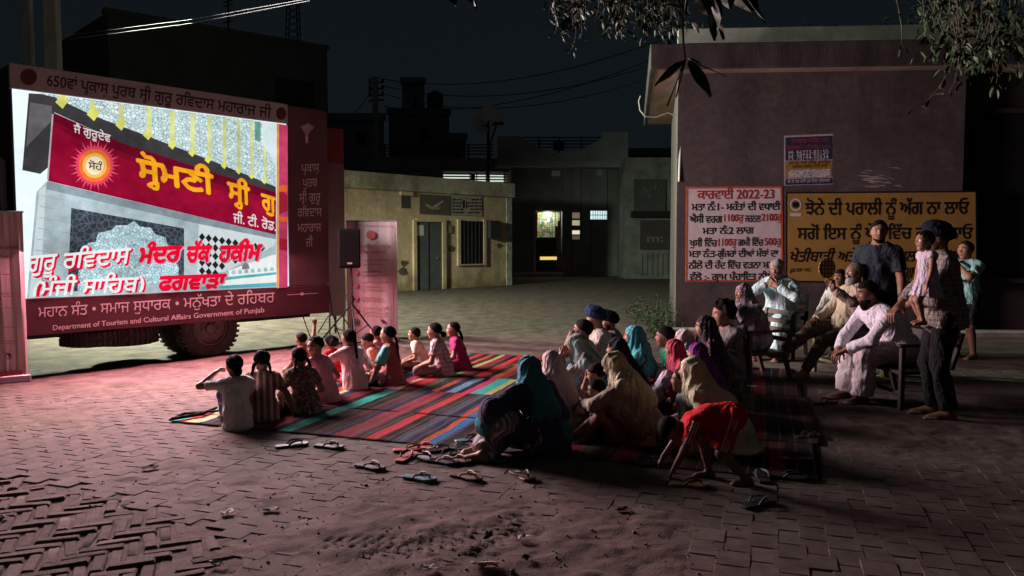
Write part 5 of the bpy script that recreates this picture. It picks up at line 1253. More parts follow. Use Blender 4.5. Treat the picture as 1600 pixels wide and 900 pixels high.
child_build(pbox(uL - .1, uRr + .08, zp - .50, zp, -3.3, .10), 'parapet', weathered('plaster_pale', (.52, .45, .36), .45), root)
d_ = child_build(pxbox(649, 690, 346, 453, .003, .03), 'door', mat('door_grey', (.10, .11, .115), .6, .2, 3, .1), root)
for x0, x1, y0, y1 in ((645, 649, 343, 454), (690, 695, 343, 454), (649, 690, 342, 346)): child_build(pxbox(x0, x1, y0, y1, .002, .08), 'door_frame', m_cream, root)
off = np.array(root.location)
def sub(mb, name, m, par): mb.v = [tuple(np.asarray(p) - off) for p in mb.v]; return mb.build(name, m, par)
sub(pxbox(669, 670, 346, 453, .031, .036), 'door_joint', m_dark, d_); sub(pxbox(681, 684, 402, 405, .031, .06), 'handle', mat('brass_dull', (.4, .33, .2), .4, metal=.6), d_)
sub(pxbox(650, 661, 352, 368, .031, .036), 'pasted_paper', m_wht, d_)
w_ = child_build(pxbox(718, 754, 346, 412, .003, .04), 'window', m_dark, root)
for x0, x1, y0, y1 in ((714, 718, 343, 415), (754, 758, 343, 415), (718, 754, 412, 415)): child_build(pxbox(x0, x1, y0, y1, .002, .07), 'window_frame', m_cream, root)
b = MB()
for k in range(1, 6):
    u = PO.uz(718 + k*6, 380)[0]; b.tube([PO.P(u, PO.uz(718, 411)[1], .05), PO.P(u, PO.uz(718, 347)[1], .05)], .012, 5)
sub(b, 'window_grille', m_iron, w_)
b = child_build(pxbox(655, 703, 306, 334, .003, .04), 'signboard', mat('board_brown', (.12, .10, .085), .7, .2), root)
mb = MB(); [poly_px(mb, PO, p, .046) for p in ([(664, 318), (674, 323), (690, 313), (692, 315), (675, 328), (663, 321)], [(668, 324), (688, 324), (684, 327), (672, 327)])]; sub(mb, 'wing_emblem', mat('print_tan', (.42, .36, .27), .7), b)
b = child_build(pxbox(704, 752, 307, 336, .003, .03), 'notice_board', mat('board_pale', (.36, .32, .26), .8, .2), root)
mb = MB()
for y in (311, 316, 321, 326, 331):
    x = 706
    while x < 749:
        w = rnd.uniform(2, 6)
        if not 720 < x < 730: poly_px(mb, PO, [(x, y), (x + w, y), (x + w, y + 2), (x, y + 2)], .036)
        x += w + 1.2
poly_px(mb, PO, [(722, 313), (725, 313), (725, 325), (722, 325)], .0365); poly_px(mb, PO, [(727, 315), (729, 315), (729, 325), (727, 325)], .0365); sub(mb, 'small_print', m_blk, b)
child_build(pxbox(627, 640, 305, 325, .002, .02), 'ventilator', mat('vent_dark', (.08, .07, .055), .9), root); child_build(pxbox(624, 643, 300, 305, .002, .10), 'ventilator_hood', m_cream, root)
child_build(pxbox(760, 775, 345, 372, .003, .22), 'meter_box', mat('box_dark', (.04, .04, .04), .6), root); child_build(pxbox(700, 705, 352, 364, .003, .05), 'switch_box', mat('box_grey', (.25, .23, .2), .6), root)
b = MB()
for k in range(9):
    cx, cy, rr = rnd.choice([(706, 388, 8), (780, 384, 8), (706, 388, 7), (632, 412, 9), (630, 425, 10), (795, 400, 5), (552, 308, 3)]); a0 = rnd.random() * 6
    poly_px(b, PO, [(cx + rr*rnd.uniform(.3, 1)*math.cos(a0 + a*.7), cy + rr*.8*rnd.uniform(.3, 1)*math.sin(a0 + a*.7)) for a in range(9)], .003 + .0004*k)
child_build(b, 'plaster_stain', mat('stain_dark', (.11, .095, .07), .95, .4, 8), root)
child_build(pxbox(791, 799, 292, 446, .004, .03), 'corner_patch', mat('bare_plaster', (.42, .40, .36), .95, .5, 6, .5), root)

# shop house across the yard
s0, s1 = gp(803, 433)[:2], gp(978, 432)[:2]; sd_ = nrm3((s1 - s0).tolist() + [0])[:2]; SH = Plane(s0, sd_, (sd_[1], -sd_[0]))
shop = empty('shop_house', SH.P(2.5, 0)); tag(shop, 'dark two level house with a lit shop doorway full of hanging snacks', 'building'); off = np.array(shop.location)
m_sh = mat('plaster_night', (.19, .19, .19), .95, .3, .8, .3); m_sh2 = mat('plaster_night_pale', (.26, .27, .28), .95, .3, .8, .3)
def sbox(x0, x1, y0, y1, o0, o1): ua, za = SH.uz(x0, y1); ub, zb = SH.uz(x1, y0); b = MB(); b.hull([SH.P(ua, za, o1), SH.P(ub, za, o1), SH.P(ub, za, o0), SH.P(ua, za, o0)], [SH.P(ua, zb, o1), SH.P(ub, zb, o1), SH.P(ub, zb, o0), SH.P(ua, zb, o0)]); return b
# front wall as slabs round the openings
xs = [(800, 834, 262, 434), (834, 878, 262, 330), (878, 893, 262, 434), (893, 908, 262, 331), (893, 908, 353, 359), (893, 908, 375, 434), (908, 923, 262, 434), (923, 949, 262, 329), (923, 949, 343, 434), (949, 980, 262, 434), (834, 878, 432, 434)]
mb = MB()
for x0, x1, y0, y1 in xs:
    t_ = sbox(x0, x1, y0, y1, -.25, 0); mb.add(t_.v, t_.f)
child_build(mb, 'wall', m_sh, shop)
mb = MB(); t_ = sbox(800, 980, 262, 434, -4.2, -4.0); mb.add(t_.v, t_.f)
for x0, x1 in ((800, 803), (977, 980)): t_ = sbox(x0, x1, 262, 434, -4.0, -.26); mb.add(t_.v, t_.f)
t_ = sbox(803, 977, 262, 266, -4.0, -.26); mb.add(t_.v, t_.f)
child_build(mb, 'inner_wall', mat('shop_inside', (.35, .22, .16), .9, .2, 2, .2), shop)
child_build(sbox(775, 978, 256, 262, -4.2, .9), 'balcony_slab', m_sh2, shop)
# parapet with a scooped middle
prof = [(776, 256), (776, 216), (812, 215), (814, 219)] + [(814 + 121*k/12, 219 + 23*math.sin(math.pi*k/12)) for k in range(1, 12)] + [(935, 219), (936, 209), (976, 209), (976, 256)]
mb = MB(); f_ = [SH.hit(x, y, .55) for x, y in prof]; bk_ = [p - SH.n*.2 for p in f_]; n = len(prof)
mb.add(f_ + bk_, [tuple(range(n))[::-1], tuple(n + k for k in range(n))] + [(k, (k+1) % n, n + (k+1) % n, n + k) for k in range(n)])
child_build(mb, 'parapet', m_sh2, shop)
mb = MB()
for y in (217, 222, 227, 232): mb.tube([SH.hit(814, y, .45), SH.hit(935, y, .45)], .03, 5)
for x in (840, 870, 905): mb.tube([SH.hit(x, 216, .45), SH.hit(x, 244, .45)], .04, 5)
child_build(mb, 'roof_railing', m_iron, shop); child_build(sbox(863, 879, 223, 236, .2, .4), 'water_tank', m_dark, shop)
for x0, x1, y0, y1 in ((862, 875, 267, 275), (933, 941, 266, 274)): child_build(sbox(x0, x1, y0, y1, .003, .03), 'ventilator', emis('dim_vent', (.02, .021, .022)), shop)
child_build(sbox(923.5, 948.5, 329.5, 342.5, -.12, -.08), 'window', emis('cool_pane', (.62, .85, .88), 1.1), shop)
mb = MB()
for k in range(1, 7): t_ = sbox(923 + k*3.7, 923.6 + k*3.7, 329, 343, -.07, -.03); mb.add(t_.v, t_.f)
t_ = sbox(923, 949, 335.6, 336.4, -.07, -.03); mb.add(t_.v, t_.f); child_build(mb, 'window_bars', mat('bar_grey', (.1, .13, .13), .6), shop)
for y0, y1 in ((331, 353), (359, 375)): 
    mb = MB(); t_ = sbox(893, 894, y0, y1, -.1, 0.02); mb.add(t_.v, t_.f); t_ = sbox(907, 908, y0, y1, -.1, .02); mb.add(t_.v, t_.f); t_ = sbox(893, 908, (y0+y1)/2 - .7, (y0+y1)/2 + .7, -.1, .02); mb.add(t_.v, t_.f); child_build(mb, 'window_frame', m_dark, shop)
for y0, y1, e in ((332, 342, (.16, .13, .09)), (344, 352, (.42, .36, .24)), (360, 366, (.80, .74, .55)), (368, 374, (.10, .07, .05))):
    child_build(sbox(894, 907, y0, y1, -.2, -.17), 'lit_pane', emis('pane_%d' % y0, e), shop)
# counter, shelves; hanging packets are things of their own
child_build(sbox(836, 870, 372, 424, -.6, -.05), 'counter', mat('counter_dark', (.03, .03, .032), .5, .2, 5, .1), shop); child_build(sbox(838, 870, 370.5, 372, -.7, .02), 'counter_top', mat('counter_pale', (.6, .5, .42), .5), shop)
child_build(sbox(844, 870, 401, 406, -.045, -.01), 'counter_light', emis('counter_glow', (.95, .62, .16), 1.0), shop)
child_build(sbox(833.5, 837, 329, 430, -.26, .04), 'door_frame', mat('door_frame_pink', (.55, .33, .25), .7), shop)
cols_ = [(.60, .58, .46), (.62, .52, .16), (.20, .40, .18), (.45, .18, .12), (.55, .36, .18), (.16, .26, .36), (.48, .50, .28), (.62, .64, .56), (.26, .46, .32)]
for k, x in enumerate((843.5, 847.5, 851, 855, 859, 863, 867.5, 872, 875.5)):
    mb = MB(); y = 331.5
    while y < (370 if x < 868 else 352 if x < 874 else 345):
        h = rnd.uniform(2.6, 4.8); mb.cur = rnd.choice([k % 9, (k + 1) % 9, rnd.randrange(9), 7]); t_ = sbox(x - 1.7, x + 1.7, y, y + h - .5, -.42 - .03 * (k % 2), -.36 - .03 * (k % 2)); mb.add(t_.v, t_.f); y += h
    c_ = SH.hit(x, 350, -.4); o = mb.build('snack_packets', [mat('packet_%d' % i, c, .35, .1, 30, 0, spec=.5) for i, c in enumerate(cols_)], origin=c_)
    tag(o, ['strip of snack packets hanging nearest the pink door post', 'strip of snack packets hanging second from the pink door post', 'strip of snack packets hanging third from the pink door post', 'strip of snack packets hanging fourth from the pink door post', 'middle strip of snack packets hanging in the lit shop doorway', 'strip of snack packets hanging sixth from the pink door post', 'strip of snack packets hanging above the end of the counter', 'short strip of snack packets hanging second from the dark door edge', 'shortest strip of snack packets hanging by the dark door edge'][k], 'snack packets', 'snack strips hanging in the shop doorway')
l = bpy.data.lights.new('shop_light', 'POINT'); l.energy = 34; l.color = (.95, 1, .80); l.shadow_soft_size = .15; o = bpy.data.objects.new('shop_light', l); COL.objects.link(o); o.location = SH.hit(857, 333, -.12)
mb = MB(); p = SH.hit(856, 327, -.7); mb.tube([p + np.array([-.5, 0, .25]), p + np.array([.5, 0, .25])], .03, 8); child_build(mb, 'tube_light', emis('tube_white', (1, .9, .7), 3), shop)
mb = MB(); t_ = sbox(800, 878, 426, 434, .0, .5); mb.add(t_.v, t_.f); child_build(mb, 'front_step', m_sh2, shop)

# lit upper verandah strip and roof line behind the post office
r = empty('terrace_house', SH.P(-4, 0, -1.5)); tag(r, 'unlit flat roofed house with a lit barred verandah behind the post office', 'building'); off = np.array(r.location)
mb = MB()
for x0, x1, y0, y1, o0, o1 in ((560, 799, 244, 262, -5, -1), (560, 694, 265, 434, -5, -1), (694, 799, 291, 434, -5, -1), (694, 799, 256, 291, -5, -3)): t_ = sbox(x0, x1, y0, y1, o0, o1); mb.add(t_.v, t_.f)
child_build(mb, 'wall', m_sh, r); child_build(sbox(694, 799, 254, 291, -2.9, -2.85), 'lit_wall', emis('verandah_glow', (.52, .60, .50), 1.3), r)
mb = MB()
for y in (269, 273, 277.5, 282, 286): t_ = sbox(694, 799, y - .45, y + .45, -1.05, -1.0); mb.add(t_.v, t_.f)
for x in (737, 748, 763, 792): t_ = sbox(x - .7, x + .7, 265, 291, -1.1, -1.04); mb.add(t_.v, t_.f)
t_ = sbox(739, 746, 267, 279, -1.4, -1.3); mb.add(t_.v, t_.f)
child_build(mb, 'verandah_bars', m_dark, r)
mb = MB()
for y in (221, 226, 231, 236): mb.tube([SH.hit(600, y, -1.2), SH.hit(776, y, -1.2)], .03, 5)
for x in (600, 640, 690, 735, 770): mb.tube([SH.hit(x, 220, -1.2), SH.hit(x, 244, -1.2)], .04, 5)
child_build(mb, 'roof_railing', m_iron, r)
# stacked houses on the skyline
def far_block(x0, x1, ytop, d, depth, label, m=m_night):
    a, c = at(x0, ytop, d), at(x1, ytop, d); r = block('skyline_house', [(a[0], d), (c[0], d), (c[0] * (d + depth) / d, d + depth), (a[0] * (d + depth) / d, d + depth)], a[2], m, label)
    b = MB(); b.hull([(a[0] - .1, d - .15, a[2] - .3), (c[0] + .1, d - .15, a[2] - .3), (c[0] + .1, d + .1, a[2] - .3), (a[0] - .1, d + .1, a[2] - .3)], [(a[0] - .1, d - .15, a[2] + .1), (c[0] + .1, d - .15, a[2] + .1), (c[0] + .1, d + .1, a[2] + .1), (a[0] - .1, d + .1, a[2] + .1)]); child_build(b, 'parapet', m, r)
    b = MB(); xm = (x0*.4 + x1*.6); p, q2 = at(xm - (x1-x0)*.09, ytop + 26, d - .02), at(xm + (x1-x0)*.09, ytop + 46, d - .02); b.hull([(p[0], d - .02, q2[2]), (q2[0], d - .02, q2[2]), (q2[0], d - .001, q2[2]), (p[0], d - .001, q2[2])], [(p[0], d - .02, p[2]), (q2[0], d - .02, p[2]), (q2[0], d - .001, p[2]), (p[0], d - .001, p[2])]); child_build(b, 'window', m_dark, r)
    return r
m_far1, m_far2 = mat('far_plaster', (.11, .13, .14), .95, .2, .5, .1), mat('far_plaster_pale', (.16, .19, .21), .95, .2, .5, .1)
far_block(512, 600, 180, 44, 6, 'dim low house just beyond the truck tail under the overhead wires', m_far2); far_block(607, 702, 172, 46, 6, 'broad dark house with a round water tank on its roof', m_far1)
far_block(628, 663, 124, 52, 5, 'narrow stair tower rising behind the house with the water tank', m_far2); far_block(700, 728, 211, 48, 5, 'small low block between the water tank house and the solar lamp', m_far2)
far_block(968, 1062, 235, 40, 5, 'dark house behind the kiosk next to the plastered building', m_far1)
b = MB(); c_ = at(680, 172, 46.5); b.lathe([(.45, 0), (.48, .3), (.5, .4), (.48, .5), (.5, .75), (.46, .95), (.2, 1.1), (.12, 1.15)], c_, None, 16); o = b.build('roof_water_tank', mat('tank_black', (.02, .022, .024), .6), smooth=True, origin=c_); tag(o, 'round black plastic water tank on a far roof', 'water tank')
# kiosk with faded advertising boards
ka, kc = gp(984, 436)[:2], gp(1056, 436)[:2]; KD = nrm3((kc - ka).tolist() + [0])[:2]; KP = Plane(ka, KD, (KD[1], -KD[0])); r = empty('kiosk', KP.P(1, 0)); tag(r, 'shuttered roadside kiosk with faded boards beside the plastered building', 'kiosk'); off = np.array(r.location)
def kbox(x0, x1, y0, y1, o0, o1): ua, za = KP.uz(x0, y1); ub, zb = KP.uz(x1, y0); b = MB(); b.hull([KP.P(ua, za, o1), KP.P(ub, za, o1), KP.P(ub, za, o0), KP.P(ua, za, o0)], [KP.P(ua, zb, o1), KP.P(ub, zb, o1), KP.P(ub, zb, o0), KP.P(ua, zb, o0)]); return b
child_build(kbox(976, 1060, 246, 436, -3, 0), 'wall', mat('kiosk_wall', (.15, .15, .14), .95, .4, 1.5, .3), r); child_build(kbox(985, 1054, 330, 340, .002, .35), 'awning', m_dark, r)
b1 = child_build(kbox(990, 1040, 280, 332, .003, .08), 'upper_board', mat('kiosk_board', (.06, .06, .06), .8, .2), r); b2 = child_build(kbox(1000, 1050, 344, 390, .003, .08), 'lower_board', mat('kiosk_board_brown', (.055, .042, .038), .8, .2), r)
write(r, [('m:', (1010, 378), (1036, 378), (0, -11))], mat('faded_print', (.13, .125, .12), .8), .09, KP, 2, parent=b2); 
mb = MB()
for k in range(14):
    x, y = rnd.uniform(998, 1030), rnd.uniform(296, 312); poly_px(mb, KP, [(x, y), (x + 1.2, y - 6), (x + 2.4, y - 6), (x + 1.5, y)], .09 + .0006*k)
mb.v = [tuple(np.asarray(p) - off) for p in mb.v]; mb.build('faded_lettering', mat('faded_print', (1,1,1)), b1)
mb = MB()
for k in range(6): t_ = kbox(1003 + k*8, 1004 + k*8, 396, 430, .003, .03); mb.add(t_.v, t_.f)
child_build(mb, 'shutter', mat('kiosk_shutter', (.08, .08, .078), .7), r)

# ------------------------------------------------------------------ posts, lamps, wires
def square_pole(name, p, z, w, label, cat='pole', taper=.8):
    b = MB(); p = np.asarray(p, float)
    b.hull([p + np.array([sx2*w, sy2*w*.7, 0]) for sx2, sy2 in ((-1,-1),(1,-1),(1,1),(-1,1))], [p + np.array([sx2*w*taper, sy2*w*.7*taper, z]) for sx2, sy2 in ((-1,-1),(1,-1),(1,1),(-1,1))])
    r = empty(name, p); tag(r, label, cat); child_build(b, 'shaft', mat('pole_concrete', (.30, .29, .29), .95, .3, 4, .4, 60, stretch=(1, 1, .3)), r, bevel=.015); return r
pl_ = at(82, 50, 17.4); r = square_pole('street_lamp_pole', (pl_[0], pl_[1], 0), 9.2, .17, 'thick concrete pole with a street lamp standing behind the truck')
b = MB(); b.tube([(pl_[0], pl_[1], LAMP[2] + .20), (LAMP[0], LAMP[1] - .02, LAMP[2] + .23)], .025, 8); child_build(b, 'lamp_arm', m_iron, r)
b = MB(); b.hull([(LAMP[0] - .16, LAMP[1] - .26, LAMP[2] + .11), (LAMP[0] + .16, LAMP[1] - .26, LAMP[2] + .11), (LAMP[0] + .16, LAMP[1] + .26, LAMP[2] + .11), (LAMP[0] - .16, LAMP[1] + .26, LAMP[2] + .11)], [(LAMP[0] - .10, LAMP[1] - .2, LAMP[2] + .23), (LAMP[0] + .10, LAMP[1] - .2, LAMP[2] + .23), (LAMP[0] + .10, LAMP[1] + .2, LAMP[2] + .23), (LAMP[0] - .10, LAMP[1] + .2, LAMP[2] + .23)]); child_build(b, 'lamp_head', m_iron, r, bevel=.01)
b = MB(); b.box((LAMP[0] - .12, LAMP[1] - .2, LAMP[2] + .102), (LAMP[0] + .12, LAMP[1] + .2, LAMP[2] + .108)); child_build(b, 'lamp_lens', emis('lamp_glow', (.85, 1, .75), 2), r)
pl2 = at(44, 50, 18.5); square_pole('concrete_pole', (pl2[0], pl2[1], 0), 9.6, .12, 'thinner bare concrete pole beside the street lamp pole')
pu = at(588, 300, 42); up = square_pole('utility_pole', (pu[0], pu[1], 0), at(588, 120, 42)[2], .17, 'distant power pole with several cross arms against the night sky')
b = MB(); 
for y in (130, 140, 150, 158): b.tube([at(576, y, 42), at(600, y - 2, 42)], .05, 5)
for y in (128, 138, 148): 
    for x in (578, 598): b.tube([at(x, y, 42), at(x, y - 5, 42)], .07, 6)
child_build(b, 'cross_arm', m_iron, up)
# solar street light
so = at(763, 290, 33); zt_ = at(763, 190, 33)[2]; r = empty('solar_street_light', (so[0], 33, 0)); tag(r, 'slim solar street light with two tilted pale panels on its mast', 'street light')
b = MB(); b.tube([(so[0], 33, 0), (so[0], 33, zt_)], .09, 8, .06); child_build(b, 'mast', m_iron, r)
for k, (x, y, s) in enumerate(((769, 178, 1), (751, 196, .8))):
    c_ = at(x, y, 32.8); b = MB(); u_ = np.array([.40*s, .1, -.22*s]); v_ = np.array([.12*s, .35, .30*s]); n_ = nrm3(np.cross(u_, v_)) * .03
    b.hull([c_ - u_ - v_ - n_, c_ + u_ - v_ - n_, c_ + u_ + v_ - n_, c_ - u_ + v_ - n_], [c_ - u_ - v_ + n_, c_ + u_ - v_ + n_, c_ + u_ + v_ + n_, c_ - u_ + v_ + n_]); child_build(b, 'solar_panel', mat('panel_back', (.42, .43, .42), .5, .05, 3, 0), r)
b = MB(); b.tube([(so[0], 33, zt_ - 1.2), at(776, 194, 32.6)], .04, 6); b.tube([(so[0], 33, zt_), at(769, 180, 32.8)], .04, 6); b.tube([(so[0], 33, zt_ - .2), at(752, 197, 32.8)], .04, 6); child_build(b, 'bracket', m_iron, r)
c_ = at(780, 193, 32.5); b = MB(); b.hull([c_ + np.array(v) for v in ((-.3, -.1, -.08), (.2, -.1, -.05), (.2, .1, -.05), (-.3, .1, -.08))], [c_ + np.array(v) for v in ((-.25, -.08, .05), (.2, -.08, .06), (.2, .08, .06), (-.25, .08, .05))]); child_build(b, 'lamp_head', m_iron, r)
# lattice mast and aerial over the dark house
def lattice(cx, x0, x1, ytop, ybot, d, label):
    r_ = empty('lattice_mast', (at(cx, 300, d)[0], d, 0)); tag(r_, label, 'mast'); b = MB(); n = 9; zt0 = at(cx, ybot, d)[2]
    for x in (x0, x1):
        for dy in (-.4, .4): pa = at(x, ybot, d); pb = at(cx + (x - cx)*.7, ytop, d); b.tube([(pa[0], d + dy, pa[2]), (pb[0], d + dy, pb[2])], .045, 4)
    for k in range(n):
        ya, yb = ybot + (ytop - ybot)*k/n, ybot + (ytop - ybot)*(k+1)/n; b.tube([at(x0, ya, d), at(x1, yb, d)], .03, 4); b.tube([at(x1, ya, d), at(x0, yb, d)], .03, 4)
    child_build(b, 'lattice', m_iron, r_); b = MB(); p = at(cx, ybot, d); b.tube([(p[0], d, 0), (p[0], d, p[2])], .3, 6); child_build(b, 'mast_base', m_iron, r_)
lattice(458, 448, 468, -10, 85, 60, 'distant lattice phone mast above the dark house'); 
r = empty('roof_aerial', (at(356, 40, 34)[0], 34, 0)); tag(r, 'leafless roof aerial pole with small bars above the dark house', 'aerial'); b = MB(); b.tube([(at(356, 40, 34)[0], 34, 0), at(356, 0, 34)], .04, 5)
for y in (2, 8, 18, 26, 34): b.tube([at(349, y + 2, 34), at(364, y - 2, 34)], .03, 4)
child_build(b, 'aerial', m_iron, r)
def wire(pts, r_, m, label, sag=.0, name='overhead_wire', group=None):
    b = MB(); P = []
    for (a, c) in zip(pts[:-1], pts[1:]):
        for k in range(12): t = k / 12; p = a + (c - a)*t; p = p.copy(); p[2] -= sag * 4 * t * (1 - t); P.append(p)
    P.append(pts[-1]); b.tube(P, r_, 5); o = b.build(name, m, origin=P[0]); tag(o, label, 'wire', group)
m_w1 = mat('wire_pale', (.34, .34, .34), .5, .1, 5, 0); m_w2 = mat('wire_dark', (.03, .035, .04), .7)
wire([at(92, 57, 17.2), at(300, 30, 10.5), at(486, -3, 9)], .0032, m_w1, 'pale service wire sloping up from the street lamp pole, upper of two', .0); wire([at(94, 63, 17.2), at(300, 36, 10.5), at(484, 1, 9)], .0026, m_w1, 'pale service wire sloping up from the street lamp pole, lower of two')
for k, (xa, ya, xb, yb, lab) in enumerate(((590, 122, 1040, 60, 'topmost dark wire running from the distant power pole to the plastered building'), (598, 134, 1040, 96, 'dark wire second from the top on the distant power pole'), (598, 146, 1000, 128, 'dark wire third from the top on the distant power pole'), (596, 166, 1040, 84, 'dark wire sagging lowest across the night sky'), (586, 132, 500, 176, 'dark wire dropping from the distant power pole to the dark house'))):
    wire([at(xa, ya, 41.5), at(xb, yb, 30 if xb > 600 else 38)], .02, m_w2, lab, .9)

# ------------------------------------------------------------------ overhanging tree: trunk outside the picture, boughs reaching in
def leaf(b, base, d, L, w, droop, rs):
    d = nrm3(d); side = nrm3(np.cross(d, (0, 0, 1)) + 1e-6); up = np.cross(side, d)
    tw = rs.uniform(-1, 1); side = side * math.cos(tw) + up * math.sin(tw); n = 4; vs = []
    wid = [.12, .85, 1.0, .62, .03]
    p = np.asarray(base, float).copy(); dd = d.copy(); nrm_ = np.cross(side, d)
    for i in range(n + 1):
        vs += [p - side*w*wid[i] + nrm_*w*.25, p.copy(), p + side*w*wid[i] + nrm_*w*.25]; dd = nrm3(dd + np.array([0, 0, -droop])); p = p + dd*L/n
    b.add(vs, [f for i in range(n) for f in ((3*i, 3*i+1, 3*i+4, 3*i+3), (3*i+1, 3*i+2, 3*i+5, 3*i+4))])
rs = random.Random(3)
m_leafs = [mat('leaf_dark', (.016, .030, .010), .6, .35, 8, .1, spec=.2), mat('leaf_mid', (.024, .044, .015), .6, .35, 8, .1, spec=.2), mat('leaf_pale', (.050, .070, .034), .55, .3, 8, .1, spec=.25)]
m_bark = mat('bark_grey', (.12, .10, .085), .95, .4, 12, .6, 40)
tree = empty('overhanging_tree', (6.6, 5.4, 0)); tag(tree, 'leafy tree whose drooping sprays hang in over the fascia of the plastered building', 'tree')
b = MB(); b.tube([(6.6, 5.4, 0), (6.5, 5.4, 1.5), (6.3, 5.5, 3.2), (5.9, 5.7, 4.6)], [.20, .16, .14, .11], 10)
b.tube([(5.9, 5.7, 4.6), (4.6, 6.1, 4.7), (3.4, 6.6, 4.55), (2.0, 6.7, 4.35), (.9, 6.8, 4.15)], [.10, .07, .05, .03, .012], 8); b.tube([(6.3, 5.5, 3.2), (5.6, 6.6, 3.9), (5.0, 7.4, 4.05), (4.3, 7.9, 3.75)], [.08, .05, .035, .015], 8)
child_build(b, 'trunk', m_bark, tree, smooth=True)
crown = MB(); tw_ = MB()
def spray(px, py, d, n, L, spread, ln=(.05, .09), start=None):
    e = at(px, py, d); s0 = start if start is not None else e + np.array([rs.uniform(-.1, .3), rs.uniform(-.2, .2), rs.uniform(.3, .6)])
    pts = [s0 + (e - s0)*t + np.array([math.sin(t*3)*.05, 0, -.10*math.sin(t*3.14)]) for t in (0, .25, .5, .75, 1)]
    tw_.tube(pts, [.006, .005, .004, .003, .002], 4)
    for k in range(n):
        t = rs.random(); i = min(3, int(t*4)); p = pts[i] + (pts[i+1] - pts[i])*(t*4 - i); d_ = np.array([rs.gauss(0, 1), rs.gauss(0, 1), rs.gauss(-.6, .7)])
        q_ = p + nrm3(d_)*rs.uniform(0, spread); crown.cur = rs.choice([0, 0, 1, 1, 2]); lw = rs.uniform(*ln); leaf(crown, q_, d_, lw, lw*rs.uniform(.16, .24), rs.uniform(.05, .3), rs)
for k in range(74): spray(rs.uniform(855, 1060), rs.choice([rs.uniform(-20, 35), rs.uniform(-20, 55)]) + (rs.uniform(-5, 22) if rs.random() < .4 else 0), rs.uniform(6.2, 7.2), 17, .4, .11, (.045, .085))
for x, y in ((890, 78), (905, 60), (870, 30), (930, 55), (960, 50), (865, 18), (985, 40), (1010, 45)): spray(x, y, 6.6, 16, .3, .06, (.03, .055))
for k in range(66): spray(rs.uniform(1425, 1640), rs.uniform(-20, 105), rs.uniform(6.0, 7.6), 17, .4, .13, (.055, .105))
for x, y, n in ((1430, 78, 12), (1470, 110, 14), (1500, 128, 14), (1530, 100, 14), (1555, 130, 14), (1440, 50, 10), (1590, 120, 14), (1480, 60, 16), (1510, 90, 16), (1405, 72, 5)): spray(x, y, 6.6, n + 3, .3, .09, (.055, .10))
for x, y in ((1466, 158), (1420, 175)): spray(x, y, 6.6, 5, .3, .05, (.05, .08), at(1500, 60, 6.6))
for k in range(60): spray(rs.uniform(1300, 2000), rs.uniform(-260, -60), rs.uniform(5.6, 7.6), 14, .4, .14, (.05, .09))
for k in range(40): spray(rs.uniform(860, 1400), rs.uniform(-160, -40), rs.uniform(6.2, 7.4), 14, .4, .14, (.05, .08))
child_build(tw_, 'twig', m_bark, tree); child_build(crown, 'crown', m_leafs, tree)
# nearer broad-leaved branch hanging down before the roof corner
tree2 = empty('broad_leaved_tree', (3.4, 1.6, 0)); tag(tree2, 'broad leaved tree with one thin branch of large leaves hanging before the roof corner', 'tree')
b = MB(); b.tube([(3.4, 1.6, 0), (3.3, 1.7, 1.6), (2.9, 2.0, 2.9), (2.2, 2.6, 3.45), (1.3, 3.1, 3.35), (.75, 3.3, 3.0)], [.13, .11, .09, .05, .025, .009], 8)
b.tube([(1.3, 3.1, 3.35), at(1064, -40, 3.3), at(1066, 20, 3.3), at(1068, 70, 3.3), at(1071, 96, 3.3)], [.010, .007, .006, .005, .004], 6); child_build(b, 'trunk', m_bark, tree2, smooth=True)
b = MB()
def bigleaf(x0, y0, x1, y1, w, droop=.04, c=0, dz=0.0):
    a, c2 = at(x0, y0, 3.3), at(x1, y1, 3.3 + dz); b.cur = c; leaf(b, a, c2 - a, np.linalg.norm(c2 - a), w*1.35, droop, rs)
for q in ((1071, 96, 1022, 132, .022, .03, 0), (1071, 98, 1040, 165, .022, .06, 0), (1073, 98, 1110, 152, .040, .02, 0), (1076, 96, 1136, 118, .010, .02, 0), (1072, 96, 1056, 152, .018, .05, 0), (1078, 95, 1104, 128, .022, .03, 1), (1074, 92, 1094, 100, .018, .0, 0),
          (1100, -20, 1130, 62, .035, .02, 1), (1078, -20, 1072, 22, .03, .05, 1), (1122, -10, 1118, 64, .034, .02, 0), (1140, -20, 1176, 18, .04, .02, 1), (1160, -10, 1196, 36, .030, .02, 2), (1090, -10, 1108, 24, .03, .02, 0), (1080, 34, 1092, 52, .014, .02, 2), (1068, 15, 1040, 5, .02, .05, 0), (1150, -15, 1186, 10, .03, .02, 0), (1132, -20, 1140, 14, .03, .02, 0),
          (1040, -60, 1010, -20, .03, .05, 0), (1200, -60, 1240, -10, .03, .05, 1), (700, -12, 712, 10, .02, .02, 0), (738, -8, 742, 14, .022, .02, 0), (715, -12, 740, 6, .02, .02, 0)): bigleaf(*q)
child_build(b, 'crown', m_leafs, tree2)
b = MB(); b.tube([at(1064, -40, 3.3), at(900, -70, 3.3), at(730, -30, 3.3), at(720, -8, 3.3)], [.008, .006, .004, .002], 5); child_build(b, 'twig', m_bark, tree2)
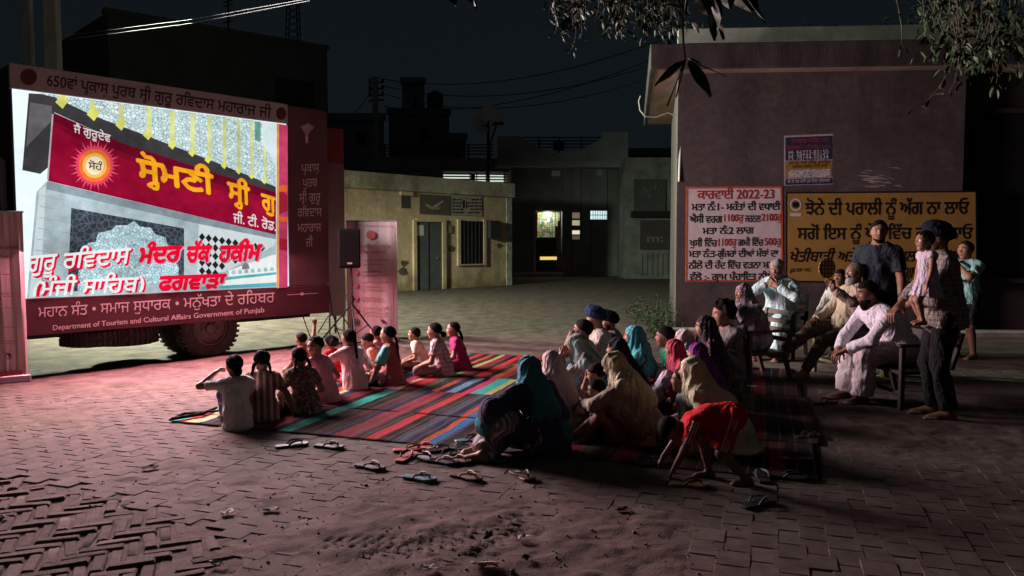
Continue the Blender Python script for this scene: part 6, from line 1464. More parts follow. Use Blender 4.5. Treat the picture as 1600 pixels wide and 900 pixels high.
# weeds at the wall corner
wd = MB(); st = MB()
for k in range(110):
    p = gp(rs.gauss(1034, 11), rs.uniform(496, 535)); p = p + np.array([rs.gauss(0, .05), rs.gauss(0, .2), 0])
    if p[0] > A0[0] + .1*(p[1]-A0[1]): p[0] = A0[0] - rs.uniform(.05, .5)
    h = rs.uniform(.08, .4) if k % 5 else rs.uniform(.35, .62); lean_ = np.array([rs.gauss(0, .3), rs.gauss(0, .2), 1]); st.tube([p, p + lean_*h*.5, p + lean_*h], .004, 4)
    for j in range(int(5 + h*14)):
        t = rs.random(); wd.cur = rs.choice([0, 0, 0, 1]); d_ = np.array([rs.gauss(0, 1), rs.gauss(0, 1), rs.uniform(-.2, .8)]); leaf(wd, p + lean_*h*t, d_, rs.uniform(.05, .12), rs.uniform(.008, .016), .15, rs)
wr = empty('weed_clump', tuple(gp(1030, 512))); tag(wr, 'clump of leafy green weeds growing at the corner of the plastered building', 'weeds'); child_build(st, 'stem', m_leafs[1], wr); child_build(wd, 'foliage', [mat('weed_dark', (.018, .034, .012), .6, .3, 8, 0), mat('weed_mid', (.035, .055, .02), .6, .3, 8, 0)], wr)
# ------------------------------------------------------------------ striped rugs laid side by side
PAL = {'k': (.012, .010, .014), 'n': (.015, .018, .05), 'r': (.42, .022, .03), 'm': (.18, .02, .035), 't': (.02, .36, .30), 'b': (.03, .13, .30), 'o': (.36, .08, .035), 'g': (.35, .38, .14), 'd': (.06, .022, .025), 'p': (.42, .035, .13), 's': (.04, .06, .085), 'c': (.50, .45, .25), 'l': (.12, .28, .40), 'e': (.05, .10, .06), 'w': (.10, .03, .02)}
def rug_mat(name, seq, L):
    m = mat(name, (.5, .5, .5), .95, .1, 30, .5, 260, .05); t = m.node_tree; N = t.nodes; K = t.links; b = N['Principled BSDF']
    c = N.new('ShaderNodeTexCoord'); sp = N.new('ShaderNodeSeparateXYZ'); nz_ = N.new('ShaderNodeTexNoise'); nz_.inputs['Scale'].default_value = 3.0; K.new(c.outputs['Object'], nz_.inputs['Vector'])
    K.new(c.outputs['Object'], sp.inputs[0])
    a1 = N.new('ShaderNodeMath'); a1.operation = 'MULTIPLY_ADD'; a1.inputs[1].default_value = .05; K.new(nz_.outputs['Fac'], a1.inputs[0]); K.new(sp.outputs['X'], a1.inputs[2])
    dv = N.new('ShaderNodeMath'); dv.operation = 'DIVIDE'; dv.inputs[1].default_value = L; K.new(a1.outputs[0], dv.inputs[0])
    def ramp(s):
        rp = N.new('ShaderNodeValToRGB'); rp.color_ramp.interpolation = 'CONSTANT'; w = 0; tot = sum(x for _, x in s); el = rp.color_ramp.elements
        for i, (k, x) in enumerate(s):
            e = el[0] if i == 0 else (el[1] if i == 1 else el.new(w)); e.position = w; e.color = PAL[k] + (1,); w += x / tot
        K.new(dv.outputs[0], rp.inputs[0]); return rp
    h = len(seq) // 2; tot = sum(x for _, x in seq); f = sum(x for _, x in seq[:h]) / tot
    r1 = ramp(seq[:h] + [(seq[h][0], tot - f * tot)]); r2 = ramp([('k', f * tot)] + seq[h:])
    gt = N.new('ShaderNodeMath'); gt.operation = 'GREATER_THAN'; gt.inputs[1].default_value = f; K.new(dv.outputs[0], gt.inputs[0])
    mx = N.new('ShaderNodeMix'); mx.data_type = 'RGBA'; K.new(gt.outputs[0], mx.inputs['Factor']); K.new(r1.outputs[0], mx.inputs['A']); K.new(r2.outputs[0], mx.inputs['B'])
    # worn weave
    n3 = N.new('ShaderNodeTexNoise'); n3.inputs['Scale'].default_value = 45; n3.inputs['Detail'].default_value = 4; K.new(c.outputs['Object'], n3.inputs['Vector'])
    mr = N.new('ShaderNodeMapRange'); mr.inputs['From Min'].default_value = .3; mr.inputs['From Max'].default_value = .7; mr.inputs['To Min'].default_value = .6; mr.inputs['To Max'].default_value = 1.15; K.new(n3.outputs['Fac'], mr.inputs['Value'])
    ml = N.new('ShaderNodeMix'); ml.data_type = 'RGBA'; ml.blend_type = 'MULTIPLY'; ml.inputs['Factor'].default_value = 1; K.new(mx.outputs['Result'], ml.inputs['A']); K.new(mr.outputs[0], ml.inputs['B']); 
    # thin coloured weft lines and dust trodden into the weave
    s2 = N.new('ShaderNodeMath'); s2.operation = 'MULTIPLY'; s2.inputs[1].default_value = 58.0; K.new(a1.outputs[0], s2.inputs[0]); s3 = N.new('ShaderNodeMath'); s3.operation = 'SINE'; K.new(s2.outputs[0], s3.inputs[0]); s4 = N.new('ShaderNodeMath'); s4.operation = 'GREATER_THAN'; s4.inputs[1].default_value = .93; K.new(s3.outputs[0], s4.inputs[0]); s5 = N.new('ShaderNodeMath'); s5.operation = 'MULTIPLY'; s5.inputs[1].default_value = .32; K.new(s4.outputs[0], s5.inputs[0])
    l1 = N.new('ShaderNodeMix'); l1.data_type = 'RGBA'; K.new(s5.outputs[0], l1.inputs['Factor']); K.new(ml.outputs['Result'], l1.inputs['A']); l1.inputs['B'].default_value = (.26, .17, .10, 1)
    nd = N.new('ShaderNodeTexNoise'); nd.inputs['Scale'].default_value = 1.9; nd.inputs['Detail'].default_value = 7; K.new(c.outputs['Object'], nd.inputs['Vector']); rd = N.new('ShaderNodeMapRange'); rd.inputs['From Min'].default_value = .42; rd.inputs['From Max'].default_value = .75; rd.inputs['To Max'].default_value = .55; K.new(nd.outputs['Fac'], rd.inputs['Value'])
    l2 = N.new('ShaderNodeMix'); l2.data_type = 'RGBA'; K.new(rd.outputs[0], l2.inputs['Factor']); K.new(l1.outputs['Result'], l2.inputs['A']); l2.inputs['B'].default_value = (.10, .075, .065, 1); K.new(l2.outputs['Result'], b.inputs['Base Color'])
    return m
def rug(v0, v1, u0, u1, seq, label, seed, zb=.006):
    L, Wd = u1 - u0, v1 - v0; n, mm = int(L / .045), max(4, int(Wd / .045)); rs_ = np.random.RandomState(seed)
    o = RO + RU*u0 + RV*v0; uu, vv = np.meshgrid(np.linspace(0, L, n), np.linspace(0, Wd, mm), indexing='ij')
    ed = .02 * (fbm(uu*1.6 + seed*7, vv*0 + seed, 3) - .5)
    vv2 = vv + ed * np.where(vv < Wd/2, 1, 1) * 1.6; uu2 = uu + .03 * (fbm(vv*2 + seed*3, uu*0, 3) - .5)
    z = zb + .010 * np.maximum(0, np.sin(uu*3 + 9*fbm(vv*1.3 + seed, uu*.8, 2)) - .75) * 4 * (fbm(uu*1.7, vv*3, 2)) + .016 * np.maximum(0, fbm(uu*4 + seed, vv*4, 3) - .45) + .05 * np.maximum(0, fbm(uu*1.1 + seed*5, vv*2.6 + 3, 3) - .58) + .012 * np.exp(-(np.minimum(vv, Wd - vv) / .05)**2) * np.maximum(0, fbm(uu*2.2 + seed, vv, 2) - .35)
    x = uu2; y = vv2
    top = np.stack([x, y, z], -1).reshape(-1, 3); bot = top.copy(); bot[:, 2] -= .006
    idx = np.arange(n*mm).reshape(n, mm); q = np.stack([idx[:-1, :-1], idx[1:, :-1], idx[1:, 1:], idx[:-1, 1:]], -1).reshape(-1, 4); q2 = q[:, ::-1] + n*mm
    per = list(idx[:, 0]) + list(idx[-1, 1:]) + list(idx[-2::-1, -1]) + list(idx[0, -2:0:-1]); side = np.array([[per[i], per[i-1], per[i-1] + n*mm, per[i] + n*mm] for i in range(len(per))])
    me = np_mesh('striped_rug', np.concatenate([top, bot]), np.concatenate([q, q2, side]), [rug_mat('rug_%d' % seed, seq, L)])
    ob = link_mesh('striped_rug', me); ob.location = (o[0], o[1], 0); ob.rotation_euler = (0, 0, math.atan2(RU[1], RU[0])); tag(ob, label, 'rug', 'striped rugs laid side by side on the pavers'); return ob
def seqr(seed, start, n=40):
    r_ = random.Random(seed); s = list(start)
    while len(s) < n: s.append((r_.choice('kknnddkmrmtbosgkswepl'), r_.choice([.05, .08, .10, .12, .16, .20])))
    return s
base_ = [('t', .07), ('r', .06), ('c', .13), ('n', .10), ('k', .14), ('r', .10), ('g', .06), ('n', .12), ('m', .15), ('k', .08), ('t', .12), ('k', .16), ('d', .13), ('n', .08), ('m', .18), ('k', .10), ('r', .10), ('k', .12), ('s', .10), ('n', .10), ('o', .06), ('b', .09), ('k', .12), ('d', .10), ('r', .10), ('k', .08), ('p', .10), ('n', .18), ('k', .2), ('m', .14), ('e', .1), ('k', .15), ('m', .16), ('k', .2), ('d', .16), ('k', .18), ('s', .12), ('k', .2), ('m', .1), ('k', .2)]
base2 = [('k', .14), ('b', .07), ('c', .08), ('n', .16), ('k', .18), ('p', .14), ('c', .07), ('r', .13), ('m', .06), ('e', .10), ('k', .10), ('o', .08), ('n', .10), ('l', .10), ('k', .07), ('p', .10), ('t', .17), ('g', .07), ('k', .14), ('n', .1), ('b', .08), ('k', .15), ('r', .1), ('s', .1), ('k', .2), ('m', .12), ('k', .2), ('d', .2), ('k', .2), ('s', .14), ('k', .2), ('m', .1), ('k', .2), ('d', .14), ('k', .2), ('e', .14), ('k', .2), ('n', .14), ('k', .1), ('d', .1)]
base3 = [('d', .1), ('n', .08), ('k', .1), ('b', .08), ('k', .12), ('r', .1), ('k', .12), ('o', .08), ('k', .1), ('g', .08), ('m', .12), ('k', .1), ('r', .14), ('k', .1), ('o', .13), ('m', .1), ('k', .12), ('g', .1), ('k', .16), ('e', .1), ('n', .12), ('k', .18), ('m', .1), ('k', .2), ('s', .14), ('k', .2), ('d', .1), ('k', .2), ('m', .1), ('k', .2), ('s', .1), ('k', .2), ('d', .14), ('k', .2), ('n', .14), ('k', .2), ('m', .14), ('k', .2), ('d', .1), ('k', .1)]
rug(0, .98, 0, 5.25, base_, 'striped rug nearest the flip flops, with the child in white on its end', 1, .008)
rug(.95, 1.95, .22, 5.3, base_[2:] + [('k', .1), ('d', .1)], 'second striped rug from the pile of flip flops', 2, .012)
rug(1.92, 2.9, .42, 5.3, base2, 'striped rug with a wide turquoise band, third from the flip flops', 3, .008)
rug(2.87, 3.8, .62, 5.25, base3, 'striped rug with bright red bands, second from the sandy yard', 4, .012)
rug(3.77, 4.66, .92, 5.2, base3[3:] + [('k', .1), ('d', .1), ('k', .12)], 'striped rug farthest from the flip flops, beside the sandy yard', 5, .008)
b = MB(); b.tube([RO.tolist() + [.03], (RO + RV*.25 + RU*.12).tolist() + [.035], (RO + RV*.5 + RU*.06).tolist() + [.03]], [.014, .018, .012], 8); b.tube([(RO - RU*.02).tolist() + [.02], (RO - RU*.05 + RV*.2).tolist() + [.03], (RO + RV*.42 + RU*.2).tolist() + [.03]], [.010, .013, .010], 7)
o = b.build('folded_cloth', cloth('cloth_black', (.012, .011, .013)), smooth=True, origin=RO.tolist() + [0]); tag(o, 'rolled black cloth lying on the corner of the striped rug', 'cloth')

# ------------------------------------------------------------------ people
SKIN = [mat('skin_a', (.245, .125, .08), .55, .12, 25, .05, 200, .3), mat('skin_b', (.19, .095, .06), .55, .12, 25, .05, 200, .3), mat('skin_c', (.30, .165, .105), .55, .12, 25, .05, 200, .3)]
M_EYE = mat('eye_white', (.35, .32, .30), .25, .05, 5, 0, spec=.5); M_HAIR = mat('hair_black', (.010, .008, .007), .75, .4, 40, .9, 170, .06, stretch=(1, 1, .15)); M_GREY = mat('hair_grey', (.24, .22, .21), .7, .35, 40, .5, 300, .3, stretch=(1, 1, .15)); M_LIP = mat('lip', (.22, .075, .06), .45, .1, 20, 0); M_GREYISH = mat('hair_salt', (.09, .08, .078), .6, .5, 40, .5, 300, .3)
SCREEN = np.array([-3.9, 9.9])
def cam_px(p):
    x, y, z = p[0], p[1], p[2] - HC; d = y*_c - z*_s; u = y*_s + z*_c; return 800 + FPX*x/d, 450 - FPX*u/d
REPORT = []
def person(label, hx, htop, basey, pose, dev=0, wear=(), hair='short', hairm=None, kid=True, skin=0, S=None, z0=.014, seed=0, group=None, fat=1.0, face=None, hands=(1, -1), scarfspec=None, turban=None, beard=None, extra=None, hsr=None, yoff=0, **ov):
    hs_ratio = hsr or (.168 if kid else .136)
    g = gp(hx, basey); loc = np.array([g[0], g[1] + yoff, z0]); S_ = S or (1.15 if kid else 1.58); thick = .05
    for it in range(8):
        d_ = SCREEN - loc[:2]; ang = (math.atan2(d_[1], d_[0]) + math.radians(dev)) if face is None else math.radians(face)
        rz = ang - math.pi/2; k = skeleton(S_, pose, hs_ratio, **ov); R = rotz(rz)
        tp = k.hc + k.HR @ V(0, -.05*k.hs, (.50 + (.06 if hair or scarfspec else 0) + (.14 if turban else 0)) * k.hs)
        w = loc + R @ tp; px, py = cam_px(w)
        loc[0] += (hx - px) / FPX * w[1]
        if S is None:
            zt = at(hx, htop, w[1])[2] - z0; S_ *= max(.6, min(1.6, zt / (w[2] - z0)))
    h = max(.0075, min(.0115, loc[1] * .00132))
    me = body_mesh(k, SKIN[skin], h, fat, hands=hands, eyemat=M_EYE, hairmat=M_HAIR if hairm is None else hairm, lipmat=M_LIP)
    r = link_mesh('person', me); r.location = tuple(loc); r.rotation_euler = (0, 0, rz); tag(r, label, 'person', group)
    for i, (kind, nm, m) in enumerate(wear):
        vq = garment(k, kind, h, seed*13 + i, fat); o = link_mesh(nm, np_mesh(nm, *vq, [m]), r)
    if hair: link_mesh('hair', np_mesh('hair', *hair_mesh(k, hair, h, seed + 3), [hairm or M_HAIR]), r)
    if scarfspec:
        dr, m = scarfspec[:2]; link_mesh('headscarf', np_mesh('headscarf', *scarf(k, h, seed + 5, dr, scarfspec[2] if len(scarfspec) > 2 else 1.0), [m]), r)
    if turban: link_mesh('turban', np_mesh('turban', *turban_mesh(k, seed, turban[1]), [turban[0]]), r)
    if beard: link_mesh('beard', np_mesh('beard', *beard_mesh(k, seed, beard[1]), [beard[0]]), r)
    if extra: extra(k, r, h)
    REPORT.append((round(S_, 2), [round(float(x), 2) for x in loc], label[:40]))
    return k, r, loc, rz
C = cloth
white = C('cotton_white', (.62, .60, .58)); cream = C('cotton_cream', (.52, .48, .36)); pink = C('cotton_pink', (.58, .26, .32)); palepink = C('cotton_pale_pink', (.60, .42, .42)); navy = C('cotton_navy', (.022, .026, .05)); black = C('cotton_black', (.026, .024, .028)); brown = C('cotton_brown', (.13, .085, .06)); denim = C('denim_dark', (.03, .045, .075)); red = C('cotton_red', (.48, .018, .022)); grey = C('cotton_grey', (.20, .19, .20)); teal = C('cotton_teal', (.06, .26, .28)); green = C('cotton_green', (.02, .22, .13)); magenta = C('cotton_magenta', (.36, .03, .12)); lilac = C('cotton_lilac', (.52, .44, .52)); beige = C('cotton_beige', (.36, .29, .22))
# children by the screen, backs to the camera
def bead(k, r, h): pass
GK = 'children sitting on the rug before the screen'
GW = 'women and children sitting on the rug'
person('child in a white T-shirt with a low bun, raising an arm to the face', 366, 553, 668, 'knees', 4, [('tee', 'shirt', white), ('pants', 'trousers', denim)], 'bun', seed=1, group=GK, lean=4, slouch=12, hl=(-.13, .16, .40), el=(-1, .25, -.5), hyaw=8, curl_l=70)
person('child in a brown and cream striped dress with pigtails, leaning on one straight arm', 409, 546, 655, 'cross', -8, [('frock', 'dress', C('stripe_brown', (.17, .10, .08), 'vstripe', (.42, .34, .30), .75))], 'pigtails', skin=1, seed=2, group=GK, lean=6, hr=(.24, -.02, .03), er=(1, -.4, .2), hdr=(.6, .3, -.35), curl_r=8, hyaw=-8)
person('child in a dark mottled dress with two long plaits, sitting behind the striped dress', 467, 541, 645, 'cross', 6, [('frock', 'dress', C('print_dark', (.10, .07, .06), 'print', (.26, .20, .18), 1.0)), ('leggings', 'leggings', brown)], 'pigtails', skin=1, seed=3, group=GK, lean=9)
person('girl in bright pink turning her face back over her shoulder towards the camera', 493, 524, 627, 'cross', 0, [('frock', 'dress', pink)], 'tied', skin=0, seed=4, group=GK, lean=3, twist=35, hyaw=80, hpitch=8, hroll=-6)
person('boy in a dull red shirt stretching one fist straight up in the air', 471, 518, 590, 'cross', 0, [('tee', 'shirt', C('cotton_dullred', (.30, .10, .11)))], 'short', skin=1, seed=5, group=GK, hr=(.25, .12, .70), er=(1, 0, -.3), hdr=(.3, .1, 1), curl_r=95, pnr=(0, 1, -.2))
person('small child whose dark tousled head shows beside the raised fist', 517, 524, 594, 'cross', 0, [('tee', 'shirt', red)], 'curly', skin=1, seed=6, group=GK)
person('bigger girl in a loose pale pink shirt with a long ponytail down her back', 545, 513, 608, 'side', -4, [('loose_shirt', 'shirt', palepink), ('leggings', 'leggings', C('cotton_red_dark', (.25, .03, .04)))], 'ponytail', skin=1, seed=7, group=GK, lean=7, hl=(-.24, .12, .12), hr=(.22, .18, .12), el=(-1, 0, .1))
person('boy with short hair in profile looking down, in a peach shirt', 571, 520, 592, 'cross', 35, [('shirt', 'shirt', C('cotton_peach', (.52, .28, .22)))], 'short', skin=0, seed=8, group=GK, lean=16, hpitch=20, face=175)
person('girl in dusty pink half hidden behind the teal sleeved girl', 588, 508, 583, 'cross', -6, [('tee', 'shirt', C('cotton_dusty', (.42, .20, .20)))], 'tied', skin=1, seed=9, group=GK, hyaw=-5)
def teal_sleeve(k, r, h):
    pr = arm_prims(k, -1, .016*k.S/1.5, .40); pr = [(grow(p, .004), kk) for p, kk in pr]; link_mesh('sleeve', np_mesh('sleeve', *layer(pr, h, wrinkle=.004, seed=4), [C('cotton_turquoise', (.12, .42, .42))]), r)
person('girl with one teal sleeve and rust red back, propped on a straight arm', 607, 508, 600, 'cross', 16, [('tee', 'shirt', C('cotton_rust', (.36, .10, .09))), ('pants', 'trousers', C('dots_cream', (.46, .34, .30), 'dots', (.16, .05, .06), 1.0))], 'braid', skin=0, seed=10, group=GK, lean=-2, slouch=8, hl=(-.20, .12, .03), el=(-1, -.2, .2), hdl=(-.3, .8, -.4), curl_l=8, extra=teal_sleeve)
person('small boy in a cream shirt looking up at the screen, beside two girls', 649, 511, 577, 'cross', 14, [('tee', 'shirt', cream)], 'short', skin=0, seed=11, group=GK, hpitch=-6)
person('girl in a pale checked shirt sitting cross legged with short tied hair', 680, 503, 588, 'cross', 10, [('tee', 'shirt', C('check_pale', (.50, .36, .36), 'plaid', (.30, .18, .22), .8)), ('pants', 'trousers', C('cotton_taupe', (.28, .18, .16)))], 'bun', skin=0, seed=12, group=GK, lean=3)
person('girl in magenta with one long plait, farthest along the edge of the rug', 709, 502, 578, 'cross', 14, [('frock', 'dress', magenta)], 'braid', skin=0, seed=13, group=GK, lean=2)

# women and children on the near half of the rug
navyteal = C('shawl_teal', (.045, .21, .26)); indigo = C('shawl_indigo', (.045, .042, .085))
def W1x(k, r, h):   # dark kameez and the swag of the shawl in front
    back = k.F2 @ V(0, -1, 0); S = k.S
    pr = [(cap(k.sho[-1], k.elb[-1], .060*S, .070*S), .05), (cap(k.sho[1], k.elb[1], .055*S, .06*S), .05), (cap(k.elb[-1], k.wri[-1]*.5 + k.elb[-1]*.5, .070*S, .06*S), .05), (cap(k.mid, V(k.pel[0], k.pel[1]-.03*S, .03), .10*S, .125*S), .07), (cap(k.sho[1], k.sho[-1], .05*S), .05)]
    link_mesh('shawl', np_mesh('shawl', *layer(pr, h, fold=(k.pel, .008, 9, 6, 5., .006)), [indigo]), r)
    pr = [(cap(k.elb[-1]*.4 + k.wri[-1]*.6, k.elb[-1]*.7 + k.mid*.3 + V(0,0,-.06*S), .074*S, .06*S), .05), (cap(k.elb[-1]*.7 + k.mid*.3 + V(0,0,-.06*S), k.pel + V(-.16*S, .16*S, .06*S), .08*S, .06*S), .06), (cap(k.pel + V(-.16*S, .16*S, .06*S), k.pel + V(.05*S, -.05*S, .03*S), .06*S, .09*S), .06)]
    link_mesh('shawl_end', np_mesh('shawl_end', *layer(pr, h, fold=(k.pel, .008, 9, 4, 5., .006)), [navyteal]), r)
def drape(prims_of, m, nm='shawl', fold=(.007, 10, 5.)):
    def f(k, r, h): link_mesh(nm, np_mesh(nm, *layer(prims_of(k), h, fold=(k.pel, fold[0], fold[1], 3, fold[2], .006)), [m]), r)
    return f
indigo = C('shawl_indigo', (.045, .042, .085))
person('woman in a teal and indigo shawl with striped trousers, nearest the heap of flip flops', 826, 555, 708, 'side', 6, [('kurta', 'kameez', indigo), ('salwar', 'trousers', C('stripe_grey', (.16, .14, .15), 'vstripe', (.42, .38, .38), 1.3))], None, kid=False, seed=21, group=GW, lean=10, slouch=16, hl=(-.26, .20, .12), el=(-1, -.1, .2), scarfspec=('shoulder', navyteal), extra=W1x, fr=(-.34, .14, .03), fl=(-.24, .24, .03), kl=(-1, .6, .4), kr=(.3, 1, .3))
person('woman in a plain pale pink shawl sitting just beyond the teal shawl', 862, 548, 676, 'cross', 0, [('kurta', 'kameez', C('cotton_tan', (.26, .19, .15)))], None, kid=False, seed=22, group=GW, lean=5, scarfspec=('cloak', C('shawl_rose', (.46, .36, .34))))
person('woman in a grey and aqua striped headscarf holding a hand to her mouth', 897, 521, 645, 'knees', 22, [('kurta', 'kameez', C('print_grey', (.20, .18, .17), 'print', (.34, .30, .28), .8)), ('salwar', 'trousers', C('cotton_aqua', (.16, .34, .36)))], 'tied', kid=False, seed=23, group=GW, lean=18, slouch=20, hl=(-.03, .27, .33), el=(-.6, .2, -1), pnl=(0, -1, .2), curl_l=60, scarfspec=('shoulder', C('shawl_grey_aqua', (.22, .24, .21), 'vstripe', (.26, .40, .40), .35), 1.25), hpitch=14)
person('boy in a cream shirt holding his fist against his face', 913, 498, 608, 'cross', 14, [('tee', 'shirt', C('cotton_ivory', (.50, .47, .36)))], 'short', kid=True, seed=24, group=GW, hl=(-.04, .20, .40), el=(-.6, .2, -1), curl_l=90, pnl=(0, -1, 0), hpitch=-4)
person('man in a navy blue turban sitting with a pale shirt behind the boy in cream', 932, 478, 600, 'cross', 12, [('shirt', 'shirt', C('cotton_stone', (.36, .34, .30)))], None, kid=False, seed=25, group=GW, turban=(C('turban_navy', (.018, .04, .09)), False), beard=(M_HAIR, 1.0))
person('man in a black turban sitting behind the navy turban', 953, 485, 594, 'cross', 10, [('shirt', 'shirt', C('cotton_olive', (.17, .16, .13)))], None, kid=False, seed=26, group=GW, turban=(C('turban_black', (.010, .012, .02)), False), beard=(M_HAIR, 1.0))
person('woman wrapped in a plain black shawl in the middle of the group', 965, 527, 655, 'cross', 20, [('kurta', 'kameez', black)], None, kid=False, seed=27, group=GW, scarfspec=('cloak', C('shawl_black', (.022, .022, .027))))
person('woman in a bright turquoise headscarf and dark teal clothes', 991, 508, 632, 'knees', 22, [('kurta', 'kameez', C('cotton_deep_teal', (.025, .075, .085))), ('salwar', 'trousers', C('cotton_deep_teal', (1,1,1)))], None, kid=False, seed=28, group=GW, lean=3, slouch=10, scarfspec=('back', C('shawl_turquoise', (.08, .38, .42))))
def W9x(k, r, h): 
    pr = [(cap(k.headbase + k.F2 @ V(0, .05*k.S, -.02*k.S), k.headbase + k.F2 @ V(-.03*k.S, .07*k.S, -.16*k.S), .03*k.S, .025*k.S), .03)]
    link_mesh('shawl_end', np_mesh('shawl_end', *layer(pr, h, wrinkle=.004, seed=2), [C('shawl_lemon', (.46, .42, .28))]), r)
person('woman in a lemon yellow headscarf leaning forward with a forearm on her knee', 952, 551, 690, 'knees', 18, [('kurta', 'kameez', C('cotton_khaki', (.30, .26, .20))), ('salwar', 'trousers', C('cotton_khaki_dark', (.22, .20, .15)))], None, kid=False, seed=29, group=GW, lean=17, slouch=18, hpitch=24, hl=(-.07, .34, .20), el=(-1, 0, -.3), hdl=(.2, .8, -.5), hr=(.1, .34, .16), scarfspec=('shoulder', C('shawl_lemon', (.46, .42, .28)), 1.1), extra=W9x, yoff=0)
person('tiny boy with dark hair sitting in front of the lemon headscarf, touching the rug', 930, 592, 690, 'knees', 34, [('tee', 'shirt', C('cotton_ash', (.16, .14, .12)))], 'short', seed=30, group=GW, lean=18, slouch=14, hl=(-.12, .40, .03), el=(-.6, -.3, -.6), hpitch=10, curl_l=20, fr=(.10, .30, .03), fl=(-.10, .26, .03), kl=(-.5, .2, 1))
person('child in a teal shirt with black hair, half hidden behind the tiny boy', 928, 566, 668, 'cross', 22, [('tee', 'shirt', C('cotton_peacock', (.05, .30, .38)))], 'short', seed=31, group=GW, lean=22, hr=(.02, .26, .40), hl=(-.24, .28, .10), er=(.5, .4, -.8), el=(-.4, -.3, -.2), hpitch=15)
person('boy in a green shirt looking past the wall corner', 1040, 509, 612, 'cross', 12, [('tee', 'shirt', green)], 'short', seed=32, group=GW)
person('woman in a ribbed off white headscarf behind the crimson headscarf', 1068, 513, 622, 'cross', 16, [('kurta', 'kameez', C('cotton_mist', (.40, .36, .36)))], None, kid=False, seed=33, group=GW, scarfspec=('shoulder', C('shawl_offwhite', (.56, .52, .50))))
person('woman in a crimson headscarf hugging knees covered in pale lilac cloth', 1054, 529, 642, 'knees', 24, [('kurta', 'kameez', C('cotton_wine', (.22, .04, .06))), ('salwar', 'trousers', lilac)], None, kid=False, seed=34, group=GW, lean=14, scarfspec=('shoulder', C('shawl_crimson', (.40, .06, .09))), hl=(-.03, .29, .16))
person('woman in a dark embroidered headscarf sitting tall by the wall corner', 1103, 493, 624, 'cross', 18, [('kurta', 'kameez', black)], None, kid=False, seed=35, group=GW, lean=2, slouch=8, scarfspec=('cloak', C('shawl_embroidered', (.045, .034, .036), 'dots', (.16, .10, .10), .9), 1.05))
person('woman in a purple headscarf just behind the crimson headscarf', 1090, 535, 650, 'cross', 18, [('kurta', 'kameez', black)], None, kid=False, seed=36, group=GW, scarfspec=('cloak', C('shawl_purple', (.17, .035, .20))))
person('woman in a long white and pale yellow shawl with its end trailing on the rug', 1082, 557, 706, 'cross', 20, [('kurta', 'kameez', C('cotton_straw', (.42, .40, .28)))], None, kid=False, seed=37, group=GW, lean=20, slouch=20, scarfspec=('long', C('shawl_pale_yellow', (.54, .54, .36))), yoff=.0)
person('small cropped haired boy in a pale shirt, in front of the long white shawl', 1067, 574, 694, 'cross', 24, [('shirt', 'shirt', C('cotton_frost', (.44, .40, .42)))], 'short', seed=38, group=GW, lean=5)
def stripes(k, r, h):
    S = k.S; vs, qs, off = [], [], 0
    for s in (-1,):
        for lim, prs, ax0, ax1 in ((.46, leg_prims(k, s, .018*S/1.5, .46), k.hip[s], k.kne[s]), (.30, arm_prims(k, s, .016*S/1.5*.8, .34), k.sho[s], k.elb[s])):
            a = nrm(ax1 - ax0); outv = V(-1, 0, 0); outv = nrm(outv - a*(outv @ a)); sidev = np.cross(a, outv)
            for q in (-.018, 0, .018):
                pr = [(grow(p, .0035), kk) for p, kk in prs]; lo, hi = region(pr, .02); f = Field(lo, hi, .006)
                for p, kk in pr: f.add(p, kk)
                x, y, z = f.ax[0][:, None, None] - ax0[0], f.ax[1][None, :, None] - ax0[1], f.ax[2][None, None, :] - ax0[2]
                sd = np.abs(x*sidev[0] + y*sidev[1] + z*sidev[2] - q) - .0048; f.F = np.maximum(f.F, sd.astype(np.float32)); f.clip(ax0 + outv*.012, -outv)
                v_, q_ = f.mesh(); vs.append(v_); qs.append(q_ + off); off += len(v_)
    link_mesh('white_stripes', np_mesh('white_stripes', np.concatenate(vs), np.concatenate(qs), [white]), r)
kB, rB, lB, zB_ = person('boy in red sportswear with white side stripes bending down to the ground', 1026, 655, 752, 'stand', 0, [('tee', 'shirt', red), ('shorts', 'shorts', red)], 'short', seed=39, skin=1, S=.98, group=None, z0=.0, face=172, pz=.43, lean=88, slouch=24, hangs=True, hpitch=92, hr=(.10, .47, .07), hl=(-.07, .40, .03), er=(.4, -.2, .2), el=(-.4, -.3, .2), fr=(.07, .13, .035), fl=(-.07, -.10, .035), kr=(0, 1, 0), kl=(0, 1, 0), extra=stripes, hsr=.175)

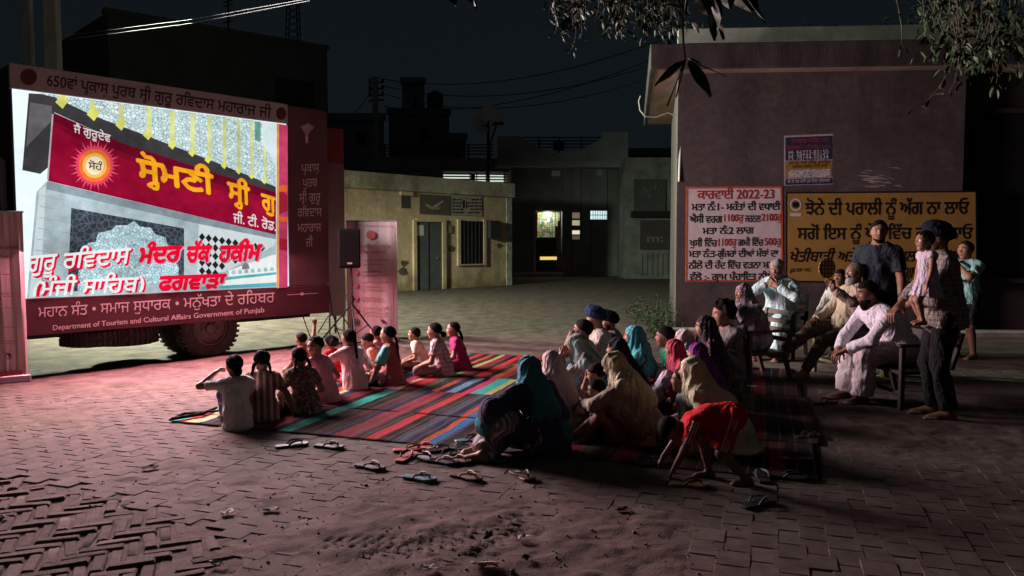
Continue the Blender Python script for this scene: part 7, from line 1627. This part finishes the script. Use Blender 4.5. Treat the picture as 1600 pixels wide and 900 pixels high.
# ------------------------------------------------------------------ chairs
def armchair(name, loc, rz, sh, w, dp, m, label, arms=True, back=.46, solid=False, group='chairs along the painted wall'):
    r = empty(name, loc, rz); tag(r, label, 'chair', group); w2 = w/2; t = .022
    b = MB(); b.box((-w2, -dp*.45, sh - .035), (w2, dp*.55, sh)); b.build('seat', m, r, bevel=.008)
    for sx2 in (-1, 1):
        b = MB(); b.box((sx2*(w2 - t) - t, dp*.55 - 2*t, 0), (sx2*(w2 - t) + t, dp*.55, (sh + .22 if arms else sh - .036))); b.build('leg', m, r, bevel=.005)
        b = MB(); b.hull([(sx2*(w2 - t) - t, -dp*.45 - .09, 0), (sx2*(w2 - t) + t, -dp*.45 - .09, 0), (sx2*(w2 - t) + t, -dp*.45 - .05, 0), (sx2*(w2 - t) - t, -dp*.45 - .05, 0)], [(sx2*(w2 - t) - t, -dp*.45 - .005, sh - .04), (sx2*(w2 - t) + t, -dp*.45 - .005, sh - .04), (sx2*(w2 - t) + t, -dp*.45 + .04, sh - .04), (sx2*(w2 - t) - t, -dp*.45 + .04, sh - .04)]); b.build('leg', m, r)
        if arms:
            b = MB(); b.box((sx2*(w2 - t) - .028, -dp*.45 - .04, sh + .222), (sx2*(w2 - t) + .028, dp*.55 + .02, sh + .25)); b.build('armrest', m, r, bevel=.008)
    bk_ = MB()
    for sx2 in (-1, 1): bk_.hull([(sx2*(w2 - t) - t, -dp*.45 - .03, sh + .001), (sx2*(w2 - t) + t, -dp*.45 - .03, sh + .001), (sx2*(w2 - t) + t, -dp*.45 + .005, sh + .001), (sx2*(w2 - t) - t, -dp*.45 + .005, sh + .001)], [(sx2*(w2 - t) - t, -dp*.45 - .13, sh + back), (sx2*(w2 - t) + t, -dp*.45 - .13, sh + back), (sx2*(w2 - t) + t, -dp*.45 - .10, sh + back), (sx2*(w2 - t) - t, -dp*.45 - .10, sh + back)])
    for k in range(4 if not solid else 1):
        z0_, z1_ = (sh + .10 + k*.10, sh + .15 + k*.10) if not solid else (sh + .06, sh + back - .02); y0_ = -dp*.45 - .02 - (z0_ - sh)*.22; y1_ = -dp*.45 - .02 - (z1_ - sh)*.22
        bk_.hull([(-w2 + .04, y0_ - .012, z0_), (w2 - .04, y0_ - .012, z0_), (w2 - .04, y0_ + .008, z0_), (-w2 + .04, y0_ + .008, z0_)], [(-w2 + .04, y1_ - .012, z1_), (w2 - .04, y1_ - .012, z1_), (w2 - .04, y1_ + .008, z1_), (-w2 + .04, y1_ + .008, z1_)])
    bk_.build('backrest', m, r)
    b = MB(); b.box((-w2 + .045, dp*.55 - .035, sh*.4), (w2 - .045, dp*.55 - .012, sh*.4 + .03)); b.build('stretcher', m, r)
    return r
m_wood = mat('wood_brown', (.07, .035, .022), .5, .3, 6, .2, 80, .35, stretch=(4, 4, .6)); m_woodd = mat('wood_dark', (.03, .02, .017), .5, .3, 6, .2, 80, .35); m_met = mat('chair_metal', (.03, .03, .03), .5, .2, 5, 0, metal=.7); m_gold = mat('wood_pale', (.16, .12, .075), .5, .3, 6, .2, 80)
def seat_under(name, p, m, label, **kw):
    k, r, loc, rz = p; sh = float(k.pel[2] - .072*k.S); return armchair(name, (loc[0], loc[1], .0), rz, sh, kw.pop('w', .56), .50, m, label, **kw)
# ------------------------------------------------------------------ the people by the painted wall
p = person('old woman in a grey patterned shawl and pale trousers seated in the brown wooden armchair', 1162, 443, 588, 'chair', 26, [('kurta', 'kameez', C('print_slate', (.17, .15, .17), 'print', (.30, .27, .30), .7)), ('salwar', 'trousers', C('cotton_pale_violet', (.46, .42, .47)))], 'tied', hairm=M_GREY, kid=False, seed=42, skin=1, lean=9, slouch=20, fat=1.25, hl=(-.08, .32, .33), hr=(.05, .34, .33), el=(-.7, 0, -.6), scarfspec=('shoulder', C('shawl_slate', (.15, .135, .15), 'print', (.28, .25, .27), 1.2), 1.12), z0=0)
seat_under('wooden_armchair', p, m_wood, 'brown wooden armchair holding the old woman in the grey shawl')
person('child with a big mop of curly hair in front of the seated old woman', 1129, 470, 592, 'knees', 22, [('tee', 'shirt', C('cotton_smoke', (.16, .14, .14))), ('pants', 'trousers', C('cotton_smoke', (1,1,1)))], 'curly', seed=41, skin=0, hpitch=5, lean=4, z0=.03)
p = person('old man with white hair in a pale blue kurta covering his face with a hand', 1213, 404, 556, 'chair', 0, [('kurta', 'kurta', C('cotton_sky', (.40, .52, .56))), ('salwar', 'trousers', C('cotton_sky', (1,1,1)))], 'grey', hairm=M_GREY, kid=False, seed=43, skin=1, face=232, lean=8, slouch=12, hr=(.03, .19, .55), hl=(-.04, .21, .53), er=(1, .1, -.6), el=(-1, .1, -.6), pnr=(0, -1, 0), pnl=(0, -1, 0), hpitch=16, fat=1.12, beard=(M_GREY, 1.1), z0=0)
seat_under('metal_armchair', p, m_met, 'dark metal armchair holding the man in the pale blue kurta')
p = person('white shirted man mostly hidden behind the patterned hand fan', 1314, 420, 552, 'chair', 30, [('shirt', 'shirt', C('cotton_chalk', (.50, .49, .47))), ('pants', 'trousers', black)], 'short', kid=False, seed=44, skin=1, z0=0, lean=6)
seat_under('dark_chair', p, m_woodd, 'dark chair behind the man with the hand fan', arms=False)
p = person('grey bearded man in a beige shirt with outstretched legs, fanning himself', 1338, 409, 585, 'chair', 20, [('shirt', 'shirt', beige), ('pants', 'trousers', C('cotton_mocha', (.11, .08, .065)))], 'grey', hairm=M_GREYISH, kid=False, seed=45, skin=1, lean=-12, slouch=6, hl=(-.13, .22, .58), el=(-.8, .2, -1), hdl=(.0, .15, 1), pnl=(0, 1, .1), curl_l=80, hr=(.08, .20, .36), fr=(.05, .44, .16), fl=(-.05, .36, .035), kr=(.2, .3, 1), kl=(-.2, .4, 1), beard=(M_GREY, 1.6), z0=0, hpitch=-4, fat=1.15)
seat_under('pale_wood_armchair', p, m_gold, 'pale wooden armchair holding the man with the hand fan', w=.58)
kF, rF, lF, zF = p; hw_ = np.array(lF) + rotz(zF) @ (kF.wri[-1] + nrm(kF.wri[-1] - kF.elb[-1])*.06 + V(0, .02, .04))
b = MB(); fo = [(.005, 0), (.02, .08)] ; pts = [(.115*math.cos(a), .155 + .115*math.sin(a)) for a in [(-1.3 + 5.74*i/22) for i in range(23)]]
fr_ = [hw_ + np.array([x*.95, x*.30, z]) for x, z in [(-.008, .05)] + pts + [(.008, .05)]]; bk2 = [q + np.array([-.002, .006, 0]) for q in fr_]; n = len(fr_)
b.add(fr_ + bk2, [tuple(range(n))[::-1], tuple(n + i for i in range(n))] + [(i, (i+1) % n, n + (i+1) % n, n + i) for i in range(n)])
fan = empty('hand_fan', hw_); tag(fan, 'round straw hand fan with a gold lattice pattern in the bearded man’s raised hand', 'fan'); child_build(b, 'fan_blade', C('fan_gold', (.46, .34, .13), 'plaid', (.10, .06, .03), .9), fan)
b = MB(); b.tube([hw_ + np.array([0, 0, -.10]), hw_ + np.array([0, 0, .06])], .008, 6); child_build(b, 'handle', m_wood, fan)
p = person('bearded man in a white shirt and wide pale trousers bent forward on the bench', 1354, 437, 625, 'chair', 24, [('shirt', 'shirt', C('cotton_bright', (.60, .60, .66))), ('salwar', 'trousers', C('cotton_blush', (.56, .48, .49)))], 'short', kid=False, seed=46, skin=1, lean=22, slouch=22, hl=(-.03, .33, .30), hr=(.03, .34, .29), el=(-1, -.1, -.3), er=(1, -.1, -.3), beard=(M_HAIR, 1.3), z0=0, fat=1.15, hpitch=8, broad=1.08)
seat_under('dark_bench', p, m_woodd, 'wide dark wooden bench under the man in the white shirt', w=.95, solid=True, back=.34)
person('young man in a dark navy T-shirt standing against the ochre sign', 1374, 343, 585, 'stand', 0, [('tee', 'shirt', C('cotton_ink', (.020, .024, .033))), ('pants', 'trousers', black)], 'short', kid=False, seed=47, skin=0, face=222, hyaw=26, beard=(M_HAIR, .8), z0=0, fat=1.0, extra=lambda k, r, h: link_mesh('chest_print', (lambda vq: np_mesh('chest_print', *vq, [white]))(layer([(grow(pp, .0185), kk) for pp, kk in torso_prims(k)], .006, clips=[(k.mid + V(0, 0, .055), V(0, 0, 1)), (k.mid + V(0, 0, .043), V(0, 0, -1)), (k.mid + V(.12, 0, 0), V(1, 0, 0)), (k.mid + V(-.10, 0, 0), V(-1, 0, 0)), (k.mid + V(0, .04, 0), V(0, -1, 0))])), r), curl_r=30, curl_l=30)
kM, rM, lM, zM = person('turbaned man in a pale checked shirt and dark trousers carrying a toddler', 1468, 345, 652, 'stand', 8, [('loose_shirt', 'shirt', C('check_grey', (.24, .225, .20), 'plaid', (.14, .125, .11), .9)), ('pants', 'trousers', C('cotton_jet', (.012, .012, .014)))], None, kid=False, seed=48, skin=1, turban=(C('turban_midnight', (.010, .014, .028)), False), beard=(M_HAIR, 1.2), z0=0, hl=(-.07, .17, .57), hr=(.04, .20, .54), el=(-.8, -.4, -.8), er=(.9, .1, -.7), hdl=(.4, .8, 0), hyaw=-4, hands=(1,))
person('toddler in a white frock with bare legs held in the turbaned man’s arms', 1447, 376, 664, 'stand', 6, [('vest', 'bodice', C('cotton_pale_lavender', (.50, .46, .52))), ('skirt', 'skirt', C('frock_white', (.52, .48, .54), 'print', (.34, .30, .40), 1.2))], 'tied', kid=True, hsr=.21, seed=49, skin=2, S=.80, z0=.86, face=182, fr=(.045, .03, .045), fl=(-.045, .06, .04), kr=(0, 1, .3), kl=(0, 1, .3), hl=(-.17, .12, .36), pz=.47)
person('boy in a light aqua T-shirt standing at the end of the ochre sign', 1510, 375, 560, 'stand', 0, [('tee', 'shirt', C('cotton_light_aqua', (.26, .46, .46))), ('shorts', 'shorts', black)], 'short', kid=False, hsr=.148, seed=50, skin=0, face=205, hl=(-.02, .15, .78), el=(-.8, .3, -.8), hr=(.04, .16, .66), er=(1, .2, -.4), curl_l=50, z0=.0)
b = MB(); c_ = gp(1205, 590)
# ------------------------------------------------------------------ flip-flops, litter
def flipflop(px, py, rot, m, ms, label, L=.25, flip=False, cat='flip flop', z=None):
    g = gp(px, py); zz = max(0, float(ground_z(np.array([g[0]]), np.array([g[1]]))[0])) + .002 if z is None else z
    r = empty('flip_flop', (g[0], g[1], zz), math.radians(rot)); tag(r, label, cat, 'footwear left at the edge of the rugs')
    w = [(-.5, .0), (-.49, .12), (-.44, .155), (-.3, .16), (-.1, .14), (.1, .165), (.28, .20), (.42, .185), (.49, .10), (.5, 0)]
    out_ = [(x*L, y*L) for x, y in w] + [(x*L, -y*L*.93) for x, y in w[-2:0:-1]]; n = len(out_)
    z_ = lambda x: .012*max(0, (x/L - .2))*2 + .004*max(0, -x/L)
    b = MB(); bot = [(x, y, z_(x)) for x, y in out_][::-1]; top = [(x*.985, y*.97, z_(x) + .017) for x, y in out_][::-1]
    b.hull(bot[::-1], top[::-1]); b.build('sole', m, r, bevel=.003)
    toe = np.array([.30*L, .02*L, .022]); b = MB()
    for s in (1, -1):
        e = np.array([-.12*L, s*.15*L, .016]); mid = (toe + e)/2 + np.array([.02*L, s*.05*L, .026]); b.tube([toe - np.array([0, 0, .01]), toe + np.array([0, s*.006, .018]), mid, e*.6 + mid*.4 + np.array([0, s*.006, .012]), e], [.005, .006, .008, .008, .006], 6)
    b.build('strap', ms, r); return r
FB, FD, FR, FT, FG, FP = mat('rubber_black', (.02, .018, .02), .55, .3, 20, .1), mat('rubber_brown', (.09, .05, .04), .6, .3, 20, .1), mat('rubber_red', (.30, .05, .04), .55, .3, 20, .1), mat('rubber_teal', (.05, .14, .16), .55, .3, 20, .1), mat('rubber_grey', (.16, .15, .15), .6, .3, 20, .1), mat('rubber_tan', (.30, .17, .10), .6, .3, 20, .1)
for a in [(456, 698, 25, FB, FB, 'black flip flop lying alone just off the rug, nearest the children'), (514, 700, -20, FB, FD, 'black flip flop second in the row beside the rug edge'), (578, 732, -30, FB, FG, 'black flip flop with a grey strap alone on the bare pavers'), (655, 750, -25, FT, FB, 'dark teal flip flop lying flat on the open pavers below the heap'),
          (640, 705, 10, FR, FP, 'rust coloured sandal touching the rug at the top of the heap'), (660, 702, -15, FP, FR, 'tan sandal beside the rust coloured one'), (636, 717, 70, FR, FB, 'red soled flip flop at the side of the heap nearest the lone teal one'), (660, 717, -40, FG, FB, 'grey flip flop in the heap beside the red soled one'), (685, 706, 15, FB, FG, 'black flip flop high in the heap with a grey strap'), (700, 714, 40, FB, FB, 'all black flip flop in the middle of the heap'), (692, 724, -25, FB, FP, 'black flip flop with a tan strap low in the heap'), (712, 722, -30, FD, FP, 'brown flip flop with a tan strap in the heap'), (716, 704, 5, FB, FT, 'black flip flop with a teal strap close to the teal shawl'), (728, 748, -35, FD, FP, 'brown flip flop with a tan strap lying below the heap'), (748, 719, -15, FT, FT, 'teal flip flop by the hem of the teal shawl'), (768, 720, -20, FT, FG, 'teal flip flop with a grey strap, last one by the shawl hem'), (815, 746, -60, FD, FG, 'brown flip flop lying by itself in front of the teal shawl'),
          (735, 690, 20, FT, FB, 'dark flip flop half under the striped trousers'), (1000, 724, -10, FB, FB, 'black sandal on the rug beside the bending boy’s head'), (1022, 727, 15, FB, FG, 'second dark sandal on the rug near the bending boy’s hands'), (1077, 760, -12, FP, FD, 'tan sandal worn on the forward foot of the bending boy'),
          (1191, 748, 80, FB, FG, 'black flip flop standing at the dark end of the rugs'), (1184, 790, 30, FB, FG, 'black flip flop on bare pavers below the dark end of the rugs'), (1232, 748, -20, FB, FB, 'dark sandal in the shade right of the rugs, nearer the pavers'), (1243, 720, -10, FB, FB, 'dark sandal in the shade right of the rugs, nearer the bench'), (1290, 632, 15, FD, FB, 'brown sandal in front of the bench'), (1262, 684, 20, FB, FG, 'black sandal lying in the dust between rugs and bench')]:
    flipflop(*a)

def scrap(px, py, w, h, m, label, rot=0, seed=0, name='paper_scrap', group='litter on the ground'):
    g = gp(px, py); zz = max(0, float(ground_z(np.array([g[0]]), np.array([g[1]]))[0])) + .006; r_ = random.Random(seed); n = 5; vs = []
    for i in range(n):
        for j in range(4): vs.append(((i/(n-1) - .5)*w + r_.uniform(-1, 1)*w*.06, (j/3 - .5)*h + r_.uniform(-1, 1)*h*.1, zz*0 + r_.uniform(0, .016) + .004))
    fs = [(i*4 + j, (i+1)*4 + j, (i+1)*4 + j + 1, i*4 + j + 1) for i in range(n-1) for j in range(3)]
    b = MB(); b.add(vs, fs); lo = [(x, y, z - .002) for x, y, z in vs]; b.add(lo, [f[::-1] for f in fs]); o = b.build(name, m); o.location = (g[0], g[1], zz); o.rotation_euler = (0, 0, math.radians(rot)); tag(o, label, 'litter', group)
m_pap = mat('paper_pale', (.30, .27, .26), .8, .15, 20, .1); m_wrap = mat('wrapper_dark', (.035, .024, .022), .95, .4, 20, .1, 60, .05)
for a in [(423, 799, .09, .05, m_pap, 'oblong white paper scrap by the pavers', 10, 1), (355, 804, .07, .06, m_pap, 'crumpled pale scrap beside the oblong one', 30, 2), (235, 734, .10, .06, m_wrap, 'dark crumpled wrapper on the dusty pavers', 20, 3), (5, 812, .05, .03, m_pap, 'white scrap on the brick lane at the picture edge', 0, 4), (340, 884, .08, .04, m_pap, 'pale torn scrap lying across the bricks', 0, 5), (817, 846, .07, .05, m_pap, 'pale crumpled scrap in the middle of the loose dust', 45, 6), (972, 799, .08, .04, m_wrap, 'brown leaf like scrap on the dust near the rugs', 10, 7), (1176, 606, .10, .06, m_pap, 'pale scrap beside the brown armchair leg', 10, 8), (823, 880, .06, .04, m_wrap, 'dark scrap at the bottom of the loose dust', 60, 9), (757, 891, .13, .05, mat('dry_leaf', (.36, .24, .17), .8), 'curled tan dry leaf lying at the bottom edge of the dust', -5, 11), (670, 893, .07, .05, m_pap, 'pale scrap at the lowest edge of the dust', 20, 10)]: scrap(*a)
# things under the chairs
g = gp(1160, 576); b = MB(); b.box((-.10, -.09, 0), (.10, .09, .10)); o = b.build('blue_packet', mat('plastic_blue', (.03, .20, .42), .5), bevel=.02, origin=None); o.location = tuple(g); o.rotation_euler = (0, 0, .3); tag(o, 'small blue packet standing behind the brown armchair leg', 'packet')
g = gp(1122, 586); b = MB(); b.box((-.12, -.05, 0), (.12, .05, .03)); o = b.build('red_sandal', mat('plastic_red', (.42, .02, .02), .5), bevel=.012); o.location = tuple(g); o.rotation_euler = (0, 0, .2); tag(o, 'red slipper on the ground under the old woman’s foot', 'slipper')
